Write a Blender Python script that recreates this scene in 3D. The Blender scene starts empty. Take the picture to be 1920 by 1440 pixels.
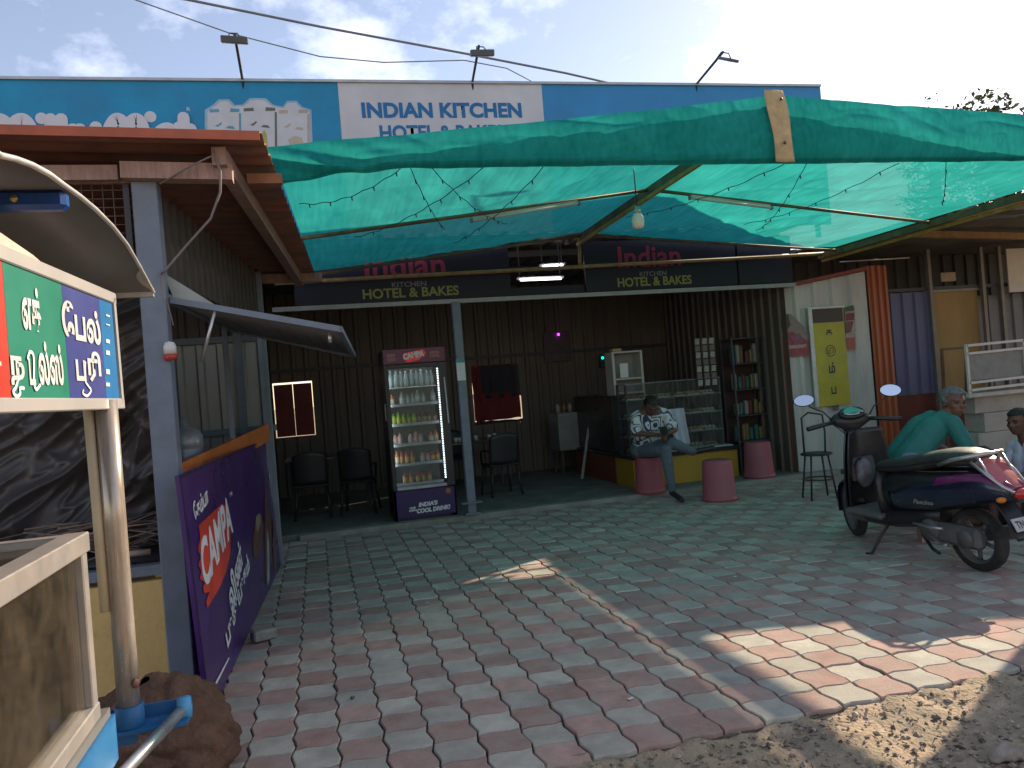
import bpy, bmesh, math, random
from mathutils import Vector, Matrix, noise
random.seed(7)
R = math.radians
scene = bpy.context.scene
COL = scene.collection

# ------------------------------------------------------------------ camera
FPX, ROLL, PITCH, YAW, CAMH = 1420.0, R(4.6), R(0.3), R(14.5), 1.5
CAM = Vector((0, 0, CAMH))
FW = Vector((math.sin(YAW)*math.cos(PITCH), math.cos(YAW)*math.cos(PITCH), math.sin(PITCH)))
_r0 = Vector((math.cos(YAW), -math.sin(YAW), 0)); _u0 = _r0.cross(FW)
RT = _r0*math.cos(ROLL) - _u0*math.sin(ROLL)
UP = _u0*math.cos(ROLL) + _r0*math.sin(ROLL)
cam_data = bpy.data.cameras.new('camera')
cam = bpy.data.objects.new('camera', cam_data); COL.objects.link(cam)
cam_data.sensor_width = 36.0
cam_data.lens = FPX/1920*36.0
cam_data.clip_start = 0.05; cam_data.clip_end = 2000
m3 = Matrix((RT, UP, -FW)).transposed()
cam.matrix_world = Matrix.Translation(CAM) @ m3.to_4x4()
scene.camera = cam

def P(x, y, X=None, Y=None, Z=None):
    """pixel of the 1920x1440 photograph -> world point on a known plane"""
    d = FW + RT*((x-960)/FPX) - UP*((y-720)/FPX)
    if X is not None: t = X/d.x
    elif Y is not None: t = Y/d.y
    else: t = (Z-CAMH)/d.z
    return CAM + d*t

# ------------------------------------------------------------------ sky, sun, exposure
SUN_EL = R(28.0)
SUN_H = Vector((0.876, 0.482, 0)).normalized()
SUN_DIR = Vector((SUN_H.x*math.cos(SUN_EL), SUN_H.y*math.cos(SUN_EL), math.sin(SUN_EL)))
world = bpy.data.worlds.new('World'); scene.world = world; world.use_nodes = True
wn, wl = world.node_tree.nodes, world.node_tree.links
wn.clear()
w_out = wn.new('ShaderNodeOutputWorld'); w_bg = wn.new('ShaderNodeBackground')
w_sky = wn.new('ShaderNodeTexSky'); w_sky.sky_type = 'NISHITA'; w_sky.sun_disc = False
w_sky.sun_elevation = SUN_EL
w_sky.sun_rotation = math.atan2(SUN_H.x, SUN_H.y)
w_sky.altitude = 200; w_sky.air_density = 1.0; w_sky.dust_density = 0.55; w_sky.ozone_density = 1.0
w_bg.inputs['Strength'].default_value = 0.08
# thin broken cloud over the sky
w_tc = wn.new('ShaderNodeTexCoord'); w_map = wn.new('ShaderNodeMapping')
w_map.inputs['Scale'].default_value = (1.0, 1.0, 1.7); w_map.inputs['Location'].default_value = (0.62, 0.3, 0.0)
w_no = wn.new('ShaderNodeTexNoise'); w_no.inputs['Scale'].default_value = 5.5
w_no.inputs['Detail'].default_value = 9; w_no.inputs['Roughness'].default_value = 0.58
w_rp = wn.new('ShaderNodeValToRGB')
w_rp.color_ramp.elements[0].position = 0.52; w_rp.color_ramp.elements[0].color = (0.10, 0.10, 0.10, 1)
w_rp.color_ramp.elements[1].position = 0.70; w_rp.color_ramp.elements[1].color = (1, 1, 1, 1)
w_mx = wn.new('ShaderNodeMix'); w_mx.data_type = 'RGBA'
w_gain = wn.new('ShaderNodeMix'); w_gain.data_type = 'RGBA'; w_gain.blend_type = 'MULTIPLY'
w_gain.inputs[0].default_value = 1.0
w_gain.inputs[7].default_value = (1.1, 1.05, 1.05, 1)
w_add = wn.new('ShaderNodeMix'); w_add.data_type = 'RGBA'; w_add.blend_type = 'ADD'
w_add.inputs[0].default_value = 1.0; w_add.inputs[7].default_value = (3.6, 3.4, 3.5, 1)
wl.new(w_tc.outputs['Generated'], w_map.inputs['Vector']); wl.new(w_map.outputs['Vector'], w_no.inputs['Vector'])
wl.new(w_no.outputs['Fac'], w_rp.inputs['Fac']); wl.new(w_rp.outputs['Color'], w_mx.inputs[0])
w_tint = wn.new('ShaderNodeMix'); w_tint.data_type = 'RGBA'; w_tint.blend_type = 'MULTIPLY'   # summer haze greys the blue
w_tint.inputs[0].default_value = 1.0; w_tint.inputs[7].default_value = (1.08, 0.93, 0.88, 1)
wl.new(w_sky.outputs['Color'], w_tint.inputs[6])
wl.new(w_tint.outputs[2], w_mx.inputs[6]); wl.new(w_tint.outputs[2], w_gain.inputs[6])
wl.new(w_gain.outputs[2], w_add.inputs[6]); wl.new(w_add.outputs[2], w_mx.inputs[7])
wl.new(w_mx.outputs[2], w_bg.inputs['Color']); wl.new(w_bg.outputs['Background'], w_out.inputs['Surface'])

sun_data = bpy.data.lights.new('sun', 'SUN'); sun = bpy.data.objects.new('sun', sun_data); COL.objects.link(sun)
sun_data.energy = 3.2; sun_data.angle = R(0.53); sun_data.color = (1.0, 0.83, 0.63)
sun.rotation_euler = (-SUN_DIR).to_track_quat('-Z', 'Y').to_euler()
sun.location = (8, 5, 12)
vs = scene.view_settings
vs.view_transform = 'Standard'; vs.look = 'None'; vs.gamma = 1.0; vs.use_curve_mapping = False
vs.exposure = 1.45
scene.cycles.max_bounces = 8; scene.cycles.diffuse_bounces = 4; scene.cycles.transparent_max_bounces = 12
scene.cycles.caustics_reflective = False; scene.cycles.caustics_refractive = False
scene.cycles.use_denoising = True
scene.cycles.sample_clamp_indirect = 4.0

# ------------------------------------------------------------------ materials
MATS = {}
def nd(nt, t, **kw):
    n = nt.nodes.new(t)
    for k, v in kw.items(): setattr(n, k, v)
    return n
def mat(name, col, rough=0.6, metal=0.0, var=0.18, scale=6.0, bump=0.0, bscale=60.0, dirt=None, damt=0.5,
        dscale=3.0, spec=0.4, emit=None, estr=0.0, stretch=None, rand=0.0, coat=0.0, obj=False):
    """procedural principled material: base colour with noise, optional dirt patches and bump"""
    if name in MATS: return MATS[name]
    m = bpy.data.materials.new(name); m.use_nodes = True; MATS[name] = m
    nt = m.node_tree; b = nt.nodes['Principled BSDF']
    geo = nd(nt, 'ShaderNodeNewGeometry'); src = geo.outputs['Position']
    if obj: src = nd(nt, 'ShaderNodeTexCoord').outputs['Object']
    if stretch:
        mp = nd(nt, 'ShaderNodeMapping'); mp.inputs['Scale'].default_value = stretch
        nt.links.new(src, mp.inputs['Vector']); src = mp.outputs['Vector']
    no = nd(nt, 'ShaderNodeTexNoise'); no.inputs['Scale'].default_value = scale
    no.inputs['Detail'].default_value = 6; no.inputs['Roughness'].default_value = 0.62
    nt.links.new(src, no.inputs['Vector'])
    rp = nd(nt, 'ShaderNodeValToRGB')
    rp.color_ramp.elements[0].position = 0.28; rp.color_ramp.elements[1].position = 0.72
    lo = [max(0, c*(1-var)) for c in col]; hi = [min(1, c*(1+var)) for c in col]
    rp.color_ramp.elements[0].color = (*lo, 1); rp.color_ramp.elements[1].color = (*hi, 1)
    nt.links.new(no.outputs['Fac'], rp.inputs['Fac']); out = rp.outputs['Color']
    if rand > 0:
        hs = nd(nt, 'ShaderNodeHueSaturation'); ad = nd(nt, 'ShaderNodeMath', operation='ADD')
        oi = nd(nt, 'ShaderNodeObjectInfo')
        nt.links.new(oi.outputs['Random'], ad.inputs[0]); nt.links.new(geo.outputs['Random Per Island'], ad.inputs[1])
        fr = nd(nt, 'ShaderNodeMath', operation='FRACT'); nt.links.new(ad.outputs[0], fr.inputs[0])
        mr = nd(nt, 'ShaderNodeMapRange'); mr.inputs[3].default_value = 1-rand; mr.inputs[4].default_value = 1+rand
        nt.links.new(fr.outputs[0], mr.inputs[0]); nt.links.new(mr.outputs[0], hs.inputs['Value'])
        nt.links.new(out, hs.inputs['Color']); out = hs.outputs['Color']
    if dirt:
        n2 = nd(nt, 'ShaderNodeTexNoise'); n2.inputs['Scale'].default_value = dscale
        n2.inputs['Detail'].default_value = 8; n2.inputs['Roughness'].default_value = 0.7
        nt.links.new(src, n2.inputs['Vector'])
        r2 = nd(nt, 'ShaderNodeValToRGB'); r2.color_ramp.elements[0].position = 0.42; r2.color_ramp.elements[1].position = 0.68
        r2.color_ramp.elements[0].color = (0, 0, 0, 1); r2.color_ramp.elements[1].color = (damt, damt, damt, 1)
        nt.links.new(n2.outputs['Fac'], r2.inputs['Fac'])
        mx = nd(nt, 'ShaderNodeMix', data_type='RGBA')
        nt.links.new(r2.outputs['Color'], mx.inputs[0]); nt.links.new(out, mx.inputs[6]); mx.inputs[7].default_value = (*dirt, 1)
        out = mx.outputs[2]
    nt.links.new(out, b.inputs['Base Color'])
    rr = nd(nt, 'ShaderNodeMapRange'); rr.inputs[3].default_value = max(0.02, rough-0.12); rr.inputs[4].default_value = min(1, rough+0.12)
    nt.links.new(no.outputs['Fac'], rr.inputs[0]); nt.links.new(rr.outputs[0], b.inputs['Roughness'])
    b.inputs['Metallic'].default_value = metal; b.inputs['Specular IOR Level'].default_value = spec
    if coat: b.inputs['Coat Weight'].default_value = coat; b.inputs['Coat Roughness'].default_value = 0.08
    if bump > 0:
        n3 = nd(nt, 'ShaderNodeTexNoise'); n3.inputs['Scale'].default_value = bscale; n3.inputs['Detail'].default_value = 5
        nt.links.new(src, n3.inputs['Vector'])
        bp = nd(nt, 'ShaderNodeBump'); bp.inputs['Strength'].default_value = bump; bp.inputs['Distance'].default_value = 0.01
        nt.links.new(n3.outputs['Fac'], bp.inputs['Height']); nt.links.new(bp.outputs['Normal'], b.inputs['Normal'])
    if emit:
        b.inputs['Emission Color'].default_value = (*emit, 1); b.inputs['Emission Strength'].default_value = estr
    return m
def glass_mat(name, tint=(0.9, 0.95, 0.94), fac=0.12, rough=0.05, dust=(0.5, 0.48, 0.44)):
    if name in MATS: return MATS[name]
    m = bpy.data.materials.new(name); m.use_nodes = True; MATS[name] = m
    nt = m.node_tree; nt.nodes.clear()
    o = nd(nt, 'ShaderNodeOutputMaterial'); t = nd(nt, 'ShaderNodeBsdfTransparent'); g = nd(nt, 'ShaderNodeBsdfGlossy')
    d = nd(nt, 'ShaderNodeBsdfDiffuse'); mx = nd(nt, 'ShaderNodeMixShader'); m2 = nd(nt, 'ShaderNodeMixShader')
    t.inputs['Color'].default_value = (*tint, 1); g.inputs['Roughness'].default_value = rough
    d.inputs['Color'].default_value = (*dust, 1)
    lw = nd(nt, 'ShaderNodeLayerWeight'); lw.inputs['Blend'].default_value = 0.16
    no = nd(nt, 'ShaderNodeTexNoise'); no.inputs['Scale'].default_value = 7; no.inputs['Detail'].default_value = 12; no.inputs['Roughness'].default_value = 0.72
    mr = nd(nt, 'ShaderNodeMapRange'); mr.inputs[1].default_value = 0.4; mr.inputs[2].default_value = 0.8; mr.inputs[3].default_value = fac*0.4; mr.inputs[4].default_value = fac*2
    geo = nd(nt, 'ShaderNodeNewGeometry'); nt.links.new(geo.outputs['Position'], no.inputs['Vector'])
    nt.links.new(no.outputs['Fac'], mr.inputs[0])
    nt.links.new(mr.outputs[0], mx.inputs[0]); nt.links.new(t.outputs[0], mx.inputs[1]); nt.links.new(d.outputs[0], mx.inputs[2])
    nt.links.new(lw.outputs['Fresnel'], m2.inputs[0]); nt.links.new(mx.outputs[0], m2.inputs[1]); nt.links.new(g.outputs[0], m2.inputs[2])
    nt.links.new(m2.outputs[0], o.inputs['Surface'])
    return m

# ------------------------------------------------------------------ mesh helpers
class MB:
    def __init__(s): s.v = []; s.f = []; s.mi = []; s.sm = []; s.M = None
    def add(s, vs_, fs, mi=0, sm=False, M=None):
        o = len(s.v); T = M if M is not None else s.M
        for p in vs_:
            p = Vector(p); s.v.append(T @ p if T is not None else p)
        for f in fs: s.f.append([o+i for i in f]); s.mi.append(mi); s.sm.append(sm)
        return s
    def box(s, c, d, rot=None, bev=0.0, mi=0, M=None):
        c = Vector(c); h = [x/2 for x in d]
        T = Matrix.Translation(c)
        if rot is not None: T = T @ (rot.to_4x4() if isinstance(rot, Matrix) else Matrix.Rotation(rot[2], 4, 'Z') @ Matrix.Rotation(rot[1], 4, 'Y') @ Matrix.Rotation(rot[0], 4, 'X'))
        if M is None: M = s.M
        if M is not None: T = M @ T
        if bev <= 0:
            vs_ = [(sx*h[0], sy*h[1], sz*h[2]) for sz in (-1, 1) for sy in (-1, 1) for sx in (-1, 1)]
            fs = [(0,2,3,1),(4,5,7,6),(0,1,5,4),(2,6,7,3),(0,4,6,2),(1,3,7,5)]
            return s.add(vs_, fs, mi, False, T)
        b = min(bev, min(h)*0.9); vs_ = []; ix = {}
        for sx in (-1, 1):
            for sy in (-1, 1):
                for sz in (-1, 1):
                    for ax in range(3):
                        p = [sx*(h[0]-b), sy*(h[1]-b), sz*(h[2]-b)]
                        p[ax] = (sx, sy, sz)[ax]*h[ax]
                        ix[(sx, sy, sz, ax)] = len(vs_); vs_.append(p)
        fs = []
        for ax in range(3):
            for sg in (-1, 1):
                o1, o2 = [a for a in range(3) if a != ax]
                q = []
                for a, c2 in ((-1,-1),(1,-1),(1,1),(-1,1)):
                    k = [0,0,0]; k[ax] = sg; k[o1] = a; k[o2] = c2; q.append(ix[(*k, ax)])
                flip = (sg > 0) == (ax == 1)
                fs.append(q[::-1] if flip else q)
        for ax in range(3):
            o1, o2 = [a for a in range(3) if a != ax]
            for a in (-1, 1):
                for c2 in (-1, 1):
                    k0 = [0,0,0]; k0[ax] = -1; k0[o1] = a; k0[o2] = c2
                    k1 = list(k0); k1[ax] = 1
                    fs.append([ix[(*k0, o1)], ix[(*k1, o1)], ix[(*k1, o2)], ix[(*k0, o2)]])
        for sx in (-1, 1):
            for sy in (-1, 1):
                for sz in (-1, 1): fs.append([ix[(sx, sy, sz, a)] for a in range(3)])
        return s.add(vs_, fs, mi, False, T)
    def bar(s, a, b, w, h=None, mi=0, bev=0.0, up=(0, 0, 1)):
        """box section bar from a to b (world), w across, h along up"""
        a, b = Vector(a), Vector(b); h = w if h is None else h
        d = b-a; y = d.normalized(); x = y.cross(Vector(up))
        if x.length < 1e-4: x = y.cross(Vector((1, 0, 0)))
        x.normalize(); z = x.cross(y)
        m = Matrix((x, y, z)).transposed().to_4x4(); m.translation = (a+b)/2
        return s.box((0, 0, 0), (w, d.length, h), None, bev, mi, m if s.M is None else s.M @ m)
    def tube(s, pts, r, n=8, mi=0, cap=True, closed=False, sm=True):
        pts = [Vector(p) for p in pts]; k = len(pts)
        rs = r if isinstance(r, (list, tuple)) else [r]*k
        vs_ = []; prev = None
        for i, p in enumerate(pts):
            if closed: t = pts[(i+1) % k]-pts[i-1]
            else: t = pts[min(i+1, k-1)]-pts[max(i-1, 0)]
            if t.length < 1e-9: t = Vector((0, 0, 1))
            t.normalize()
            if prev is None:
                a = t.cross(Vector((0, 0, 1)))
                if a.length < 1e-3: a = t.cross(Vector((1, 0, 0)))
            else:
                a = prev-t*prev.dot(t)
                if a.length < 1e-4: a = t.cross(Vector((1, 0, 0)))
            a.normalize(); prev = a; bb = t.cross(a)
            for j in range(n):
                an = 2*math.pi*j/n
                vs_.append(p+(a*math.cos(an)+bb*math.sin(an))*rs[i])
        fs = []
        for i in range(k if closed else k-1):
            for j in range(n):
                i2 = (i+1) % k
                fs.append((i*n+j, i*n+(j+1) % n, i2*n+(j+1) % n, i2*n+j))
        s.add(vs_, fs, mi, sm)
        if cap and not closed:
            s.f.append([len(s.v)-k*n+j for j in range(n)][::-1]); s.mi.append(mi); s.sm.append(False)
            s.f.append([len(s.v)-n+j for j in range(n)]); s.mi.append(mi); s.sm.append(False)
        return s
    def lathe(s, prof, n=20, M=None, mi=0, sm=True, cap=True):
        vs_ = []; fs = []
        for (r, z) in prof:
            for j in range(n):
                a = 2*math.pi*j/n; vs_.append((r*math.cos(a), r*math.sin(a), z))
        k = len(prof)
        for i in range(k-1):
            for j in range(n): fs.append((i*n+j, i*n+(j+1) % n, (i+1)*n+(j+1) % n, (i+1)*n+j))
        s.add(vs_, fs, mi, sm, M)
        if cap:
            o = len(s.v)-k*n
            if prof[0][0] > 1e-4: s.f.append([o+j for j in range(n)][::-1]); s.mi.append(mi); s.sm.append(False)
            if prof[-1][0] > 1e-4: s.f.append([o+(k-1)*n+j for j in range(n)]); s.mi.append(mi); s.sm.append(False)
        return s
    def grid(s, nu, nv, fn, mi=0, sm=True):
        vs_ = [fn(i/nu, j/nv) for j in range(nv+1) for i in range(nu+1)]
        fs = [(j*(nu+1)+i, j*(nu+1)+i+1, (j+1)*(nu+1)+i+1, (j+1)*(nu+1)+i) for j in range(nv) for i in range(nu)]
        return s.add(vs_, fs, mi, sm)
    def loft(s, rings, mi=0, sm=True, cap=True):
        n = len(rings[0]); vs_ = [p for r in rings for p in r]; fs = []
        for i in range(len(rings)-1):
            for j in range(n): fs.append((i*n+j, i*n+(j+1) % n, (i+1)*n+(j+1) % n, (i+1)*n+j))
        s.add(vs_, fs, mi, sm)
        if cap:
            o = len(s.v)-len(vs_)
            s.f.append([o+j for j in range(n)][::-1]); s.mi.append(mi); s.sm.append(False)
            s.f.append([o+len(vs_)-n+j for j in range(n)]); s.mi.append(mi); s.sm.append(False)
        return s
    def prism(s, poly, d, M=None, mi=0):
        """flat polygon (2-D points) extruded d along +z of M"""
        n = len(poly)
        vs_ = [(p[0], p[1], 0) for p in poly]+[(p[0], p[1], d) for p in poly]
        fs = [list(range(n))[::-1], [n+i for i in range(n)]]+[(i, (i+1) % n, n+(i+1) % n, n+i) for i in range(n)]
        return s.add(vs_, fs, mi, False, M)
    def corr(s, o, u, w, nvec, L, H, pitch=0.2, depth=0.03, mi=0, flat=0.55):
        """trapezoid corrugated sheet: origin o, ribs stacked along u (length L), running along w (length H), proud along nvec"""
        o, u, w, nvec = Vector(o), Vector(u).normalized(), Vector(w), Vector(nvec).normalized()
        wv = w.normalized()*H; pts = []; x = 0.0
        while x < L:
            for (a, b) in ((0, 0), (flat, 0), (flat+0.1, 1), (0.9, 1)):
                xx = x+a*pitch
                if xx <= L: pts.append((xx, b*depth))
            x += pitch
        pts.append((L, 0))
        vs_ = []
        for (xx, dd) in pts:
            p = o+u*xx+nvec*dd; vs_.append(p); vs_.append(p+wv)
        fs = [(2*i, 2*i+2, 2*i+3, 2*i+1) for i in range(len(pts)-1)]
        return s.add(vs_, fs, mi, False)
    def build(s, name, mats, parent=None, loc=None, solid=0.0):
        me = bpy.data.meshes.new(name); me.from_pydata([tuple(p) for p in s.v], [], s.f)
        if not isinstance(mats, (list, tuple)): mats = [mats]
        for m in mats: me.materials.append(m)
        me.polygons.foreach_set('material_index', s.mi); me.polygons.foreach_set('use_smooth', s.sm)
        me.update()
        ob = bpy.data.objects.new(name, me); COL.objects.link(ob)
        if loc is not None: ob.location = loc
        if parent is not None:
            ob.parent = parent
            if loc is None: ob.matrix_parent_inverse = world_inv(parent)
        if solid:
            md = ob.modifiers.new('thickness', 'SOLIDIFY'); md.thickness = solid; md.offset = 0
        return ob

def world_mat(o):
    m = o.matrix_basis.copy()
    if o.parent is not None: m = world_mat(o.parent) @ o.matrix_parent_inverse @ m
    return m
def world_inv(o): return world_mat(o).inverted()
def tag(o, label=None, cat=None, group=None, kind=None):
    if label: o['label'] = label
    if cat: o['category'] = cat
    if group: o['group'] = group
    if kind: o['kind'] = kind
    return o
def thing(name, label, cat, loc=(0, 0, 0), group=None):
    o = bpy.data.objects.new(name, None); COL.objects.link(o); o.location = loc
    o.empty_display_size = 0.1
    return tag(o, label, cat, group)
def copy_tree(o, parent=None):
    c = o.copy(); COL.objects.link(c); c.parent = parent
    for ch in o.children: copy_tree(ch, c)
    return c
def frame(o, x, y):
    x = Vector(x).normalized(); y = Vector(y); y = (y-x*y.dot(x)).normalized(); z = x.cross(y)
    m = Matrix((x, y, z)).transposed().to_4x4(); m.translation = Vector(o); return m
def text_mesh(body, size, bold=0.0, align='CENTER', space=1.0, shear=0.0):
    c = bpy.data.curves.new('txt', 'FONT'); c.body = body; c.size = size; c.align_x = align
    c.offset = bold; c.space_character = space; c.shear = shear; c.resolution_u = 4
    o = bpy.data.objects.new('txt', c); COL.objects.link(o)
    dg = bpy.context.evaluated_depsgraph_get()
    me = bpy.data.meshes.new_from_object(o.evaluated_get(dg)); bpy.data.objects.remove(o); bpy.data.curves.remove(c)
    return me
def text(name, body, size, m, M, parent, bold=0.0, align='CENTER', space=1.0, shear=0.0, fit=None):
    """lettering laid on a surface: M maps text x,y to the world; fit=(width, height) scales the glyph box"""
    me = text_mesh(body, size, bold, align, space, shear)
    me.name = name
    if fit and len(me.vertices):
        xs = [v.co.x for v in me.vertices]; ys = [v.co.y for v in me.vertices]
        sx = fit[0]/(max(xs)-min(xs)); sy = fit[1]/(max(ys)-min(ys)); cx = (max(xs)+min(xs))/2; cy = (max(ys)+min(ys))/2
        for v in me.vertices: v.co.x = (v.co.x-cx)*sx; v.co.y = (v.co.y-cy)*sy
    for v in me.vertices: v.co = M @ v.co
    me.materials.clear(); me.materials.append(m); me.update()
    o = bpy.data.objects.new(name, me); COL.objects.link(o)
    o.parent = parent; o.matrix_parent_inverse = world_inv(parent)
    return o
def stroke2d(mb, pts, w, M, mi=0, n=None):
    """flat ribbon along a smooth 2-D path (lettering strokes), rounded ends"""
    pts = [Vector((p[0], p[1], 0)) for p in pts]
    fine = []
    for i in range(len(pts)-1):
        p0 = pts[max(i-1, 0)]; p1 = pts[i]; p2 = pts[i+1]; p3 = pts[min(i+2, len(pts)-1)]
        for k in range(6):
            t = k/6
            fine.append(0.5*((2*p1)+(p2-p0)*t+(2*p0-5*p1+4*p2-p3)*t*t+(3*p1-p0-3*p2+p3)*t*t*t))
    fine.append(pts[-1]); L = []; Rr = []
    for i, p in enumerate(fine):
        t = (fine[min(i+1, len(fine)-1)]-fine[max(i-1, 0)]).normalized(); nn = Vector((-t.y, t.x, 0))*w/2
        L.append(p+nn); Rr.append(p-nn)
    k = len(fine)
    mb.add(L+Rr, [(k+i, k+i+1, i+1, i) for i in range(k-1)], mi, False, M)
    for p in (fine[0], fine[-1]):
        c = [p+Vector((math.cos(a*math.pi/5), math.sin(a*math.pi/5), 0))*w/2 for a in range(10)]
        mb.add(c, [list(range(10))], mi, False, M @ Matrix.Translation((0, 0, 0.0008)))
def blob(mb, c, r, seed=0, amp=0.15, fr=2.0, nu=14, nv=10, mi=0, M=None):
    """lumpy closed ellipsoid"""
    c = Vector(c); vs_ = []; fs = []
    for j in range(1, nv):
        th = math.pi*j/nv
        for i in range(nu):
            ph = 2*math.pi*i/nu
            d = Vector((math.sin(th)*math.cos(ph), math.sin(th)*math.sin(ph), math.cos(th)))
            k = 1+amp*noise.noise(d*fr+Vector((seed*7.3, seed*1.7, seed)))*1.6
            vs_.append(c+Vector((d.x*r[0], d.y*r[1], d.z*r[2]))*k)
    top = len(vs_); vs_.append(c+Vector((0, 0, r[2]))); bot = len(vs_); vs_.append(c-Vector((0, 0, r[2])))
    for j in range(nv-2):
        for i in range(nu): fs.append((j*nu+i, (j+1)*nu+i, (j+1)*nu+(i+1) % nu, j*nu+(i+1) % nu))
    for i in range(nu): fs.append((top, i, (i+1) % nu)); fs.append((bot, (nv-2)*nu+(i+1) % nu, (nv-2)*nu+i))
    mb.add(vs_, fs, mi, True, M)
def catenary(a, b, sag, n=16):
    a, b = Vector(a), Vector(b)
    return [a.lerp(b, i/n)-Vector((0, 0, sag*4*(i/n)*(1-i/n))) for i in range(n+1)]

# ================================================================== GROUND
def axis(lo, hi, dense_lo, dense_hi, step, coarse):
    xs = []; x = lo
    while x < dense_lo: xs.append(x); x += coarse
    x = dense_lo
    while x < dense_hi: xs.append(x); x += step
    x = dense_hi
    while x <= hi: xs.append(x); x += coarse
    return xs
DIRT = mat('dirt', (0.40, 0.30, 0.205), 0.95, var=0.30, scale=9, bump=1.0, bscale=60, dirt=(0.20, 0.19, 0.135), damt=0.75, dscale=5, spec=0.15)
gx = [-400, -150, -60, -25]+axis(-12, 16, 0.2, 5.2, 0.03, 0.8)+[25, 60, 150, 400]
gy = [-300, -80, -20]+axis(-6, 20, 1.6, 3.2, 0.03, 0.8)+[30, 60, 150, 400]
def gz(x, y):
    z = -0.030
    if y > 2.95 and x > -6: z = -0.075
    elif 0 < x < 5.4 and 1.5 < y <= 2.95:
        z += 0.018*noise.noise(Vector((x*3, y*3, 0)))+0.014*noise.noise(Vector((x*12, y*12, 3)))+0.011*noise.noise(Vector((x*31, y*31, 5)))
        if y > 2.8: z += 0.012*noise.noise(Vector((x*8, 1.0, 9)))+0.01
    return z
g = MB()
g.add([(x, y, gz(x, y)) for y in gy for x in gx],
      [(j*len(gx)+i, j*len(gx)+i+1, (j+1)*len(gx)+i+1, (j+1)*len(gx)+i) for j in range(len(gy)-1) for i in range(len(gx)-1)], 0, True)
ground = g.build('ground', DIRT); tag(ground, kind='structure')

# gravel and litter lying on the dirt (nobody could count it)
g = MB(); rg = random.Random(3)
for k in range(4200):
    x = rg.uniform(0.8, 5.0); y = rg.uniform(1.9, 2.86); s = rg.choice((0.004, 0.005, 0.006, 0.008, 0.011, 0.016))*rg.uniform(0.7, 1.3)
    q = rg.uniform(0, 6.28); z = gz(x, y)
    M = Matrix.Translation((x, y, z+s*0.25)) @ Matrix.Rotation(q, 4, 'Z') @ Matrix.Rotation(rg.uniform(-.3, .3), 4, 'X')
    a, b, c = s*rg.uniform(0.8, 1.5), s*rg.uniform(0.6, 1.1), s*rg.uniform(0.4, 0.8)
    g.add([(a, 0, 0), (0, b, 0.1*c), (-a*.9, 0, 0), (0, -b, -.1*c), (0.1*a, 0, c), (0, 0.1*b, -c)],
          [(0,1,4),(1,2,4),(2,3,4),(3,0,4),(1,0,5),(2,1,5),(3,2,5),(0,3,5)], rg.choice((0, 0, 1)), False, M)
for k in range(160):
    x = rg.uniform(0.9, 4.8); y = rg.uniform(2.0, 2.9); L = rg.uniform(0.015, 0.05); q = rg.uniform(0, 3.14)
    z = gz(x, y)+0.005; d = Vector((math.cos(q), math.sin(q), rg.uniform(-.1, .1)))*L/2
    g.tube([Vector((x, y, z))-d, Vector((x, y, z))+d], rg.uniform(0.0012, 0.003), 4, 1)
gravel = g.build('gravel', [mat('gravel_stone', (0.32, 0.26, 0.20), 0.9, var=0.35, scale=30, rand=0.35), mat('gravel_dark', (0.15, 0.12, 0.09), 0.9, rand=0.4)])
tag(gravel, 'loose grit and twigs scattered over the bare dirt in the foreground', 'gravel', kind='stuff')
STONE = mat('stone', (0.30, 0.25, 0.21), 0.9, var=0.3, scale=14, bump=0.5, bscale=50)
g = MB(); p = P(1885, 1412, Z=0.0); blob(g, (p.x, p.y, -0.005), (0.052, 0.036, 0.034), 4, 0.35, 1.7)
tag(g.build('stone', STONE), 'fist sized grey stone lying on the dirt in the bottom right corner', 'stone')
g = MB(); p = P(495, 1198, Z=0.0); g.box((p.x, p.y, 0.035), (0.15, 0.11, 0.07), (0.05, 0.03, 0.35), 0.012)
tag(g.build('concrete_chunk', mat('chunk', (0.26, 0.25, 0.22), 0.9, var=0.3, scale=20, bump=0.5)), 'broken grey concrete block on the pavers at the foot of the purple poster', 'block')

# ================================================================== PAVING
PITCH_P, X0, Y0 = 0.195, -0.02, 2.885
GREY = mat('paver_grey', (0.44, 0.41, 0.345), 0.85, var=0.2, scale=7, bump=0.35, bscale=120, dirt=(0.29, 0.265, 0.225), damt=0.7, dscale=2.3, rand=0.14, spec=0.2)
RED = mat('paver_red', (0.40, 0.255, 0.215), 0.85, var=0.24, scale=9, bump=0.35, bscale=120, dirt=(0.36, 0.30, 0.25), damt=0.9, dscale=5.5, rand=0.2, spec=0.2)
def block_pts(ins, z, amp=0.0095):
    s = PITCH_P; pts = []
    c = [(0, 0), (1, 0), (1, 1), (0, 1)]
    for k in range(4):
        a = Vector(c[k]); b = Vector(c[(k+1) % 4])
        for t in (0, .25, .5, .75):
            q = a.lerp(b, t); tt = t if k in (0, 1) else 1-t
            off = amp*math.sin(2*math.pi*tt)
            x, y = q.x*s, q.y*s
            if k in (0, 2): y += off
            else: x += off
            pts.append((x, y))
    cx = s/2
    out = []
    for (x, y) in pts:
        f = 1-ins/(s/2)
        out.append(((x-cx)*(f-0.022), (y-cx)*f, z))
    return out
def block_geo():
    top = block_pts(0.0065, 0.0); rim = block_pts(0.0022, -0.005); low = block_pts(0.002, -0.03)
    vs_ = top+rim+low; fs = [list(range(16))]
    for i in range(16):
        j = (i+1) % 16
        fs.append((16+i, 16+j, j, i)); fs.append((32+i, 32+j, 16+j, 16+i))
    return vs_, fs
bv, bf = block_geo()
meshes = {}
for nm, m in (('g', GREY), ('r', RED)):
    me = bpy.data.meshes.new('paving_block'); me.from_pydata(bv, [], bf); me.materials.append(m); meshes[nm] = me
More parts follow.
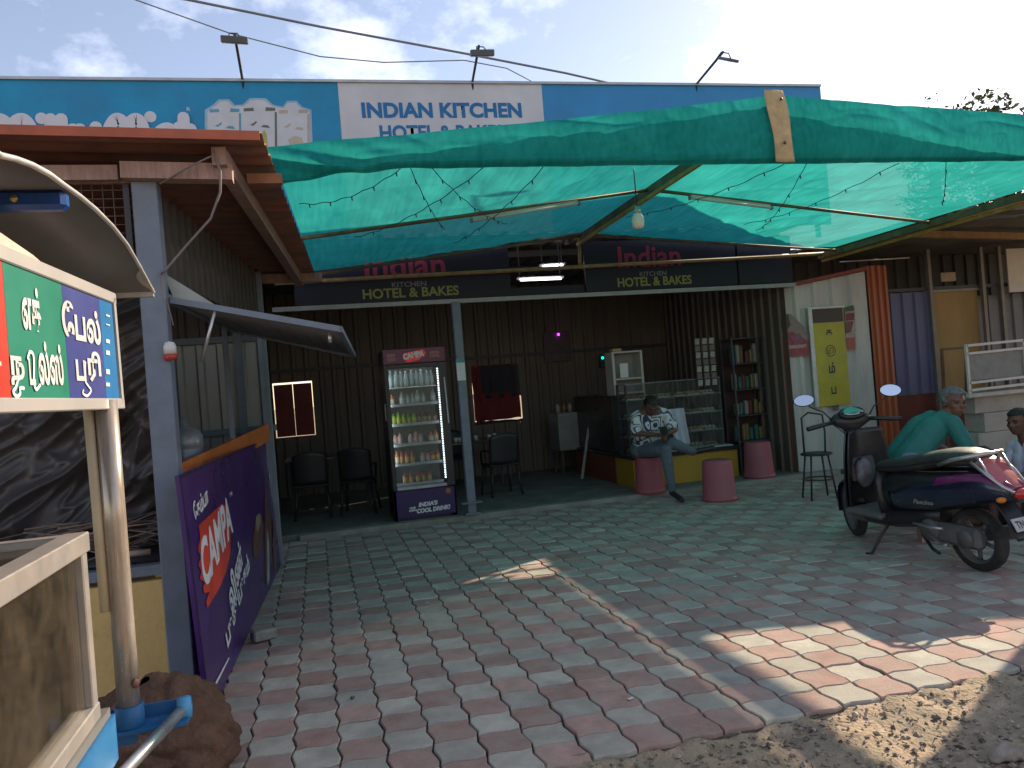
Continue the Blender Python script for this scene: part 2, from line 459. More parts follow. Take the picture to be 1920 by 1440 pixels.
pave = MB(); pave.box((4.1, 5.8, -0.042), (9.8, 5.85, 0.04))
paving = pave.build('pavement', mat('joint_sand', (0.11, 0.09, 0.07), 0.95, var=0.4, scale=20, bump=0.6)); tag(paving, kind='structure')
cells = []
for i in range(-4, 46):
    for j in range(0, 30):
        cx, cy = X0+(i+.5)*PITCH_P, Y0+(j+.5)*PITCH_P
        d = Vector((cx, cy, -CAMH)); dep = d.dot(FW)
        x = 960+FPX*d.dot(RT)/dep; y = 720-FPX*d.dot(UP)/dep
        vis = -40 < x < 1960 and y < 1480 and cx > -0.62
        cells.append((0 if vis else 1, dep, i, j, cx, cy))
cells.sort()
rest = MB(); rp_ = random.Random(11)
for n, (inv, dep, i, j, cx, cy) in enumerate(cells):
    red = (i+j) % 2 == 0
    if rp_.random() < 0.04: red = not red
    dz = rp_.uniform(-0.004, 0.002) - (0.006 if rp_.random() < 0.06 else 0)
    M = Matrix.Translation((cx+rp_.uniform(-.0012, .0012), cy+rp_.uniform(-.0012, .0012), dz)) @ Matrix.Rotation(rp_.uniform(-.008, .008), 4, 'X') @ Matrix.Rotation(rp_.uniform(-.008, .008), 4, 'Y') @ Matrix.Rotation(rp_.uniform(-.008, .008), 4, 'Z')
    if n < 300:
        o = bpy.data.objects.new('paving_block', meshes['r' if red else 'g']); COL.objects.link(o)
        o.parent = paving; o.matrix_basis = M
    else:
        rest.add(bv, bf, 1 if red else 0, False, M)
tag(rest.build('paving_blocks', [GREY, RED], paving), kind='stuff')

# ================================================================== SHOP
shop = thing('shop_building', 'dark open-fronted eatery with corrugated metal walls behind the green canopy', 'building', (3, 8.8, 0))
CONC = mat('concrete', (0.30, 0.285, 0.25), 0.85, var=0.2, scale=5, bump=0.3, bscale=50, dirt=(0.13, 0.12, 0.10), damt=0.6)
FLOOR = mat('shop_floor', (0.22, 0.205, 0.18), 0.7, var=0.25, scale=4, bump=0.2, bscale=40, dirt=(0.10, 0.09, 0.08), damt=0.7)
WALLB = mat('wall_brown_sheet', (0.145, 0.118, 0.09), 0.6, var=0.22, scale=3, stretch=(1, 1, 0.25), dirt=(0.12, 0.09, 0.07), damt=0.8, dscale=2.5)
DARKST = mat('dark_steel', (0.06, 0.06, 0.065), 0.55, 0.3)
POSTG = mat('post_blue_grey', (0.17, 0.205, 0.26), 0.5, var=0.12, scale=5, dirt=(0.12, 0.11, 0.10), damt=0.45, dscale=6)
PIPE = mat('pipe_rust', (0.26, 0.16, 0.08), 0.6, var=0.35, scale=12, dirt=(0.42, 0.30, 0.10), damt=0.7, dscale=9)
ROOFD = mat('roof_underside', (0.20, 0.17, 0.15), 0.7, var=0.2)
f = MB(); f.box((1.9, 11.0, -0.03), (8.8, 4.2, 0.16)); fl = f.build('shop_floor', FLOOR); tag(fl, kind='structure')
f = MB(); f.box((3.2, 8.83, 0.0), (7.0, 0.16, 0.108), None, 0.008); tag(f.build('floor_kerb', CONC), kind='structure')
# back wall of single sheets round the two openings
BY = 12.6
def wall_sheet(x0, x1, z0, z1):
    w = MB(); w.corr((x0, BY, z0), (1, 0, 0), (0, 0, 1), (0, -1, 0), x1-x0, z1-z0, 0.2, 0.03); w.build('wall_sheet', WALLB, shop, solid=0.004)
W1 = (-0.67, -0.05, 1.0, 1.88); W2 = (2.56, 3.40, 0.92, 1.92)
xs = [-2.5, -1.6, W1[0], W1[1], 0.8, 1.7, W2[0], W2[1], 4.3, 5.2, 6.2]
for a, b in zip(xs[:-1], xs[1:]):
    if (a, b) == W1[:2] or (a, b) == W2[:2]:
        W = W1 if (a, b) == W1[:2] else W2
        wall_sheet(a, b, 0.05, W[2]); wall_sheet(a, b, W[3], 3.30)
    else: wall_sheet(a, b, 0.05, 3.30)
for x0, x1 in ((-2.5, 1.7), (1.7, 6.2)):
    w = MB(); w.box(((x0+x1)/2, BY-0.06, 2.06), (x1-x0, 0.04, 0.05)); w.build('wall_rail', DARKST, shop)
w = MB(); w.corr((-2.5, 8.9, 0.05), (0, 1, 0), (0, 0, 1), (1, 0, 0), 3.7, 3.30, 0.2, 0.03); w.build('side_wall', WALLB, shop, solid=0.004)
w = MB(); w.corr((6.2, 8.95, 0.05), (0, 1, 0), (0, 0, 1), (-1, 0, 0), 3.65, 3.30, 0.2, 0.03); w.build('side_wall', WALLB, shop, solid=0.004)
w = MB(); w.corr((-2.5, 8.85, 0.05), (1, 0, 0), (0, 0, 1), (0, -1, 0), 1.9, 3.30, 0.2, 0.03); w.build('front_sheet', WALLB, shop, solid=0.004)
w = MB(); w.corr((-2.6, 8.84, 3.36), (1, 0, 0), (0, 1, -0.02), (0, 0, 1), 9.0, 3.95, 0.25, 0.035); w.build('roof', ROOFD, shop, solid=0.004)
for y in (9.6, 10.8, 12.0):
    w = MB(); w.bar((-2.5, y, 3.25), (6.2, y, 3.25), 0.06, 0.08); w.build('rafter', DARKST, shop)
# pillar and far post
w = MB(); w.box((1.66, 8.78, 1.31), (0.10, 0.10, 2.5), None, 0.006); w.box((1.66, 8.78, 0.20), (0.24, 0.16, 0.02), None, 0.004)
w.box((1.66, 8.78, 0.07), (0.18, 0.14, 0.03), None, 0.004)
pil = w.build('pillar', POSTG, shop)
w = MB(); w.box((1.655, 8.725, 1.76), (0.10, 0.003, 0.25)); w.build('notice_sticker', mat('sticker_white', (0.62, 0.66, 0.66), 0.5), pil)
w = MB(); w.box((1.655, 8.7232, 1.865), (0.10, 0.003, 0.04)); w.build('sticker_band', mat('sticker_teal', (0.05, 0.30, 0.34), 0.5), pil)
# fascia: rails, two printed boards, pipe of the canopy frame in front
w = MB(); w.bar((-0.4, 8.78, 2.575), (6.25, 8.78, 2.565), 0.05, 0.05); w.build('fascia_rail', mat('rail_grey', (0.30, 0.30, 0.30), 0.5, 0.3), shop)
NAVY = mat('banner_navy', (0.012, 0.013, 0.024), 0.5, var=0.3, scale=3, spec=0.3)
YEL = mat('print_yellow', (0.26, 0.235, 0.06), 0.5, var=0.1); PNK = mat('print_pink', (0.26, 0.022, 0.06), 0.5, var=0.1)
GRYT = mat('print_grey', (0.16, 0.16, 0.15), 0.5)
def fascia(x0, x1, tc, tw):
    w = MB(); w.box(((x0+x1)/2, 8.82, 2.92), (x1-x0, 0.03, 0.62)); b = w.build('fascia_board', NAVY, shop)
    M = frame((tc, 8.80, 2.705), (1, 0, 0), (0, 0, 1)); text('lettering', 'HOTEL & BAKES', 0.15, YEL, M, b, 0.004, fit=(tw, 0.115))
    M = frame((tc-0.02, 8.80, 2.80), (1, 0, 0), (0, 0, 1)); text('lettering', 'KITCHEN', 0.1, GRYT, M, b, 0.002, fit=(tw*0.36, 0.06))
    M = frame((tc-0.05, 8.80, 3.02), (1, 0, 0), (0, 0, 1)); text('lettering', 'Indian', 0.2, PNK, M, b, 0.004, fit=(tw*0.84, 0.27))
fascia(-0.15, 2.36, 1.16, 1.12)
fascia(3.32, 5.42, 4.25, 1.02)
w = MB(); w.box((5.85, 8.82, 2.92), (0.80, 0.03, 0.62)); w.build('fascia_board', NAVY, shop)
w = MB(); w.box((2.84, 8.86, 2.66), (0.96, 0.03, 0.10)); w.build('fascia_board', NAVY, shop)

# lit tube lights seen through the gap between the boards
LIT = mat('tube_lit', (0.9, 0.9, 0.95), 0.4, emit=(0.92, 0.93, 1.0), estr=3.0)
ALU = mat('aluminium', (0.58, 0.56, 0.53), 0.35, 0.75, var=0.12, scale=20)
WHITEP = mat('white_plastic', (0.62, 0.61, 0.58), 0.4, var=0.08)
for k, (px0, px1, py, Yt, lab) in enumerate(((1018, 1055, 499, 9.3, 'upper of two lit tube lights in the gap between the dark fascia boards'),
                                             (976, 1052, 524, 9.1, 'lower lit tube light in the gap between the dark fascia boards'))):
    a = P(px0, py+1, Y=Yt); b = P(px1, py-2, Y=Yt)
    t = thing('tube_light', lab, 'tube light', a, 'lit tube lights under the shop roof')
    w = MB(); w.tube([a, b], 0.013, 10); w.build('tube', LIT, t)
    w = MB(); w.bar(a+Vector((-.04, .03, .02)), b+Vector((.04, .03, .02)), 0.035, 0.03); w.build('batten', WHITEP, t)
    for e in (a, b):
        w = MB(); w.bar(e+Vector((0, .03, .0)), Vector((e.x, e.y+0.03, 3.30)), 0.012); w.build('hanger', DARKST, t)

# window shutters with daylight round their edges
def shutter(W, m, name, lab, cat):
    t = thing(name, lab, cat, ((W[0]+W[1])/2, BY, W[2]))
    x0, x1, z0, z1 = W
    n = 2; wd = (x1-x0-0.03)/n
    for k in range(n):
        w = MB(); w.box((x0+0.017+wd*(k+.5), BY+0.01, (z0+z1)/2-0.01), (wd-0.008, 0.02, z1-z0-0.05), (0, 0.004*(k-0.5), 0)); w.build('shutter_leaf', m, t)
    for (a, b) in (((x0, z0), (x1, z0)), ((x0, z1), (x1, z1)), ((x0, z0), (x0, z1)), ((x1, z0), (x1, z1))):
        w = MB(); w.bar((a[0], BY+0.02, a[1]), (b[0], BY+0.02, b[1]), 0.012); w.build('frame_strip', mat('frame_pale', (0.5, 0.48, 0.44), 0.5), t)
    return t
shutter(W1, mat('shutter_red', (0.22, 0.035, 0.03), 0.6, var=0.25, dirt=(0.08, 0.02, 0.02)), 'window_shutter', 'dark red two-leaf window shutter on the back wall with daylight at its edges', 'shutter')

# ================================================================== CANOPY
def net_mat(name, col, trans, holes, both=0.35):
    m = bpy.data.materials.new(name); m.use_nodes = True; nt = m.node_tree; nt.nodes.clear()
    o = nd(nt, 'ShaderNodeOutputMaterial'); df = nd(nt, 'ShaderNodeBsdfDiffuse'); tr = nd(nt, 'ShaderNodeBsdfTranslucent'); tp = nd(nt, 'ShaderNodeBsdfTransparent')
    m1 = nd(nt, 'ShaderNodeMixShader'); m2 = nd(nt, 'ShaderNodeMixShader')
    geo = nd(nt, 'ShaderNodeNewGeometry')
    mp = nd(nt, 'ShaderNodeMapping'); mp.inputs['Scale'].default_value = (9, 0.6, 4); nt.links.new(geo.outputs['Position'], mp.inputs['Vector'])
    n1 = nd(nt, 'ShaderNodeTexNoise'); n1.inputs['Scale'].default_value = 3.0; n1.inputs['Detail'].default_value = 6; nt.links.new(mp.outputs[0], n1.inputs['Vector'])
    n2 = nd(nt, 'ShaderNodeTexNoise'); n2.inputs['Scale'].default_value = 2.2; n2.inputs['Detail'].default_value = 5; nt.links.new(geo.outputs['Position'], n2.inputs['Vector'])
    ad = nd(nt, 'ShaderNodeMath', operation='ADD'); nt.links.new(n1.outputs['Fac'], ad.inputs[0]); nt.links.new(n2.outputs['Fac'], ad.inputs[1])
    rp = nd(nt, 'ShaderNodeValToRGB'); rp.color_ramp.elements[0].position = 0.35; rp.color_ramp.elements[1].position = 0.65
    hv = nd(nt, 'ShaderNodeMath', operation='MULTIPLY'); hv.inputs[1].default_value = 0.5; nt.links.new(ad.outputs[0], hv.inputs[0]); nt.links.new(hv.outputs[0], rp.inputs['Fac'])
    rp.color_ramp.elements[0].color = (*[c*0.82 for c in col], 1); rp.color_ramp.elements[1].color = (*[min(1, c*1.15+0.01) for c in col], 1)
    nt.links.new(rp.outputs['Color'], df.inputs['Color']); nt.links.new(rp.outputs['Color'], tr.inputs['Color'])
    m1.inputs[0].default_value = trans; nt.links.new(df.outputs[0], m1.inputs[1]); nt.links.new(tr.outputs[0], m1.inputs[2])
    m2.inputs[0].default_value = holes; nt.links.new(m1.outputs[0], m2.inputs[1]); nt.links.new(tp.outputs[0], m2.inputs[2])
    wv = nd(nt, 'ShaderNodeTexNoise'); wv.inputs['Scale'].default_value = 160; nt.links.new(geo.outputs['Position'], wv.inputs['Vector'])
    bp = nd(nt, 'ShaderNodeBump'); bp.inputs['Strength'].default_value = 0.25; bp.inputs['Distance'].default_value = 0.004
    nt.links.new(wv.outputs['Fac'], bp.inputs['Height']); nt.links.new(bp.outputs[0], df.inputs['Normal'])
    nt.links.new(m2.outputs[0], o.inputs['Surface']); return m
NET = net_mat('shade_net', (0.022, 0.33, 0.28), 0.72, 0.05)
NETV = net_mat('shade_net_valance', (0.016, 0.29, 0.265), 0.40, 0.0)
canopy = thing('shade_canopy', 'large green shade-net canopy on a steel frame in front of the eatery', 'canopy', (3.4, 6.8, 0))
PUR = 0.52
def canopy_pt(u, v):
    """u 0..1 left eave to right eave over the ridge, v 0 front .. 1 back"""
    Y = 4.94+v*3.72
    xl, zl = -0.14+0.22*v, 3.04-0.07*v
    xr, zr = 3.42-0.15*v, 3.47-0.15*v
    xe, ze = 6.66, 2.99
    if u <= 0.5: k = u*2; X = xl+(xr-xl)*k; Z = zl+(zr-zl)*k
    else: k = u*2-1; X = xr+(xe-xr)*k; Z = zr+(ze-zr)*k
    if u > 0.9 and v > 0.9: Y -= (u-0.9)/0.1*(v-0.9)/0.1*0.22
    bay = (v/PUR if v < PUR else (v-PUR)/(1-PUR))
    sag = 0.045*math.sin(math.pi*min(1, max(0, bay)))*math.sin(math.pi*k)
    wr = 0.012*noise.noise(Vector((X*5, Y*0.8, 1)))+0.010*noise.noise(Vector((X*1.6+Y*2.2, Y*1.1-X, 4)))-0.022*(1-abs(noise.noise(Vector((X*1.1+Y*1.7, Y*0.7-X*0.9, 6)))))**6-0.010*(1-abs(noise.noise(Vector((X*3.1-Y*1.4, Y*2.0, 9)))))**8
    return Vector((X, Y, Z-sag+wr*math.sin(math.pi*k)))
w = MB(); w.grid(220, 110, canopy_pt); w.build('net_roof', NET, canopy)
def val_top(x):
    if x < 3.42: return 3.12+(3.50-3.12)*(x+0.18)/3.60-0.02*math.sin(math.pi*(x+.18)/3.6)
    return 3.50-(x-3.42)*0.047
def val_bot(x):
    if x < 0.55: return 2.88+0.10*((x+0.18)/0.73)
    return 2.98+0.008*(x-0.55)
def val_pt(u, v):
    x = -0.18+u*6.92; t, b = val_top(x), val_bot(x)
    z = t+(b-t)*v
    lf = max(0, 1-(x+0.18)/1.1)
    y = 4.88-0.05*math.sin(math.pi*v)*0.6
    y += 0.012*noise.noise(Vector((x*2.2, z*3, 2)))*(1+2*lf)
    y += lf*0.045*math.sin((x*16+(1-v)*7.5))*v
    y += 0.03*math.exp(-((v-0.55+0.25*noise.noise(Vector((x*0.8, 0, 0))))/0.12)**2)*noise.noise(Vector((x*1.3, 7, 1)))
    y += 0.02*(1-abs(noise.noise(Vector((x*1.4+z*2.5, z*3.1-x*.6, 5)))))**6+0.010*(1-abs(noise.noise(Vector((x*3.4-z*4, z*5, 8)))))**7
    if 0.2 < x < 3.0: y -= 0.02*math.exp(-((v-0.86)/0.07)**2)
    if v > 0.97: y += 0.03
    return Vector((x, y, z+0.012*math.sin(x*9)*v*lf))
w = MB(); w.grid(320, 40, val_pt); w.build('valance', NETV, canopy)
WOODS = mat('strap_cloth', (0.50, 0.38, 0.20), 0.8, var=0.2, scale=14, dirt=(0.25, 0.18, 0.10), damt=0.5)
w = MB()
def strap_pt(u, v):
    x = 3.35+u*0.155+0.05*v*1.0-0.03+0.012*math.sin(v*7)*(u-.5)
    return Vector((x, 4.835-0.03*math.sin(math.pi*v)*0.6+0.006*math.sin(u*9+v*4), 3.52-0.53*v))
w.grid(6, 16, strap_pt); st = w.build('strap', WOODS, canopy, solid=0.006)
for z in (3.44, 3.12):
    w = MB(); w.lathe([(0.012, 0), (0.012, 0.006), (0.004, 0.010)], 10, Matrix.Translation((3.43, 4.80, z)) @ Matrix.Rotation(R(90), 4, 'X')); w.build('strap_button', DARKST, st)
BEAM = mat('beam_brown', (0.13, 0.09, 0.06), 0.6, var=0.3, scale=8, dirt=(0.36, 0.24, 0.07), damt=0.5, dscale=5)
BYEL = mat('beam_yellow', (0.50, 0.32, 0.08), 0.6, var=0.25, scale=10, dirt=(0.2, 0.13, 0.06), damt=0.6, dscale=7)
w = MB(); w.bar((3.42, 4.9, 3.40), (3.27, 8.75, 3.25), 0.07, 0.09); w.build('ridge_beam', BEAM, canopy)
w = MB(); w.bar((3.38, 4.9, 3.335), (3.23, 8.75, 3.19), 0.03, 0.035); w.build('ridge_beam_strip', BYEL, canopy)
w = MB(); w.bar((-0.2, 4.94, 3.05), (6.7, 4.94, 3.06), 0.045, 0.045); w.build('tie_beam', BEAM, canopy)
w = MB(); w.bar((6.67, 4.80, 2.93), (6.67, 8.78, 2.93), 0.06, 0.07); w.build('eave_beam', BEAM, canopy)
w = MB(); w.bar((6.71, 4.85, 2.872), (6.71, 8.78, 2.872), 0.04, 0.035); w.build('eave_beam_strip', BYEL, canopy)
def purlin(v, nm='purlin', dz=0.045, r=0.018):
    a, b, c = canopy_pt(0, v), canopy_pt(0.5, v), canopy_pt(1, v); d = Vector((0, 0, dz))
    w = MB(); w.tube([a-d, b-d], r, 8); w.build(nm, BEAM, canopy)
    w = MB(); w.tube([b-d, c-d], r, 8); w.build(nm, BEAM, canopy)
purlin(PUR); purlin(0.99)
w = MB(); w.tube([(-0.35, 8.70, 2.86), (6.85, 8.70, 2.955)], 0.024, 10); w.build('back_pipe', PIPE, canopy)
w = MB(); w.tube([(3.22, 8.70, 2.90), (3.24, 8.70, 3.24)], 0.022, 8); w.build('king_post', PIPE, canopy)
w = MB(); w.box((6.70, 4.84, 1.44), (0.06, 0.06, 2.90)); w.build('post', BEAM, canopy)
# unlit tube fittings on the purlins
def tube_fit(u0, u1, lab):
    a = canopy_pt(u0, PUR)-Vector((0, 0.03, 0.085)); b = canopy_pt(u1, PUR)-Vector((0, 0.03, 0.085))
    t = thing('tube_light', lab, 'tube light', a, 'unlit tube lights under the canopy')
    w = MB(); w.tube([a, b], 0.014, 10); w.build('tube', WHITEP, t)
    w = MB(); w.bar(a+Vector((0, .022, .022)), b+Vector((0, .022, .022)), 0.04, 0.025); w.build('batten', mat('batten_pink', (0.60, 0.48, 0.45), 0.5), t)
    for e, s in ((a, -1), (b, 1)):
        w = MB(); w.box(e+Vector((0.012*s, 0.008, 0.004)), (0.02, 0.035, 0.04)); w.build('end_cap', mat('cap_grey', (0.2, 0.2, 0.2), 0.5), t)
tube_fit(0.23, 0.385, 'unlit tube light on the purlin left of the ridge beam under green net')
tube_fit(0.565, 0.70, 'unlit tube light on the purlin right of the ridge beam under green net')
# hanging LED bulb
bp_ = P(1196, 412, Y=6.15)
t = thing('hanging_bulb', 'white LED bulb hanging under the ridge beam of the green canopy', 'bulb', bp_)
w = MB(); w.lathe([(0.0, -0.085), (0.03, -0.082), (0.05, -0.06), (0.056, -0.02), (0.052, 0.02), (0.034, 0.05), (0.030, 0.055)], 20, Matrix.Translation(bp_)); w.build('globe', mat('bulb_white', (0.75, 0.74, 0.70), 0.35, var=0.05), t)
w = MB(); w.lathe([(0.030, 0.055), (0.028, 0.085), (0.020, 0.09), (0.018, 0.12)], 16, Matrix.Translation(bp_)); w.build('cap', mat('cap_silver', (0.5, 0.5, 0.5), 0.4, 0.5), t)
w = MB(); w.tube([bp_+Vector((0, 0, .12)), Vector((bp_.x, bp_.y, 3.36))], 0.005, 6); w.build('cord', DARKST, t)
# fairy-light strings looped under the net
WIRE = mat('wire_dark', (0.03, 0.05, 0.045), 0.6)
strings = [((0.01, 0.25), (0.13, 0.02), 0.10, 'string of tiny lights looped at the left end under the canopy'),
           ((0.12, 0.02), (0.20, 0.62), 0.05, 'string of tiny lights hanging straight beside the loop on the left'),
           ((0.14, 0.02), (0.30, 0.66), 0.07, 'string of tiny lights running from the valance to the left tube light'),
           ((0.19, 0.02), (0.07, 0.60), 0.07, 'string of tiny lights crossing another below the shop banner on the left'),
           ((0.25, 0.02), (0.23, 0.80), 0.06, 'string of tiny lights midway along the left slope of the canopy'),
           ((0.52, 0.02), (0.53, 0.78), 0.06, 'string of tiny lights just right of the strap on the canopy'),
           ((0.55, 0.02), (0.76, 0.75), 0.08, 'string of tiny lights crossing the right slope of the canopy'),
           ((0.68, 0.02), (0.72, 0.70), 0.07, 'string of tiny lights near the right eave of the canopy'),
           ((0.75, 0.02), (0.93, 0.35), 0.10, 'string of tiny lights at the far right end of the canopy')]
for (a, b, sg, lab) in strings:
    A = canopy_pt(*a)-Vector((0, 0, .02)); B = canopy_pt(*b)-Vector((0, 0, .02))
    if a[1] < .05: A.z = val_bot(A.x)+0.02; A.y = 4.99
    pts = catenary(A, B, sg, 22)
    for i, q in enumerate(pts):
        q.z += 0.006*math.sin(i*1.7+A.x)
        cu = min(0.999, max(0.0, 0.5*(q.x+0.1)/3.45 if q.x < 3.35 else 0.5+0.5*(q.x-3.35)/3.45)); cv = (q.y-4.94)/3.72
        if 0.03 < cv < 1: q.z = min(q.z, canopy_pt(cu, cv).z-0.012)
    w = MB(); w.tube(pts, 0.0032, 5); ob = w.build('light_string', WIRE)
    tag(ob, lab, 'string lights', 'strings of tiny lights under the canopy')
    w = MB()
    for q in pts[2:-1:4]: w.tube([q, q+Vector((0.004, 0, -0.028))], [0.006, 0.004], 6)
    tag(w.build('bulbs', WIRE, ob), kind='stuff')

# ================================================================== BILLBOARD
BBY = 8.95
bb = thing('billboard', 'long blue and white shop signboard above the canopy roof', 'signboard', (2, BBY, 3.4))
BLU = mat('board_blue', (0.010, 0.26, 0.48), 0.5, var=0.14, scale=1.2, bump=0.25, bscale=2.2, dirt=(0.03, 0.16, 0.33), damt=0.5, dscale=2)
BLU_LIT = mat('board_blue_lit', (0.03, 0.245, 0.52), 0.5, var=0.16, scale=1.0, bump=0.25, bscale=2.2, dirt=(0.05, 0.20, 0.42), damt=0.5)  # same board blue, with the light on the right end tinted in
BWH = mat('board_white', (0.60, 0.59, 0.62), 0.5, var=0.08, bump=0.25, bscale=2.2, scale=1.0, dirt=(0.42, 0.42, 0.45), damt=0.4, dscale=1.6)
def topz(x): return 5.155+(x+2.95)*0.0142
def board(x0, x1, m):
    w = MB(); z0 = 3.40
    q = [(x0, z0), (x1, z0), (x1, topz(x1)), (x0, topz(x0))]
    w.prism(q, 0.05, frame((0, BBY+0.05, 0), (1, 0, 0), (0, 0, 1))); return w.build('board_panel', m, bb)
b1 = board(-4.6, 0.512, BLU); b2 = board(0.515, 3.0, BWH); b3 = board(3.003, 7.03, BLU_LIT)
w = MB(); w.bar((-4.6, BBY+0.02, topz(-4.6)+0.015), (7.03, BBY+0.02, topz(7.03)+0.015), 0.09, 0.03); w.build('top_rim', mat('rim_grey', (0.45, 0.46, 0.48), 0.45, 0.4), bb)
for x in (-4.0, -1.6, 0.8, 3.2, 5.6, 6.9):
    w = MB(); w.bar((x, BBY+0.12, 3.25), (x, BBY+0.12, topz(x)-0.05), 0.05, 0.05); w.build('back_post', DARKST, bb)
for z in (3.7, 4.4, 5.0):
    w = MB(); w.bar((-4.5, BBY+0.075, z), (6.95, BBY+0.075, z), 0.03, 0.04); w.build('back_rail', DARKST, bb)
def on_board(px, py): return P(px, py, Y=BBY-0.004)
def board_text(parent, body, x0, y0, x1, y1, m, bold=0.0, **k):
    a, b = on_board(x0, (y0+y1)/2), on_board(x1, (y0+y1)/2); c0, c1 = on_board((x0+x1)/2, y0), on_board((x0+x1)/2, y1)
    M = frame(((a.x+b.x)/2, BBY-0.004, (c0.z+c1.z)/2), (1, 0, 0.0142), (0, 0, 1))
    return text('lettering', body, 0.3, m, M, parent, bold, fit=(b.x-a.x, abs(c0.z-c1.z)), **k)
INK = mat('print_blue', (0.012, 0.15, 0.37), 0.5, var=0.06); PALE = mat('print_pale', (0.60, 0.61, 0.66), 0.5, var=0.04)
board_text(b2, 'INDIAN KITCHEN', 678, 192, 978, 221, INK, 0.012)
board_text(b2, 'HOTEL & BAKES', 712, 234, 945, 262, INK, 0.010)
BSN = [0.003]
def board_stroke(pts, wd=0.125):
    w = MB(); BSN[0] += 0.0017; bz = BBY-BSN[0]; q = [P(x, y, Y=bz) for x, y in pts]; stroke2d(w, [(v.x, v.z) for v in q], wd, frame((0, bz, 0), (1, 0, 0), (0, 0, 1))); return w.build('lettering', PALE, b1)
for pts in ([(-25, 280), (-25, 242), (-10, 224), (8, 227), (18, 248), (18, 280)], [(18, 248), (30, 227), (45, 224), (58, 242), (62, 280)], [(78, 247), (78, 280)], [(95, 223), (97, 280)], [(115, 223), (117, 280)],
            [(137, 242), (120, 257), (140, 282)], [(150, 242), (160, 268)], [(180, 238), (163, 285)], [(203, 290), (203, 247), (217, 223), (231, 229), (238, 252), (238, 290)], [(238, 252), (245, 229), (258, 223), (269, 242), (271, 290)],
            [(284, 250), (284, 290)], [(331, 252), (315, 240), (299, 248), (306, 262), (326, 270)], [(344, 220), (347, 280)], [(336, 238), (358, 242)]): board_stroke(pts)
for x_, y_ in ((78, 222), (282, 219)):
    c_ = P(x_, y_, Y=BBY-0.004); w = MB(); w.prism([(0.062*math.cos(k*math.pi/8), 0.062*math.sin(k*math.pi/8)) for k in range(16)], 0.003, frame((c_.x, BBY-0.003, c_.z), (1, 0, 0), (0, 0, 1))); w.build('lettering', PALE, b1)
board_text(b1, 'R', 350, 201, 357, 208, PALE, 0.004)
# three cartons printed on the board
HALO = mat('print_halo', (0.30, 0.44, 0.58), 0.5); CART = mat('print_carton', (0.55, 0.57, 0.60), 0.5, var=0.08, scale=6)
def poly_board(parent, pts, m, dz, nm):
    w = MB(); q = [P(x, y, Y=BBY-dz) for x, y in pts]; w.add(q, [list(range(len(q)))[::-1]]); return w.build(nm, m, parent)
poly_board(b1, [(384, 320), (384, 206), (400, 196), (410, 186), (430, 186), (440, 197), (455, 196), (468, 184), (498, 184), (512, 196), (530, 200), (538, 189), (556, 189), (566, 200), (584, 206), (588, 320)], HALO, 0.003, 'print_glow')
poly_board(b1, [(389, 320), (389, 209), (404, 199), (413, 190), (428, 190), (437, 200), (457, 199), (470, 188), (496, 188), (510, 199), (532, 203), (540, 193), (554, 193), (564, 203), (580, 209), (583, 320)], CART, 0.0045, 'carton_print')
for (x0, x1, y, col, nm) in ((393, 449, 204, (0.10, 0.30, 0.42), 'band_blue'), (457, 516, 202, (0.12, 0.13, 0.12), 'band_dark'), (523, 577, 206, (0.45, 0.36, 0.30), 'band_tan')):
    mm = mat('print_'+nm, col, 0.5)
    poly_board(b1, [(x0, y+7), (x0, y+1), (x0+(x1-x0)*.3, y), (x0+(x1-x0)*.33, y+6)], mm, 0.006, 'carton_band')
    poly_board(b1, [(x0+(x1-x0)*.68, y+6), (x0+(x1-x0)*.7, y-1), (x1, y), (x1, y+6)], mm, 0.006, 'carton_band')
    poly_board(b1, [(x1-1, y+8), (x1+3, y+8), (x1+4, 320), (x1, 320)], mm, 0.006, 'carton_edge')
    cx = (x0+x1)/2
    board_text(b1, 'milky mist', cx-20, y+12, cx+20, y+20, mat('print_small', (0.16, 0.16, 0.2), 0.5), 0.004)
    poly_board(b1, [(cx-18, y+32), (cx-10, y+28), (cx-6, y+24), (cx-5, y+28), (cx-12, y+34)], mm, 0.006, 'carton_splash')
    poly_board(b1, [(cx+2, y+36), (cx+8, y+32), (cx+16, y+33), (cx+20, y+38), (cx+10, y+37)], mm, 0.006, 'carton_splash')
poly_board(b1, [(488, 250), (496, 244), (500, 252), (502, 275), (490, 268)], mat('print_lime', (0.42, 0.42, 0.10), 0.5), 0.006, 'carton_fruit')
poly_board(b1, [(540, 262), (552, 254), (566, 258), (570, 275), (545, 275)], mat('print_cream', (0.48, 0.42, 0.32), 0.5), 0.006, 'carton_fruit')
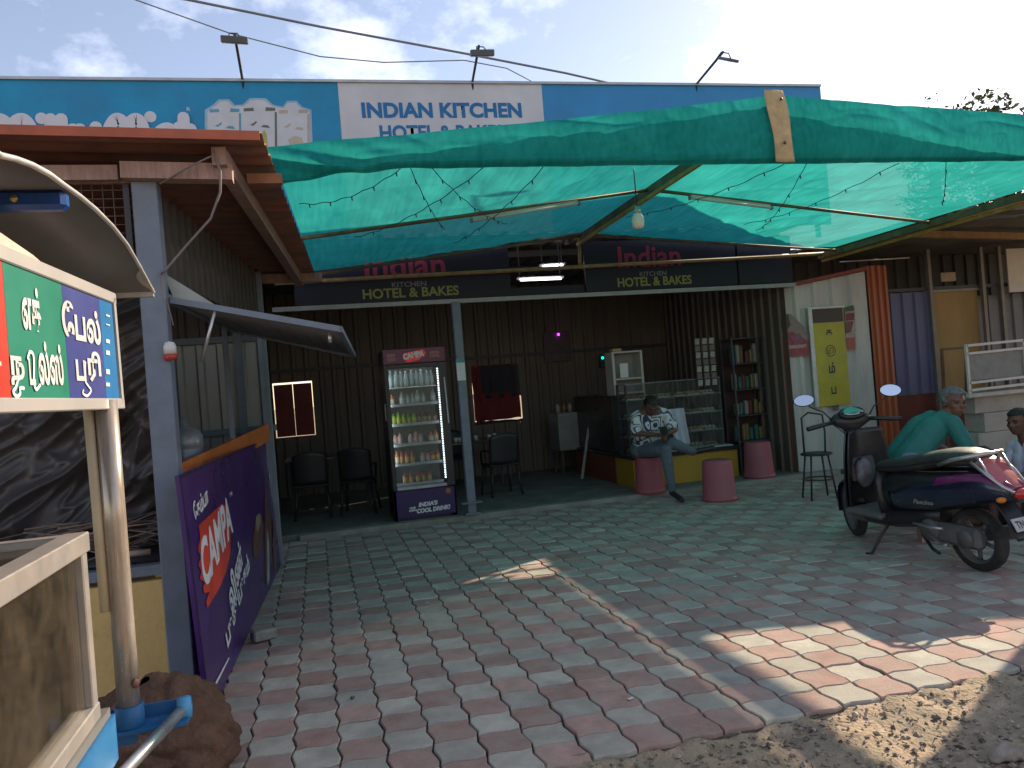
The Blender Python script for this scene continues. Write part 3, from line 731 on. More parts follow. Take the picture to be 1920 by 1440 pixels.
# flood lights on arms
HEADM = mat('lamp_head', (0.10, 0.11, 0.13), 0.5, 0.2)
for (bx, by, hx, hy, tx, ty, lab) in ((455, 152, 441, 80, 440, 64, 'left flood lamp on a thin arm above the carton print'),
                              (886, 158, 902, 104, 898, 86, 'middle flood lamp on a thin arm above the white sign panel'),
                              (1306, 164, 1345, 108, 1356, 97, 'right flood lamp on a slanted arm above the plain blue panel')):
    a = P(bx, by, Y=BBY); a.z = topz(a.x)+0.02; h = P(hx, hy, Y=8.35); tp = P(tx, ty, Y=8.3)
    t = thing('flood_light', lab, 'flood light', a, 'flood lamps over the signboard')
    w = MB(); w.tube([a-Vector((0, -.04, .3)), a, a.lerp(tp, 0.5), tp], 0.016, 8); w.build('arm', DARKST, t)
    if 'right' in lab:
        c = P(1366, 112, Y=8.2)
        w = MB(); w.box(c, (0.17, 0.20, 0.035), (0.5, 0.05, 0.2), 0.006); hd = w.build('lamp_head', HEADM, t)
        w = MB(); w.tube([P(1345, 108, Y=8.3), P(1352, 98, Y=8.25), P(1366, 100, Y=8.2), P(1371, 112, Y=8.2)], 0.008, 6); w.build('bracket', DARKST, t)
    else:
        w = MB(); w.box(h-Vector((0, 0.06, 0)), (0.27, 0.12, 0.07), (0.35, 0.02, 0.03 if bx < 600 else -0.15), 0.008); hd = w.build('lamp_head', HEADM, t)
        w = MB(); w.tube([h+Vector((-.06, -.05, .03)), h+Vector((-.05, -.02, .09)), h+Vector((.03, -.02, .09)), h+Vector((.06, -.05, .03))], 0.007, 6); w.build('bracket', DARKST, t)
# overhead cables
CAB = mat('cable_grey', (0.16, 0.17, 0.19), 0.6)
for (pts, r, lab) in (([(200, -24, 10), (350, -1, 10), (600, 50, 10.3), (870, 100, 10.6), (1060, 137, 10.8), (1250, 180, 11)], 0.016, 'thicker upper cable crossing the sky above the signboard'),
                      ([(160, -42, 10), (255, 0, 10), (430, 62, 10.2), (600, 106, 10.4), (720, 117, 10.5), (870, 113, 10.6), (950, 128, 10.8), (1040, 175, 11)], 0.008, 'thin sagging lower cable crossing the sky above the signboard')):
    q = [P(x, y, Y=Y) for x, y, Y in pts]; w = MB(); w.tube(q, r, 6)
    tag(w.build('overhead_cable', CAB), lab, 'cable', 'overhead cables')

# ================================================================== LEFT KIOSK
kiosk = thing('kiosk_building', 'small left stall with red-brown corrugated roof and blue-grey posts', 'stall', (-1.6, 4.6, 0))
SW0, SW1 = Vector((-0.83, 4.56, 0)), Vector((-0.47, 7.60, 0)); SWD = (SW1-SW0).normalized(); SWN = Vector((SWD.y, -SWD.x, 0))
def SW(s, z, out=0.0): return SW0+SWD*s+SWN*out+Vector((0, 0, z))
PLAST = mat('yellow_plaster', (0.78, 0.53, 0.21), 0.9, var=0.25, scale=4, bump=0.4, bscale=30, dirt=(0.52, 0.34, 0.15), damt=0.8, dscale=4, spec=0.15)
REDR = mat('roof_red', (0.24, 0.095, 0.065), 0.6, var=0.25, scale=5, dirt=(0.12, 0.08, 0.065), damt=0.9, dscale=4)
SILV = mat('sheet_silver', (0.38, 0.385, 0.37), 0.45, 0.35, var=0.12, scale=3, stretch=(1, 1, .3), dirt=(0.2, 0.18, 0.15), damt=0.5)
WOODP = mat('wood_pinkish', (0.38, 0.24, 0.20), 0.75, var=0.25, scale=8, stretch=(6, 6, 1), dirt=(0.18, 0.11, 0.09), damt=0.6)
BLACKT = mat('black_sheet', (0.075, 0.066, 0.064), 0.42, var=0.15, scale=2, bump=0.15, bscale=30, spec=0.5)
w = MB(); w.box((-0.83, 4.58, 1.40), (0.13, 0.13, 2.80), None, 0.006); post = w.build('post', POSTG, kiosk)
w = MB(); w.box((SW1.x, SW1.y, 1.40), (0.09, 0.09, 2.80), None, 0.005); w.build('post', POSTG, kiosk)
w = MB(); w.box((-4.2, 4.60, 1.45), (0.12, 0.12, 2.9)); w.build('post', POSTG, kiosk)
# front dwarf wall with broken edge, sill rail, side dwarf wall
w = MB(); w.box((-2.55, 4.63, 0.29), (3.30, 0.14, 0.62)); w.build('front_wall', PLAST, kiosk)
w = MB(); w.box((-2.55, 4.615, 0.655), (3.30, 0.08, 0.055)); w.build('sill_rail', POSTG, kiosk)
w = MB(); q = [(0, 0), (2.98, 0), (2.98, 0.66), (0, 0.66)]; w.prism([(a+.07, b) for a, b in q], 0.10, frame(SW(0, 0, -0.13), SWD, (0, 0, 1))); w.build('side_wall', PLAST, kiosk)
w = MB(); w.bar(SW(0.08, 0.34, -0.015), SW(0.08, 0.80, -0.015), 0.03, 0.05); w.build('wall_end_strip', mat('cream_paint', (0.55, 0.45, 0.24), 0.7, dirt=(0.3, 0.22, 0.12)), kiosk)
# orange upper strip and its small uprights
ORG = mat('orange_board', (0.52, 0.15, 0.035), 0.55, var=0.2, scale=7, dirt=(0.25, 0.09, 0.04), damt=0.5)
w = MB(); w.bar(SW(0.05, 1.13, 0.01), SW(3.0, 1.27, 0.01), 0.02, 0.16); w.build('orange_board', ORG, kiosk)
w = MB(); w.bar(SW(0.02, 0.70, 0.0), SW(0.02, 1.32, 0.0), 0.05, 0.05); w.build('stub_post', POSTG, kiosk)
for s in (1.6, 2.97):
    w = MB(); w.bar(SW(s, 0.66, 0.0), SW(s, 2.15 if s < 2 else 2.75, 0.0), 0.035, 0.035); w.build('upright', POSTG, kiosk)
w = MB(); w.bar(SW(0.1, 2.18, 0.0), SW(3.0, 2.22, 0.0), 0.04, 0.05); w.build('head_rail', POSTG, kiosk)
# inner back wall of single silver sheets, darker upper part
KY = 7.85
x = -4.2
while x < -0.6:
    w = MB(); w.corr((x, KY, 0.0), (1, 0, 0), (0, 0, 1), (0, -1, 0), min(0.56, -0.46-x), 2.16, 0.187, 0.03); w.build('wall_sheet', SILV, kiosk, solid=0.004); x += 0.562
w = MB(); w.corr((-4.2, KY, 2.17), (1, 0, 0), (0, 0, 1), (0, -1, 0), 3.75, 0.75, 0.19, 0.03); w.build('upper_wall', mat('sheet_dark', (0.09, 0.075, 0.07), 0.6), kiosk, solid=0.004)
w = MB(); w.corr((-4.25, 4.6, 0.0), (0, 1, 0), (0, 0, 1), (1, 0, 0), 3.25, 2.9, 0.19, 0.03); w.build('side_sheet', SILV, kiosk, solid=0.004)
for z in (1.30, 2.19):
    w = MB(); w.box((-2.3, KY-0.06, z), (3.8, 0.05, 0.06)); w.build('wall_rail', POSTG, kiosk)
w = MB(); w.box((-0.70, KY-0.07, 1.2), (0.07, 0.07, 2.4)); w.build('inner_post', POSTG, kiosk)
# upper side cladding above the opening (dark sheet under the roof)
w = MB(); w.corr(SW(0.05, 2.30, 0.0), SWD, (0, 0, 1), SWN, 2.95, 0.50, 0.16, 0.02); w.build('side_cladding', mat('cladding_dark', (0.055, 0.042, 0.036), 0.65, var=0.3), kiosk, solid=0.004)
# roof: ribs run along X, scalloped right edge
def kroof(u, v):
    fl, fr_, br, bl = Vector((-4.7, 4.24, 3.06)), Vector((-0.18, 4.28, 2.985)), Vector((0.09, 8.25, 2.845)), Vector((-4.7, 8.2, 2.92))
    p = fl.lerp(fr_, u).lerp(bl.lerp(br, u), v)
    p.z += 0.017*math.sin(2*math.pi*v*24); return p
w = MB(); w.grid(2, 192, kroof); w.build('roof_sheet', REDR, kiosk, solid=0.004)
w = MB(); w.bar((-4.7, 4.235, 3.045), (-0.19, 4.275, 2.97), 0.012, 0.05); w.build('roof_lip', mat('lip_sunlit', (0.40, 0.10, 0.05), 0.55, var=0.2), kiosk)  # front lip of the red roof, sunlight put into its brighter orange
a, b = P(410, 292, Y=4.40), P(562, 528, Y=8.2)
w = MB(); w.bar(a, b, 0.075, 0.10); w.build('rafter', WOODP, kiosk)
w = MB(); w.bar((-0.93, 4.50, 2.845), (-0.36, 4.50, 2.83), 0.10, 0.09); w.build('rafter', WOODP, kiosk)
w = MB(); w.bar((-4.3, 4.52, 2.84), (-0.95, 4.52, 2.84), 0.07, 0.08); w.build('rafter', WOODP, kiosk)
w = MB(); w.bar((-0.30, 4.75, 2.87), (-0.10, 4.75, 2.87), 0.05, 0.06); w.build('rafter', mat('wood_orange', (0.28, 0.12, 0.06), 0.75, var=0.3), kiosk)
w = MB(); w.bar((-0.6, 8.0, 2.80), (0.15, 8.0, 2.79), 0.07, 0.09); w.build('rafter', WOODP, kiosk)
# wire grille beside the post: single wires
GRL = mat('grille_wire', (0.16, 0.10, 0.085), 0.6, 0.2)
for k in range(9):
    x = -1.36+k*0.052; w = MB(); w.tube([(x, 4.56, 2.36), (x, 4.56, 2.80)], 0.0035, 5); w.build('grille_wire', GRL, kiosk)
for k in range(9):
    z = 2.38+k*0.048; w = MB(); w.tube([(-1.40, 4.565, z), (-0.90, 4.565, z)], 0.0035, 5); w.build('grille_wire', GRL, kiosk)
w = MB(); w.bar((-4.2, 4.56, 2.82), (-0.90, 4.56, 2.82), 0.03, 0.045); w.build('grille_frame', WOODP, kiosk)
w = MB(); w.bar((-4.2, 4.60, 2.22), (-0.90, 4.60, 2.22), 0.06, 0.06); w.build('front_rail', POSTG, kiosk)
w = MB(); w.bar((-0.93, 4.57, 2.24), (-0.93, 4.57, 2.82), 0.03, 0.03); w.build('grille_frame', DARKST, kiosk)
# propped-up hatch flap on the side
A, B = P(320, 563, Y=4.62), P(637, 617, Y=4.62); Cc, D = P(664, 667, Y=6.5), P(430, 618, Y=6.5)
flap = MB(); up = Vector((0, 0, 0.006))
flap.grid(30, 1, lambda u, v: A.lerp(B, u).lerp(D.lerp(Cc, u), v)+Vector((0, 0, 0.010*(1 if int(u*30) % 3 == 0 else 0))))
fo = flap.build('hatch_flap', mat('flap_sheet', (0.20, 0.19, 0.185), 0.5, 0.3, var=0.15, dirt=(0.12, 0.1, 0.09)), kiosk, solid=0.005)
for e0, e1 in ((A, B), (B, Cc), (D, Cc), (A, D)):
    w = MB(); w.bar(e0, e1, 0.03, 0.035); w.build('flap_frame', POSTG, fo)
m0 = A.lerp(B, 0.25)
w = MB(); w.tube([m0+Vector((0, 0, -.02)), m0+Vector((-0.10, 0.05, -0.30))], 0.010, 8); w.build('flap_strut', ALU, fo)
w = MB(); w.tube([B+Vector((-0.06, .1, -.01)), B+Vector((-0.06, .1, -.07))], 0.012, 8); w.build('flap_latch', ALU, fo)
w = MB(); w.add([A+Vector((-.03, 0, .16)), A+Vector((.02, 0, .0)), m0, m0+Vector((0, 0, .02))], [(0, 1, 2, 3)]); w.build('flap_gusset', mat('pale_sheet', (0.35, 0.37, 0.34), 0.5), fo, solid=0.004)
# black plastic sheet hung inside, seen over the dwarf wall
w = MB()
def sheet(u, v):
    x = -4.1+u*3.2; z = 0.68+v*1.6
    a_ = x*.80+z*.60; b_ = z*.80-x*.60; n1 = noise.noise(Vector((x*1.4, z*1.2, 3))); y = 5.42+0.25*n1-0.16*(1-abs(noise.noise(Vector((b_*4.5+n1, a_*.9, 8)))))**4-0.05*(1-abs(noise.noise(Vector((b_*13, a_*1.6+n1, 2)))))**4-0.05*(1-abs(noise.noise(Vector((a_*5-n1*2, b_*2.0, 12)))))**6-0.2*v
    return Vector((x, y, z))
w.grid(240, 130, sheet)
tag(w.build('plastic_sheet', BLACKT), 'crumpled black plastic sheet hanging inside the left stall', 'sheet')
# bundle of dry sticks on the sill
t = thing('stick_bundle', 'heap of thin dry cane sticks on the sill of the left stall', 'sticks', (-1.2, 4.85, 0.65)); rs = random.Random(5)
STK = mat('dry_stick', (0.24, 0.17, 0.13), 0.85, var=0.4, rand=0.3)
w = MB()
for k in range(46):
    c = Vector((-1.25+rs.uniform(-.35, .3), 4.98+rs.uniform(-.18, .18), 0.74+rs.uniform(0, 0.16))); q = rs.uniform(-0.7, 0.7); L = rs.uniform(0.25, 0.6)
    d = Vector((math.cos(q), 0.35*math.sin(q*3), math.sin(q)*0.35))*L/2
    w.tube([c-d, c+Vector((0, 0, .01)), c+d], rs.uniform(0.003, 0.007), 5)
tag(w.build('sticks', STK, t), kind='stuff')
w = MB(); w.tube([(-1.18, 4.70, 0.74), (-0.98, 4.72, 0.735)], 0.018, 8); w.build('cut_cane', mat('cut_cane', (0.42, 0.30, 0.24), 0.8, var=0.2), t)
w = MB(); w.grid(1, 1, lambda u, v: Vector((-1.6+u*0.8, 4.75+v*0.5, 0.683))); w.build('tray', DARKST, t, solid=0.01)
# water jar behind the hatch
jp = P(347, 868, Y=5.75)
w = MB(); jz = [(0.0, 0), (0.125, 0.0), (0.135, 0.02), (0.135, 0.10), (0.128, 0.115), (0.135, 0.13), (0.135, 0.22), (0.128, 0.235), (0.135, 0.25), (0.130, 0.33), (0.10, 0.37), (0.035, 0.40), (0.032, 0.45), (0.0, 0.45)]
jar_z = 1.02
w.lathe(jz, 20, Matrix.Translation((jp.x, jp.y, jar_z)))
tag(w.build('water_jar', mat('jar_grey', (0.20, 0.23, 0.26), 0.25, var=0.1, spec=0.6)), 'large ribbed grey water jar standing behind the side hatch', 'jar')
w = MB(); w.box((jp.x-0.05, jp.y, jar_z-0.022), (0.5, 0.5, 0.04)); shf = w.build('shelf', WOODP, kiosk)
for sx in (-.2, .1):
    w = MB(); w.box((jp.x+sx, jp.y, (jar_z-0.04)/2), (0.04, 0.04, jar_z-0.045)); w.build('shelf_leg', WOODP, kiosk)
# alarm lamp on the post, cables
ap = P(319, 660, Y=4.50); t = thing('alarm_lamp', 'small white alarm lamp with a red base on the blue-grey post', 'lamp', ap)
w = MB(); w.lathe([(0.032, -0.045), (0.036, -0.03), (0.036, -0.012)], 16, Matrix.Translation(ap)); w.build('base', mat('lamp_red', (0.40, 0.05, 0.03), 0.4), t)
w = MB(); w.lathe([(0.033, -0.012), (0.034, 0.03), (0.024, 0.052), (0.0, 0.06)], 16, Matrix.Translation(ap)); w.build('dome', WHITEP, t)
w = MB(); w.bar(ap+Vector((-.02, 0.02, 0.0)), ap+Vector((-.06, .05, 0.0)), 0.02, 0.03); w.build('bracket', DARKST, t)
for (pts, r, lab) in (([(398, 280, 4.38), (413, 320, 4.40), (413, 360, 4.42), (395, 410, 4.44), (350, 460, 4.46), (312, 505, 4.47), (300, 515, 4.50)], 0.007, 'grey cable drooping from the rafter end to the blue-grey post'),
                      ([(300, 510, 4.47), (306, 560, 4.46), (318, 590, 4.46), (312, 560, 4.46), (325, 610, 4.46)], 0.004, 'thin loose wires tangled at the top of the hatch'),
                      ([(395, 293, 4.36), (350, 315, 4.40), (300, 345, 4.48)], 0.005, 'short wire running along the pinkish rafter to the post')):
    w = MB(); w.tube([P(x_, y_, Y=Y_) for x_, y_, Y_ in pts], r, 6); tag(w.build('cable', mat('cable_brown', (0.20, 0.16, 0.15), 0.6)), lab, 'cable')

# ------------------------------------------------------------------ leaning drink poster
PU = mat('poster_purple', (0.055, 0.018, 0.12), 0.3, var=0.25, scale=2, spec=0.5)
PUD = mat('poster_edge', (0.03, 0.012, 0.06), 0.4)
WHT = mat('print_white', (0.68, 0.68, 0.70), 0.45, var=0.04)
p00, p10 = Vector((-0.625, 4.02, 0.004)), Vector((-0.445, 7.58, 0.004))
t00, t10 = P(347, 896, Y=4.14), P(517, 816, Y=7.60)
t00.z = 1.19; t10.z = 1.25
poster = thing('poster_board', 'purple soft-drink advertising board leaning along the side of the left stall', 'poster', p00)
px_ = (p10-p00).normalized(); pz_ = (t00-p00); pz_ = (pz_-px_*pz_.dot(px_)).normalized(); pn_ = px_.cross(pz_)
PW, PH = (p10-p00).length, 1.20
PM = Matrix((px_, pz_, pn_)).transposed().to_4x4(); PM.translation = p00
w = MB(); w.box((PW/2, PH/2, -0.012), (PW, PH, 0.02), None, 0, 0, PM); w.build('panel', PU, poster)
for (c, d) in (((0.012, PH/2, 0.0), (0.024, PH, 0.006)), ((PW/2, PH-0.008, 0.0), (PW, 0.016, 0.006))):
    w = MB(); w.box(c, d, None, 0, 0, PM); w.build('edge_strip', PUD, poster)
def pq(px, py):
    """photo pixel -> poster plane (s, h)"""
    d = FW+RT*((px-960)/FPX)-UP*((py-720)/FPX); k = (p00-CAM).dot(pn_)/d.dot(pn_); q = PM.inverted() @ (CAM+d*k); return (q.x, q.y)
def ppoly(pts, m, dz, nm):
    w = MB(); w.add([(q[0], q[1], dz) for q in (pq(*p) for p in pts)], [list(range(len(pts)))[::-1]], 0, False, PM); return w.build(nm, m, poster)
ORED = mat('print_red', (0.62, 0.06, 0.035), 0.4, var=0.12, scale=3)
ppoly([(372, 985), (415, 945), (428, 952), (432, 990), (431, 1040), (424, 1070), (412, 1100), (396, 1128), (388, 1141), (386, 1128), (392, 1110), (382, 1112), (380, 1100), (384, 1092), (374, 1085), (377, 1070), (371, 1060), (376, 1045), (370, 1030), (375, 1010)], ORED, 0.002, 'brush_patch')
def ptext(body, x0, y0, x1, y1, hgt, m, bold=0.0, dz=0.004, shear=0.0):
    """text along the poster from pixel (x0,y0) to (x1,y1) through the letter centres, hgt in metres"""
    a, b = Vector((*pq(x0, y0), 0)), Vector((*pq(x1, y1), 0)); d = b-a; ang = math.atan2(d.y, d.x)
    M = PM @ Matrix.Translation((a+b)/2+Vector((0, 0, dz))) @ Matrix.Rotation(ang, 4, 'Z')
    return text('lettering', body, 0.2, m, M, poster, bold, fit=(d.length, hgt), shear=shear)
ptext('CAMPA', 377, 1065, 431, 962, 0.25, WHT, 0.007, shear=0.15)
ptext('ேகம்பா', 362, 961, 388, 925, 0.10, WHT, 0.006)
ptext('விண்', 429, 1128, 451, 1030, 0.19, WHT, 0.008)
ptext('புதுயுகம்', 424, 1205, 466, 1055, 0.17, WHT, 0.008)
ptext('TM', 429, 930, 434, 924, 0.03, WHT, 0.002)
ppoly([(392, 1300), (428, 1232), (429, 1235), (394, 1306)], WHT, 0.003, 'thin_rule')
ppoly([(384, 1316), (390, 1308), (391, 1318), (385, 1326)], WHT, 0.003, 'corner_mark')
SKN = mat('print_skin', (0.13, 0.06, 0.05), 0.4, var=0.3, scale=9); PHT = mat('print_bottle', (0.26, 0.20, 0.16), 0.4, var=0.4, scale=12)
ppoly([(478, 975), (489, 962), (494, 990), (490, 1030), (484, 1045), (475, 1045), (474, 1010)], SKN, 0.002, 'portrait_print')
ppoly([(479, 968), (487, 962), (489, 980), (481, 1000)], PHT, 0.003, 'portrait_print')
ppoly([(496, 925), (499, 905), (502, 950), (508, 975), (507, 1040), (503, 1080), (498, 1100), (496, 1010)], SKN, 0.002, 'portrait_print')
ppoly([(500, 990), (504, 1020), (505, 1085), (501, 1100)], mat('print_paleblue', (0.28, 0.36, 0.36), 0.4), 0.003, 'portrait_print')
ppoly([(512, 970), (516, 975), (519, 1060), (514, 1080), (511, 1020)], SKN, 0.002, 'portrait_print')
ptext('100', 505, 900, 507, 830, 0.10, WHT, 0.003)

# ================================================================== FOOD CART (foreground left)
CX = -0.60
cart = thing('food_cart', 'street food cart with glass case, curved roof and Tamil menu board', 'cart', (-1.1, 1.6, 0))
FRAMEW = mat('cart_frame', (0.34, 0.315, 0.30), 0.35, 0.4, var=0.12, scale=14, dirt=(0.42, 0.34, 0.27), damt=0.5, dscale=8)
CBLUE = mat('cart_blue', (0.015, 0.13, 0.31), 0.45, var=0.15, scale=12, dirt=(0.10, 0.2, 0.3), damt=0.4)
GLASS = glass_mat('cart_glass', (0.95, 0.96, 0.93), 0.06, 0.06, (0.60, 0.46, 0.30))
ROOFM = mat('cart_roof_metal', (0.22, 0.215, 0.215), 0.45, 0.4, var=0.15, scale=4, dirt=(0.22, 0.19, 0.17), damt=0.5)
# glass case
c0, c1, z0, z1, xl = 0.35, 2.17, 0.745, 1.215, -1.75
def cbar(nm, a, b, wd, ht, m=FRAMEW): w = MB(); w.bar(a, b, wd, ht, 0, 0.003); return w.build(nm, m, cart)
for x in (CX-0.022, xl):
    for y in (c0, c1-0.02): cbar('case_post', (x, y, z0), (x, y, z1-0.03), 0.042, 0.042)
for x in (CX-0.022, xl):
    cbar('case_rail', (x, c0, z1-0.02), (x, c1, z1-0.02), 0.06, 0.05); cbar('case_rail', (x, c0, z0+0.018), (x, c1, z0+0.018), 0.05, 0.04)
for y in (c0, c1-0.02):
    cbar('case_rail', (xl, y, z1-0.02), (CX-0.05, y, z1-0.02), 0.046, 0.046); cbar('case_rail', (xl, y, z0+0.018), (CX-0.05, y, z0+0.018), 0.04, 0.036)
w = MB(); w.box(((xl+CX)/2, (c0+c1)/2, z1-0.02), (CX-xl-0.09, c1-c0-0.07, 0.006)); w.build('glass_pane', GLASS, cart)
w = MB(); w.box((CX-0.022, (c0+c1)/2, (z0+z1)/2), (0.006, c1-c0-0.06, z1-z0-0.06)); w.build('glass_pane', GLASS, cart)
w = MB(); w.box(((xl+CX)/2, c1-0.02, (z0+z1)/2), (CX-xl-0.08, 0.006, z1-z0-0.06)); w.build('glass_pane', GLASS, cart)
w = MB(); w.box(((xl+CX)/2, 1.25, z0-0.012), (CX-xl+0.02, 1.95, 0.022)); w.build('deck', mat('deck_steel', (0.22, 0.22, 0.21), 0.5, 0.4, dirt=(0.12, 0.1, 0.08)), cart)
w = MB(); w.box(((xl+CX)/2, 1.25, z0-0.085), (CX-xl+0.035, 1.98, 0.12)); w.build('deck_frame', CBLUE, cart)
for x in (xl+.05, CX-0.05):
    for y in (0.4, 2.05): cbar('leg', (x, y, -0.03), (x, y, z0-0.14), 0.04, 0.04, CBLUE)
for x in (xl-0.02, CX-0.16):
    w = MB(); w.lathe([(0.0, -.02), (0.24, -.02), (0.26, -.012), (0.27, 0), (0.26, .012), (0.24, .02), (0, .02)], 24, Matrix.Translation((x, 1.1, 0.24)) @ Matrix.Rotation(R(90), 4, 'Y')); w.build('wheel', DARKST, cart)
# crumpled pale packet inside the case
pp = P(32, 1412, X=-0.78); w = MB(); blob(w, (pp.x-0.02, pp.y, z0+0.028), (0.05, 0.055, 0.03), 3, 0.6, 3.0)
tag(w.build('paper_packet', mat('paper_pale', (0.55, 0.55, 0.45), 0.8, var=0.2, scale=30)), 'crumpled pale paper packet lying inside the glass case of the cart', 'packet')
# pole with peeling film, blue collar and bracket
pb = P(241, 1345, X=CX-0.0); py_ = pb.y
FILM = mat('pole_film', (0.42, 0.36, 0.30), 0.25, 0.45, var=0.25, scale=16, stretch=(3, 3, .4), dirt=(0.30, 0.21, 0.13), damt=0.6, dscale=6)
w = MB(); w.tube([(CX+0.004, py_, z) for z in (0.60, 0.9, 1.2, 1.56)], 0.031, 20); pole = w.build('pole', FILM, cart)
w = MB(); w.tube([(CX-0.036, py_-0.012, 0.95), (CX-0.037, py_-0.012, 1.25), (CX-0.040, py_-0.012, 1.55)], 0.014, 10); w.build('film_flap', mat('film_cream', (0.55, 0.45, 0.30), 0.5), pole)
w = MB(); w.lathe([(0.036, 0), (0.040, 0.004), (0.040, 0.062), (0.036, 0.066)], 20, Matrix.Translation((CX+0.004, py_, 0.605))); w.build('collar', CBLUE, pole)
w = MB(); w.lathe([(0.004, 0), (0.013, 0.0), (0.013, 0.005), (0.006, 0.008), (0.0, 0.008)], 14, Matrix.Translation((CX+0.030, py_-0.022, 0.735)) @ frame((0, 0, 0), (0.6, 0.8, 0), (0, 0, 1))); w.build('bolt', mat('rust_bolt', (0.16, 0.07, 0.05), 0.7), pole)
w = MB(); w.box((CX+0.045, py_+0.005, 0.602), (0.24, 0.10, 0.012), None, 0.002); w.box((CX+0.045, py_+0.052, 0.622), (0.24, 0.008, 0.045))
br = w.build('bracket', CBLUE, cart)
w = MB(); w.bar((xl+.3, py_, 0.58), (CX+0.02, py_, 0.58), 0.05, 0.035); w.bar((xl+.4, py_, 0.58), (xl+.4, 1.9, 0.62), 0.04, 0.04); w.build('bracket_arm', CBLUE, cart)
h0 = Vector((CX+0.15, py_+0.01, 0.63)); h1 = P(232, 1448, Z=0.56)
w = MB(); w.tube([h0, h1, h1+(h1-h0)*0.8], 0.017, 14); hb = w.build('handle_bar', mat('steel_bar', (0.50, 0.50, 0.48), 0.3, 0.7, var=0.2, scale=20), cart)
w = MB(); w.lathe([(0.0, -0.03), (0.020, -0.028), (0.022, 0.0), (0.020, 0.03), (0, 0.032)], 14, Matrix.Translation(h0)); w.build('handle_cap', mat('cap_lightblue', (0.10, 0.36, 0.62), 0.4), hb)
# menu board along Y, facing +X, its near end turned slightly away
SROT = Matrix.Translation((CX, 2.545, 0)) @ Matrix.Rotation(-0.058, 4, 'Z') @ Matrix.Translation((-CX, -2.545, 0)); SRI = SROT.inverted()
def PS(x, y, X):
    d = FW+RT*((x-960)/FPX)-UP*((y-720)/FPX); c = SRI @ CAM; e = SRI.to_3x3() @ d; return c+e*((X-c.x)/e.x)
s_far, s_near, sz0, sz1 = 2.545, 0.55, 1.548, 1.872
sign = MB(); sign.box((CX, (s_far+s_near)/2, (sz0+sz1)/2), (0.035, s_far-s_near, sz1-sz0)); sb = sign.build('menu_board', WHITEP, cart)
for (a, b, wd, ht) in (((CX+0.004, s_near, sz0), (CX+0.004, s_far+0.02, sz0), 0.045, 0.032), ((CX+0.004, s_near, sz1), (CX+0.004, s_far+0.015, sz1), 0.045, 0.034)):
    w = MB(); w.bar(a, b, wd, ht, 0, 0.003); w.build('board_frame', mat('frame_white', (0.37, 0.355, 0.34), 0.4, 0.15, var=0.08, dirt=(0.33, 0.30, 0.27)), sb)
w = MB(); w.bar((CX+0.004, s_far+0.005, sz0), (CX+0.004, s_far-0.003, sz1), 0.045, 0.02); w.build('board_frame', MATS['frame_white'], sb)
SX = CX+0.019
def spanel(y0, y1, col, nm):
    w = MB(); w.box((SX, (y0+y1)/2, (sz0+sz1)/2), (0.003, y1-y0-0.0015, sz1-sz0-0.032)); return w.build('menu_panel', mat(nm, col, 0.35, var=0.06, spec=0.5), sb)
yb = PS(122, 640, SX).y; yr = PS(18, 700, SX).y; yl = PS(195, 700, SX).y
g_red = spanel(s_near+0.01, yr, (0.42, 0.045, 0.03), 'menu_red'); g_grn = spanel(yr, yb, (0.02, 0.17, 0.115), 'menu_green')
g_blu = spanel(yb, yl, (0.045, 0.055, 0.20), 'menu_blue'); g_sky = spanel(yl, s_far-0.012, (0.02, 0.14, 0.33), 'menu_sky')
def stext(parent, body, x0, y0, x1, y1, bold=0.010):
    """glyphs filling the photo-pixel box on the board plane"""
    a, b = PS(x0, (y0+y1)/2, SX+0.004), PS(x1, (y0+y1)/2, SX+0.004); xm = (x0+x1)/2
    t_, u_ = PS(xm, y0, SX+0.004), PS(xm, y1, SX+0.004)
    M = frame((SX+0.004, (a.y+b.y)/2, (t_.z+u_.z)/2), (0, 1, 0), (0, 0, 1))
    return text('lettering', body, 0.1, mat('menu_ink', (0.52, 0.51, 0.50), 0.45), M, parent, bold*0.36, fit=(b.y-a.y, t_.z-u_.z))
def sstroke(parent, pts, wd):
    w = MB()
    q = [PS(x, y, SX+0.0045) for x, y in pts]; M = frame((SX+0.0045, 0, 0), (0, 1, 0), (0, 0, 1))
    stroke2d(w, [(v.y, v.z) for v in q], wd, M); return w.build('lettering', WHT, parent)
stext(g_grn, 'எக்', 41, 537, 76, 620)
stext(g_grn, 'ந', 20, 668, 46, 722); sstroke(g_grn, [(34, 712), (30, 726), (25, 734), (31, 743), (38, 738), (38, 728), (44, 728)], 0.008)
stext(g_grn, 'ட', 55, 672, 66, 722); sstroke(g_grn, [(52, 672), (56, 660), (62, 664), (64, 680), (64, 715), (68, 730), (75, 722)], 0.008)
stext(g_grn, 'ல்', 72, 640, 92, 722); stext(g_grn, 'ஸ்', 93, 645, 118, 722)
stext(g_blu, 'ேபல்', 117, 572, 187, 640); stext(g_blu, 'ப', 143, 675, 161, 714)
sstroke(g_blu, [(160, 680), (160, 712), (166, 724), (171, 732), (164, 742), (156, 738), (156, 732)], 0.007); stext(g_blu, 'ரி', 165, 659, 189, 716)
for (y0_, y1_) in ((588, 596), (606, 612), (634, 646), (655, 668), (690, 704), (716, 726)):
    w = MB(); a = PS(197, y0_, SX+0.003); b = PS(207, y1_, SX+0.003); w.box((SX+0.003, (a.y+b.y)/2, (a.z+b.z)/2), (0.002, abs(b.y-a.y)*0.7, abs(a.z-b.z)*0.7)); w.build('small_print', WHT, g_sky)
stext(g_red, 'ள்', -30, 660, 3, 716)
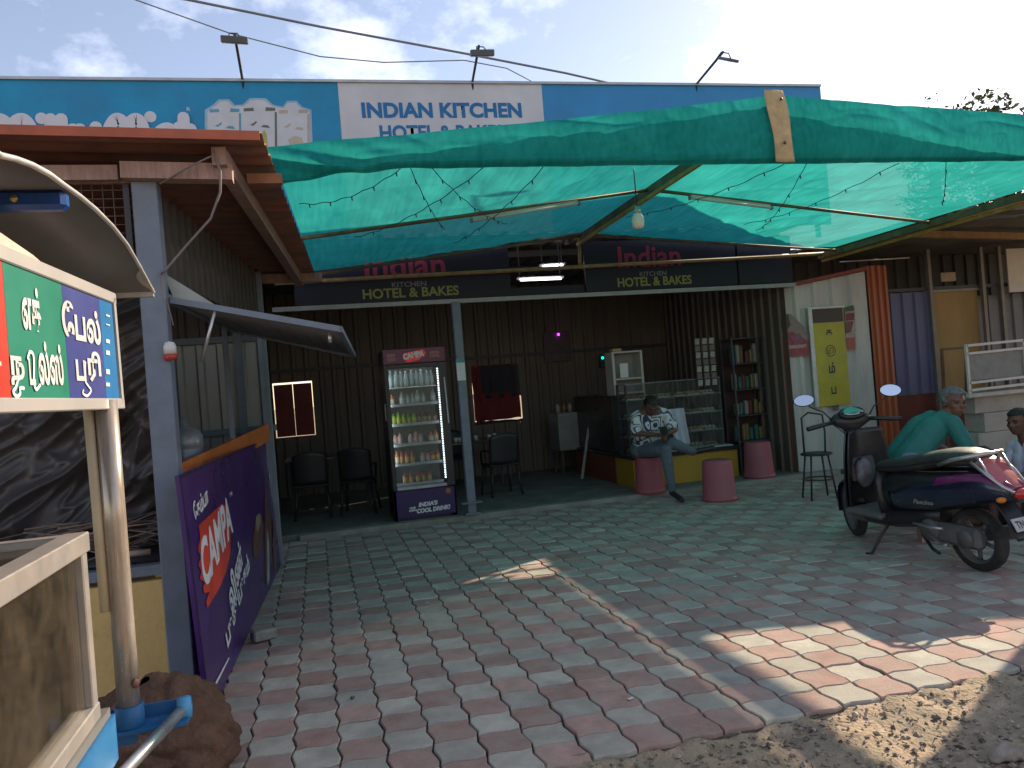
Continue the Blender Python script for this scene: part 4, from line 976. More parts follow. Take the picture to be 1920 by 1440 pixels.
def turn(o):
    inv = o.matrix_parent_inverse
    W_ = world_mat(o); o.data.transform(W_.inverted() @ SROT @ W_)
    for c in o.children: turn(c)
turn(sb)
# curved roof: profile in the YZ plane
RX0, RX1 = -1.75, -0.50
prof = [P(x, y, X=RX1) for x, y in ((288, 548), (262, 500), (238, 458), (212, 425), (180, 393), (150, 368), (120, 347), (92, 326), (60, 309), (30, 298), (0, 291))]
yz = [(p.y, p.z) for p in prof]; yn, zn = yz[-1]
for k in range(1, 14): yz.append((yn-k*0.1, zn+0.004*k-0.0035*k*k))
w = MB(); n = len(yz)-1
w.grid(4, n, lambda u, v: Vector((RX0+(RX1-RX0)*u, yz[int(round(v*n))][0], yz[int(round(v*n))][1])))
rf = w.build('roof', ROOFM, cart, solid=0.004)
w = MB(); w.tube([(RX1, y, z) for y, z in yz], 0.006, 6); w.build('roof_rim', mat('rim_light', (0.62, 0.60, 0.56), 0.35, 0.5), rf)
w = MB(); e = yz[0]; w.bar((RX0, e[0], e[1]), (RX1, e[0], e[1]), 0.02, 0.03); w.build('roof_edge', ALU, rf)
bx = P(127, 376, X=-0.508)
w = MB(); w.box((bx.x-0.45, bx.y, bx.z), (0.9, 0.04, 0.045), None, 0.010); lb = w.build('roof_beam', mat('beam_deepblue', (0.012, 0.06, 0.24), 0.35, var=0.2), cart)
for dx in (0.10, 0.34):
    w = MB(); w.lathe([(0, 0), (0.008, 0), (0.008, 0.006), (0, 0.008)], 10, Matrix.Translation((bx.x-dx, bx.y-0.020, bx.z)) @ Matrix.Rotation(R(90), 4, 'X')); w.build('bolt', mat('brass_bolt', (0.35, 0.28, 0.12), 0.4, 0.6), lb)
for x in (RX0+0.05,):
    for y in (0.4, bx.y): cbar('roof_post', (x, y, z1-0.01), (x, y, bx.z+0.05 if y > 1 else zn-0.01), 0.03, 0.03)
# pale cloth gusset between roof and board
w = MB(); q = [P(-60, 400, X=-0.64), P(0, 437, X=-0.64), P(60, 478, X=-0.64), P(112, 523, X=-0.64), P(0, 482, X=-0.64), P(-60, 460, X=-0.64)]
w.add(q, [list(range(6))]); w.build('cloth_gusset', mat('cloth_peach', (0.52, 0.38, 0.32), 0.8), cart, solid=0.004)

# brown sack bundle on the ground between cart and stall
w = MB(); nu, nv = 120, 80
def sack(u, v):
    th = math.pi*(0.02+0.96*v); ph = 2*math.pi*u
    d = Vector((math.sin(th)*math.cos(ph), math.sin(th)*math.sin(ph), math.cos(th)))
    k = 1+0.22*noise.noise(d*1.5+Vector((5, 2, 1)))+0.08*noise.noise(d*4+Vector((1, 8, 2)))-0.09*(1-abs(noise.noise(d*2.6+Vector((3, 1, 4)))))**5-0.03*(1-abs(noise.noise(d*6)))**5+0.02*noise.noise(d*15)
    q = Vector((-0.76+d.x*0.34*k, 3.35+d.y*0.42*k, 0.16+d.z*0.27*k)); q.z = max(q.z, -0.02); return q
w.grid(nu, nv, sack)
tag(w.build('sack_bundle', mat('sack_brown', (0.13, 0.074, 0.05), 0.95, var=0.35, scale=9, bump=1.0, bscale=55, dirt=(0.07, 0.04, 0.03), damt=0.7, dscale=6, spec=0.15)), 'lumpy brown cloth bundle on the ground between the cart and the left stall', 'bundle')

# ================================================================== INSIDE THE SHOP
BLK = mat('black_plastic', (0.022, 0.022, 0.024), 0.45, var=0.2, spec=0.45)
# second window half covered by cloths
t = thing('window_curtain', 'dark and red cloths tacked over the bright middle window on the back wall', 'curtain', (3.0, BY, 0.9))
def cloth(x0, x1, z0, z1, m, nm, y=BY+0.02, sl=0.0, par=t):
    w = MB(); w.grid(16, 10, lambda u, v: Vector((x0+(x1-x0)*u+sl*(1-v), y+0.012*math.sin(u*22)+0.02*noise.noise(Vector((u*5, v*3, x0))), z0+(z1-z0)*v+0.03*noise.noise(Vector((u*4, v, 3.1))))))
    return w.build(nm, m, par, solid=0.004)
cloth(2.66, 3.41, 1.36, 1.95, mat('cloth_black', (0.02, 0.02, 0.03), 0.7), 'dark_cloth')
cloth(2.57, 3.385, 0.985, 1.44, mat('cloth_maroon', (0.16, 0.02, 0.025), 0.8, var=0.3), 'red_cloth')
cloth(2.55, 2.70, 0.92, 1.94, MATS['cloth_maroon'], 'red_cloth', sl=0.05)
cloth(2.55, 3.42, 0.89, 0.97, MATS['cloth_black'], 'dark_cloth')

# drinks refrigerator
FX0, FX1, FYF, FYB, FZ0, FZ1 = 0.775, 1.515, 8.93, 9.58, 0.05, 2.06
fr = thing('drinks_refrigerator', 'tall glass-door drinks refrigerator with purple header beside the grey pillar', 'refrigerator', ((FX0+FX1)/2, 9.2, FZ0))
FBLK = mat('fridge_black', (0.025, 0.025, 0.028), 0.4, var=0.15)
FPUR = mat('fridge_purple', (0.035, 0.015, 0.10), 0.4, var=0.15); FMAG = mat('fridge_header', (0.14, 0.015, 0.06), 0.35, var=0.2)
FIN = mat('fridge_lining', (0.42, 0.46, 0.46), 0.5, var=0.08)
def fbox(nm, x0, x1, y0, y1, z0, z1, m, par=fr, bev=0.004):
    w = MB(); w.box(((x0+x1)/2, (y0+y1)/2, (z0+z1)/2), (x1-x0, y1-y0, z1-z0), None, bev); return w.build(nm, m, par)
zg1 = 1.83; zg0 = 0.42; zb = 0.40
fbox('side_panel', FX0, FX0+0.035, FYF, FYB, FZ0, FZ1, FBLK); fbox('side_panel', FX1-0.075, FX1, FYF, FYB, FZ0, FZ1, FBLK)
fbox('back_panel', FX0+0.036, FX1-0.076, FYB-0.03, FYB, FZ0, FZ1, FIN)
fbox('top_panel', FX0+0.036, FX1-0.076, FYF+0.02, FYB-0.031, zg1+0.03, FZ1, FBLK)
hd_ = fbox('header', FX0+0.005, FX1-0.005, FYF-0.045, FYF-0.002, 1.885, FZ1, FMAG)
hm = lambda x, z: frame((x, FYF-0.049, z), (1, 0, 0.02), (0, 0, 1))
w = MB(); q = [(-0.13, -0.02), (-0.09, 0.045), (0.12, 0.07), (0.15, 0.02), (0.05, -0.05), (-0.08, -0.07)]; w.prism(q, 0.002, hm(1.135, 1.965)); w.build('brush_patch', mat('fridge_red', (0.60, 0.04, 0.03), 0.4, emit=(0.6, 0.03, 0.02), estr=0.08), hd_)
text('lettering', 'CAMPA', 0.1, WHT, frame((1.135, FYF-0.0535, 1.978), (1, 0, 0.12), (0, 0, 1)), hd_, 0.006, fit=(0.25, 0.075))
text('lettering', 'NOW\nCOLD', 0.05, mat('print_rose', (0.45, 0.18, 0.18), 0.5), hm(0.875, 1.965), hd_, 0.004, fit=(0.10, 0.09))
text('lettering', 'INDIA\nCOOL', 0.05, MATS['print_rose'], hm(1.385, 1.975), hd_, 0.003, fit=(0.12, 0.07))
bp2 = fbox('base_panel', FX0+0.03, FX1-0.02, FYF-0.03, FYF-0.002, FZ0+0.03, zb, FPUR)
bm = lambda x, z: frame((x, FYF-0.034, z), (1, 0, 0.03), (0, 0, 1))
text('lettering', "INDIA'S", 0.06, WHT, bm(1.17, 0.225), bp2, 0.004, fit=(0.23, 0.055), shear=.2)
text('lettering', 'COOL DRINK!', 0.06, WHT, bm(1.23, 0.155), bp2, 0.004, fit=(0.40, 0.055), shear=.2)
text('lettering', 'OUR\nOWN', 0.03, WHT, bm(0.985, 0.18), bp2, 0.002, fit=(0.09, 0.055))
w = MB(); w.lathe([(0, 0), (0.035, 0), (0.035, 0.002), (0, 0.002)], 18, Matrix.Translation((1.42, FYF-0.032, 0.345)) @ Matrix.Rotation(R(90), 4, 'X')); w.build('round_badge', mat('badge', (0.40, 0.16, 0.12), 0.5), bp2)
fbox('plinth', FX0, FX1, FYF, FYB, FZ0, zg0-0.01, FBLK)
for x0 in (FX0+0.02, FX1-0.12): fbox('foot', x0, x0+0.06, FYF+0.02, FYF+0.08, FZ0-0.0, FZ0+0.02, FBLK)
# door: frame of four, pane, handle
for nm, a in (('door_frame', (FX0+0.004, FX0+0.05, FYF-0.04, FYF-0.002, zg0-0.01, 1.88)), ('door_frame', (FX1-0.10, FX1-0.004, FYF-0.04, FYF-0.002, zg0-0.01, 1.88)),
              ('door_frame', (FX0+0.051, FX1-0.101, FYF-0.04, FYF-0.002, zg1, 1.88)), ('door_frame', (FX0+0.051, FX1-0.101, FYF-0.04, FYF-0.002, zg0-0.01, zg0+0.03))):
    fbox(nm, *a, m=FBLK if a[4] > 1 or a[5] > 1 else mat('door_foot', (0.35, 0.36, 0.37), 0.4, 0.3))
FGL = glass_mat('fridge_glass', (0.92, 0.96, 0.96), 0.07, 0.02)
w = MB(); w.box(((FX0+FX1-0.05)/2, FYF-0.02, (zg0+zg1)/2+0.02), (FX1-FX0-0.153, 0.006, zg1-zg0-0.04)); w.build('door_pane', FGL, fr)
w = MB(); w.box((FX1-0.035, FYF-0.055, 1.42), (0.016, 0.028, 0.55), (0, -0.02, 0), 0.004); w.build('door_handle', mat('handle_white', (0.55, 0.55, 0.55), 0.4), fr)
w = MB(); w.box((FX0-0.006, FYF+0.06, 1.33), (0.012, 0.03, 0.20), None, 0.003); w.build('side_handle', MATS['handle_white'], fr)
FLED = mat('fridge_led', (0.9, 0.93, 0.95), 0.4, emit=(0.85, 0.93, 1.0), estr=1.6)
for k in range(46):
    w_ = MB() if k == 0 else w_
    w_.box((FX1-0.108, FYF+0.0, zg0+0.09+k*0.0287), (0.013, 0.010, 0.015))
tag(w_.build('led_strip', FLED, fr), kind='stuff')
shelf_z = [P(775, y, Y=9.2).z for y in (757, 793, 830, 866)]+[0.47]
for z in shelf_z:
    s_ = fbox('shelf', FX0+0.04, FX1-0.12, FYF+0.06, FYB-0.05, z-0.02, z-0.008, ALU)
    w = MB(); w.box(((FX0+FX1-0.08)/2, FYF+0.05, z-0.004), (FX1-FX0-0.17, 0.012, 0.035)); w.build('price_rail', mat('rail_pale', (0.42, 0.44, 0.46), 0.4), s_)
fbox('shelf', FX0+0.04, FX1-0.12, FYF+0.06, FYB-0.05, 1.60, 1.612, ALU)
FBAR = mat('fridge_fill_glow', (0.9, 0.93, 0.95), 0.4, emit=(0.88, 0.95, 1.0), estr=3.0)  # glowing bars added to brighten the shelves, hidden behind the door frame
fbox('fill_glow_bar', FX0+0.06, FX1-0.14, FYF+0.012, FYF+0.024, zg1+0.002, zg1+0.022, FBAR)
fbox('fill_glow_bar', FX0+0.037, FX0+0.045, FYF+0.020, FYF+0.05, zg0+0.08, zg1-0.02, FBAR)
# bottles, cans and the pack inside
def bottle_mesh(nm, prof, mats, cuts):
    mb = MB(); n = 10
    for i in range(len(prof)-1): mb.lathe(prof[i:i+2], n, None, cuts[i], True, False)
    me_o = mb.build(nm, mats); me = me_o.data; bpy.data.objects.remove(me_o); return me
def cm(nm, c, **k): return mat(nm, c, 0.3, var=0.1, spec=0.5, **k)
bprof = [(0.001, 0), (0.030, 0.002), (0.031, 0.04), (0.031, 0.09), (0.031, 0.13), (0.026, 0.16), (0.012, 0.19), (0.012, 0.20), (0.013, 0.20), (0.013, 0.222), (0.001, 0.223)]
bc = [0, 0, 1, 1, 0, 0, 0, 2, 2, 2]
kinds = {
 'orange': bottle_mesh('bottle', bprof, [cm('liq_orange', (0.55, 0.20, 0.05)), cm('lab_cream', (0.55, 0.45, 0.32)), cm('cap_orange', (0.5, 0.15, 0.03))], bc),
 'clear': bottle_mesh('bottle', bprof, [cm('liq_clear', (0.32, 0.36, 0.36)), cm('lab_white', (0.50, 0.50, 0.46)), cm('cap_white', (0.45, 0.45, 0.43))], bc),
 'lime': bottle_mesh('bottle', bprof, [cm('liq_lime', (0.16, 0.33, 0.03)), cm('lab_yellow', (0.42, 0.40, 0.05)), cm('cap_green', (0.03, 0.20, 0.04))], bc),
 'cola': bottle_mesh('bottle', bprof, [cm('liq_cola', (0.10, 0.05, 0.02)), cm('lab_tan', (0.30, 0.20, 0.10)), cm('cap_red', (0.35, 0.03, 0.03))], bc),
 'pink': bottle_mesh('bottle', bprof, [cm('liq_pink', (0.50, 0.26, 0.22)), cm('lab_rose', (0.50, 0.36, 0.33)), cm('cap_dkgreen', (0.02, 0.14, 0.07))], bc),
 'red': bottle_mesh('bottle', bprof, [cm('liq_red', (0.42, 0.10, 0.08)), cm('lab_gold', (0.50, 0.34, 0.10)), cm('cap_red2', (0.38, 0.04, 0.04))], bc),
 'frost': bottle_mesh('bottle', bprof, [cm('liq_frost', (0.22, 0.29, 0.29)), cm('lab_frost', (0.30, 0.36, 0.36)), cm('cap_frost', (0.35, 0.4, 0.4))], bc)}
rows = [(1.612, ['frost']*9, 'frosted pale bottle on the top shelf of the drinks refrigerator'),
        (shelf_z[0], ['orange']*2+['clear']*7, None), (shelf_z[1], ['lime']*5+['cola']*4, None), (shelf_z[2], ['pink']*7+['orange']*2, None), (shelf_z[3], ['orange']*1+['lime']*0+['red']*3+['pink']*3+['red']*2, None), (shelf_z[4], ['red']*5, None)]
ord_ = ['top', 'second', 'third', 'fourth', 'fifth', 'bottom']
names = {'frost': 'frosted pale', 'orange': 'orange drink', 'clear': 'clear white-labelled', 'lime': 'green and yellow', 'cola': 'dark cola', 'pink': 'pink drink', 'red': 'red drink'}
rb = random.Random(9)
for r_, (z, ks, lab) in enumerate(rows):
    n = len(ks); x0 = FX0+0.085 if n > 6 else FX0+0.17; x1 = FX1-0.165 if n > 6 else FX1-0.28
    for k, kd in enumerate(ks):
        for row in (0,):
            if rb.random() < 0.09 and r_: continue
            o = bpy.data.objects.new('bottle', kinds[kd]); COL.objects.link(o)
            o.location = (x0+(x1-x0)*k/(n-1)+rb.uniform(-.004, .004), FYF+0.12+rb.uniform(-.01, .01), z-0.007 if r_ else z)
            o.scale = (1, 1, 0.62 if r_ in (5,) else rb.uniform(0.58, 0.74) if r_ else rb.uniform(0.8, 0.93)); o.rotation_euler.z = rb.uniform(0, 6)
            tag(o, '%s bottle on the %s shelf of the drinks refrigerator' % (names[kd], ord_[r_]), 'bottle', '%s bottles on the %s refrigerator shelf' % (names[kd], ord_[r_]))

# tables and chairs
def dining_table(loc, lab):
    t = thing('dining_table', lab, 'table', loc, 'dining tables inside the shop')
    w = MB(); w.box((loc[0], loc[1], 0.76), (1.15, 0.65, 0.03), None, 0.006); w.build('tabletop', mat('table_dark', (0.06, 0.05, 0.045), 0.3, var=0.2, spec=0.6), t)
    for sx in (-.5, .5):
        for sy in (-.26, .26):
            w = MB(); w.bar((loc[0]+sx, loc[1]+sy, 0.05), (loc[0]+sx, loc[1]+sy, 0.745), 0.035); w.build('leg', DARKST, t)
    return t
dining_table((0.1, 10.75, 0.05), 'dark dining table inside the shop left of the refrigerator')
dining_table((2.15, 11.05, 0.05), 'dark dining table inside the shop behind the grey pillar')
def chair(loc, rz, lab):
    t = thing('plastic_chair', lab, 'chair', loc, 'black chairs around the dining tables'); T = Matrix.Translation(loc) @ Matrix.Rotation(rz, 4, 'Z')
    w = MB(); w.M = T; w.box((0, 0, 0.42), (0.42, 0.42, 0.03), None, 0.01); w.build('seat', BLK, t)
    for sx in (-1, 1):
        for sy in (-1, 1):
            w = MB(); w.M = T; w.tube([(sx*.18, sy*.17, .405), (sx*.22, sy*.22, 0)], [0.02, 0.016], 8); w.build('leg', BLK, t)
    w = MB(); w.M = T
    w.grid(10, 8, lambda u, v: Vector((-.21+.42*u, -0.20-0.05*v-0.04*math.sin(math.pi*u)+0.02, 0.44+0.42*v-0.05*(2*u-1)**2*v)))
    w.build('backrest', BLK, t, solid=0.012)
    for sx in (-1, 1):
        w = MB(); w.M = T; w.tube([(sx*.20, -.20, .62), (sx*.23, 0.0, .63), (sx*.21, .16, .60), (sx*.20, .17, .43)], 0.014, 8); w.build('armrest', BLK, t)
chair((2.36, 10.15, 0.05), 0.12, 'black plastic chair with its back to us right of the grey pillar')
chair((-0.15, 10.1, 0.05), 0.0, 'black plastic chair at the near side of the left dining table')
chair((0.45, 10.05, 0.05), -0.2, 'black plastic chair close beside the refrigerator')
chair((2.0, 11.75, 0.05), 3.1, 'black plastic chair at the far side of the middle dining table')
# litter on the middle table: bright plastic cups
rc = random.Random(4)
for k in range(7):
    w = MB(); w.lathe([(0.0, 0), (0.022, 0), (0.032, 0.07), (0.030, 0.07), (0.020, 0.004)], 10)
    o = w.build('cup', mat('cup_pale', (0.5, 0.5, 0.48), 0.5)); o.location = (1.75+rc.uniform(0, .85), 10.95+rc.uniform(-.15, .2), 0.7755)
    tag(o, 'small pale cup standing on the middle dining table', 'cup', 'pale cups on the middle dining table')
# grey steel cabinet with jars, pole leaning
cb = thing('steel_cabinet', 'grey steel cabinet on short legs near the back wall', 'cabinet', (3.95, 11.6, 0.05))
w = MB(); w.box((3.97, 11.7, 0.74), (0.62, 0.5, 0.60), None, 0.008); w.build('body', mat('cab_grey', (0.24, 0.24, 0.235), 0.5, 0.2), cb)
for sx in (3.70, 4.24):
    for sy in (11.5, 11.9):
        w = MB(); w.bar((sx, sy, 0.05), (sx, sy, 0.44), 0.035); w.build('leg', DARKST, cb)
for k in range(6):
    w = MB(); w.lathe([(0, 0), (0.04, 0), (0.042, 0.10), (0.03, 0.12), (0.03, 0.14), (0, 0.14)], 12); o = w.build('jar', [mat('jar_a', (0.34, 0.28, 0.22), 0.3), mat('jar_b', (0.25, 0.12, 0.07), 0.3)][k % 2] if False else mat('jar_'+'ab'[k % 2], ((0.34, 0.28, 0.22), (0.25, 0.12, 0.07))[k % 2], 0.3))
    o.location = (3.72+k*0.10, 11.58, 1.0405); tag(o, '%s jar on top of the grey steel cabinet' % ('pale', 'brown')[k % 2], 'jar', '%s jars on the grey cabinet' % ('pale', 'brown')[k % 2])
a, b = P(1094, 838, Y=10.9), P(1108, 770, Y=11.05)
w = MB(); w.bar(Vector((a.x-.08, a.y-.05, 0.05)), b, 0.035, 0.02); tag(w.build('pale_slat', mat('slat_pale', (0.42, 0.41, 0.38), 0.6)), 'pale slat leaning upright beside the counter', 'slat')

# counter with yellow base, stone ledge and glass case
ct = thing('food_counter', 'L-shaped food counter with yellow base and glass display case', 'counter', (4.7, 9.6, 0.05))
CYEL = mat('counter_yellow', (0.50, 0.30, 0.035), 0.5, var=0.12, dirt=(0.3, 0.17, 0.03), damt=0.5)
GRAN = mat('granite_black', (0.03, 0.03, 0.032), 0.2, var=0.4, scale=40, spec=0.5); MARB = mat('ledge_white', (0.52, 0.52, 0.50), 0.3, var=0.1)
w = MB(); w.box((4.735, 9.60, 0.235), (1.54, 0.60, 0.37)); w.build('front_base', CYEL, ct)
w = MB(); w.box((4.24, 10.75, 0.235), (0.56, 1.65, 0.37)); w.build('side_base', mat('counter_red', (0.20, 0.06, 0.035), 0.5, var=0.2), ct)
w = MB(); w.box((4.735, 9.59, 0.45), (1.60, 0.66, 0.05), None, 0.005); w.build('stone_ledge', GRAN, ct)
w = MB(); w.box((4.95, 9.40, 0.4835), (1.0, 0.22, 0.012), None, 0.003); w.build('white_ledge', MARB, ct)
w = MB(); w.box((4.24, 10.78, 0.45), (0.60, 1.70, 0.048), None, 0.005); w.build('stone_ledge', GRAN, ct)
w = MB(); w.box((4.24, 10.75, 0.88), (0.50, 1.60, 0.80)); w.build('side_cabinet', mat('cabinet_black', (0.03, 0.03, 0.03), 0.3), ct)
for x in (4.05, 4.75, 5.46):
    for y in (9.56, 9.85):
        w = MB(); w.bar((x, y, 0.476), (x, y, 1.42), 0.025); w.build('case_post', DARKST, ct)
for z in (0.70, 0.95, 1.20, 1.42):
    w = MB(); w.box((4.755, 9.705, z), (1.44, 0.32, 0.012)); w.build('case_shelf', mat('shelf_glass', (0.22, 0.25, 0.26), 0.15, 0.1), ct)
w = MB(); w.box((4.755, 9.545, 0.95), (1.40, 0.005, 0.92)); w.build('front_pane', FGL, ct)
rf_ = random.Random(21)
food = [((0.40, 0.26, 0.08), 'golden'), ((0.30, 0.14, 0.05), 'brown'), ((0.45, 0.38, 0.25), 'cream')]
for z, lev in ((0.482, 'bottom'), (0.706, 'middle'), (0.956, 'upper'), (1.206, 'top')):
    for k in range(6):
        x = 4.18+k*0.225; c, nm = rf_.choice(food)
        t = thing('snack_tray', 'tray of %s snacks on the %s shelf of the glass display case' % (nm, lev), 'tray', (x, 9.7, z), '%s snack trays on the %s shelf' % (nm, lev))
        w = MB(); w.box((x, 9.70, z+0.008), (0.19, 0.22, 0.014), None, 0.003); w.build('tray', ALU, t)
        w = MB()
        for q in range(9): blob(w, (x-0.06+0.06*(q % 3), 9.64+0.06*(q//3), z+0.033), (0.028, 0.028, 0.02), q+k, 0.25, 2, 8, 5)
        tag(w.build('snacks', mat('snack_'+nm, c, 0.6, rand=0.2), t), kind='stuff')
# white shelf unit standing on the side counter
su = thing('white_shelf_unit', 'white shelf unit with papers standing on the left end of the counter', 'shelf unit', (4.28, 10.1, 0.47))
WSH = mat('shelf_cream', (0.50, 0.49, 0.44), 0.5, var=0.1)
for x in (4.07, 4.50):
    w = MB(); w.box((x, 10.10, 1.18), (0.035, 0.28, 1.42)); w.build('side', WSH, su)
for z in (0.95, 1.12, 1.30, 1.50, 1.88):
    w = MB(); w.box((4.285, 10.10, z), (0.395, 0.28, 0.022)); w.build('shelf', WSH, su)
w = MB(); w.box((4.285, 10.235, 1.18), (0.395, 0.01, 1.40)); w.build('back', mat('shelf_back', (0.30, 0.29, 0.27), 0.6), su)
w = MB(); w.box((4.22, 9.955, 1.62), (0.12, 0.004, 0.20), (0.03, 0, 0)); tag(w.build('paper_sheet', WHT), 'white paper sheet stuck on the white shelf unit', 'paper')
w = MB(); w.box((4.14, 10.02, 1.915), (0.14, 0.12, 0.045), None, 0.01); tag(w.build('bread_packet', mat('bread', (0.42, 0.32, 0.16), 0.7)), 'tan packet lying on top of the white shelf unit', 'packet')
# white cloth hung over the counter front
w = MB(); a = P(1246, 768, Y=9.30); b = P(1284, 830, Y=9.30)
w.grid(16, 20, lambda u, v: Vector((a.x+(b.x-a.x)*u*(1-.25*v)+.10*v, 9.28-0.03*math.sin(u*14)-0.04*v, a.z+(b.z-a.z-0.02)*v)))
tag(w.build('white_cloth', mat('cloth_white', (0.55, 0.55, 0.62), 0.8, var=0.08)), 'white cloth hanging in front of the glass display case', 'cloth')
# snack rack at the right end
rk = thing('snack_rack', 'dark metal snack rack at the right end of the counter', 'rack', (5.8, 9.5, 0.05))
for x in (5.58, 6.06):
    for y in (9.35, 9.65):
        w = MB(); w.bar((x, y, 0.05), (x, y, 1.95), 0.025); w.build('upright', DARKST, rk)
for z in (0.5, 0.86, 1.22, 1.58, 1.93):
    w = MB(); w.box((5.82, 9.50, z), (0.46, 0.28, 0.016)); w.build('shelf', DARKST, rk)
w = MB(); w.box((5.82, 9.66, 1.0), (0.50, 0.01, 1.9)); w.build('back', mat('rack_back', (0.05, 0.025, 0.02), 0.6), rk)
cols = [((0.03, 0.11, 0.09), 'teal'), ((0.20, 0.19, 0.18), 'silver'), ((0.14, 0.03, 0.025), 'red'), ((0.15, 0.10, 0.04), 'gold')]
for z, lev in ((0.508, 'lowest'), (0.868, 'second'), (1.228, 'third'), (1.588, 'top')):
    for k in range(6):
        c, nm = rf_.choice(cols); h = rf_.uniform(0.16, 0.27)
        w = MB(); w.box((5.64+k*0.072, 9.47+rf_.uniform(-.03, .03), z+h/2), (0.055, 0.07, h), (0, 0, rf_.uniform(-.2, .2)), 0.012)
        tag(w.build('snack_packet', mat('packet_'+nm, c, 0.35, var=0.25, scale=20)), '%s snack packet on the %s shelf of the dark rack' % (nm, lev), 'packet', '%s packets on the %s rack shelf' % (nm, lev))
for s in range(3):
    xx = 5.10+s*0.11; c = thing('packet_strip', 'hanging strip of pale snack sachets over the counter, %s of three' % ('leftmost', 'middle', 'rightmost')[s], 'sachets', (xx, 9.4, 1.95), 'strips of sachets')
    w = MB(); w.tube([(xx, 9.42, 1.98), (xx, 9.42, 3.28)], 0.003, 5); w.build('string', DARKST, c)
    for k in range(7):
        w = MB(); w.box((xx, 9.42+0.006*(k % 2), 1.93-k*0.095), (0.075, 0.012, 0.085), (0.1, 0.04*(-1)**k, 0.1*(-1)**k), 0.004); w.build('sachet', mat('sachet_'+'ab'[k % 2], ((0.28, 0.28, 0.26), (0.16, 0.13, 0.11))[k % 2], 0.35), c)
# picture frame with purple light, small green light
t = thing('framed_picture', 'dark framed picture with a purple light above it on the back wall', 'picture', (4.6, BY-0.08, 1.9))
a = P(1045, 650, Y=BY-0.06); w = MB(); w.box((a.x, BY-0.06, a.z), (0.5, 0.02, 0.52), None, 0.004); w.build('frame', mat('pic_dark', (0.06, 0.04, 0.04), 0.4, var=0.5, scale=9), t)
a = P(1047, 627, Y=BY-0.09); w = MB(); blob(w, a, (0.022, 0.022, 0.022), 1, 0, 1, 10, 6); w.build('purple_light', mat('led_purple', (0.3, 0, 0.4), 0.4, emit=(0.55, 0.02, 0.8), estr=4), t)
w = MB(); w.bar(a+Vector((0, 0.01, 0)), a+Vector((0, 0.06, 0)), 0.012); w.build('light_stem', DARKST, t)
a = P(1130, 671, Y=BY-0.09); t = thing('power_box', 'small wall power box with a green indicator light', 'power box', a)
w = MB(); w.box(a+Vector((0.03, 0.045, -0.06)), (0.18, 0.07, 0.24), None, 0.006); w.build('case', BLK, t)
w = MB(); blob(w, a, (0.02, 0.02, 0.02), 1, 0, 1, 10, 6); w.build('green_light', mat('led_green', (0, 0.4, 0.2), 0.4, emit=(0.0, 0.8, 0.4), estr=3), t)

# pink upturned tubs used as stools
PKT = mat('tub_pink', (0.37, 0.10, 0.12), 0.45, var=0.14, scale=6, dirt=(0.28, 0.07, 0.08), damt=0.5, spec=0.4)
def tub(loc, h, lab, s=1.0):
    w = MB(); w.lathe([(0.0, h), (0.155*s, h), (0.165*s, h-0.008), (0.168*s, h-0.03), (0.172*s, h-0.032), (0.192*s, 0.05), (0.205*s, 0.045), (0.207*s, 0.0), (0.198*s, 0.0), (0.19*s, 0.03)], 32)
    o = w.build('tub_stool', PKT); o.location = loc; return tag(o, lab, 'stool', 'pink tubs used as stools')
tub((4.47, 8.02, 0), 0.47, 'pink upturned tub standing alone on the pavers before the counter')
TUBM = Vector((3.97, 8.84, 0.054)); tub(TUBM, 0.44, 'pink upturned tub under the man in the patterned shirt', 0.95)
tub((5.62, 8.98, 0.054), 0.47, 'pink upturned tub in shadow next to the red post')

# ================================================================== RIGHT-HAND SIDE
pt = thing('metal_partition', 'silver corrugated metal partition with orange edge sheet right of the eatery', 'partition', (7.0, 9.12, 0))
SILR = mat('partition_silver', (0.55, 0.56, 0.52), 0.5, 0.05, var=0.08, scale=3, stretch=(1, 1, .3), dirt=(0.26, 0.25, 0.21), damt=0.5)
ORC = mat('sheet_orange', (0.42, 0.115, 0.045), 0.5, var=0.12, scale=3, stretch=(1, 1, .3), dirt=(0.25, 0.08, 0.04), damt=0.5)
w = MB(); L = 1.40
w.corr((6.24, 9.12, 0.0), (1, 0, 0), (0, 0, 1), (0, -1, 0), L, 2.60, 0.30, 0.035, 0, 0.62)
for i in range(0, len(w.v), 1):
    if w.v[i].z > 1: w.v[i].z = 2.55+0.20*(w.v[i].x-6.24)/L
w.build('silver_sheet', SILR, pt, solid=0.004)
w = MB(); w.bar((6.20, 9.10, 2.575), (7.64, 9.10, 2.785), 0.06, 0.05); w.build('top_trim', mat('trim_red', (0.25, 0.06, 0.04), 0.55), pt)
w = MB(); w.box((6.215, 9.08, 0.95), (0.05, 0.05, 1.9)); w.build('red_post', mat('post_red', (0.32, 0.03, 0.03), 0.5), pt)
w = MB(); w.corr((7.66, 9.10, 0.0), (1, 0.10, 0), (0, 0, 1), (0, -1, 0), 0.34, 2.82, 0.115, 0.03, 0, 0.45); w.build('orange_sheet', ORC, pt, solid=0.004)
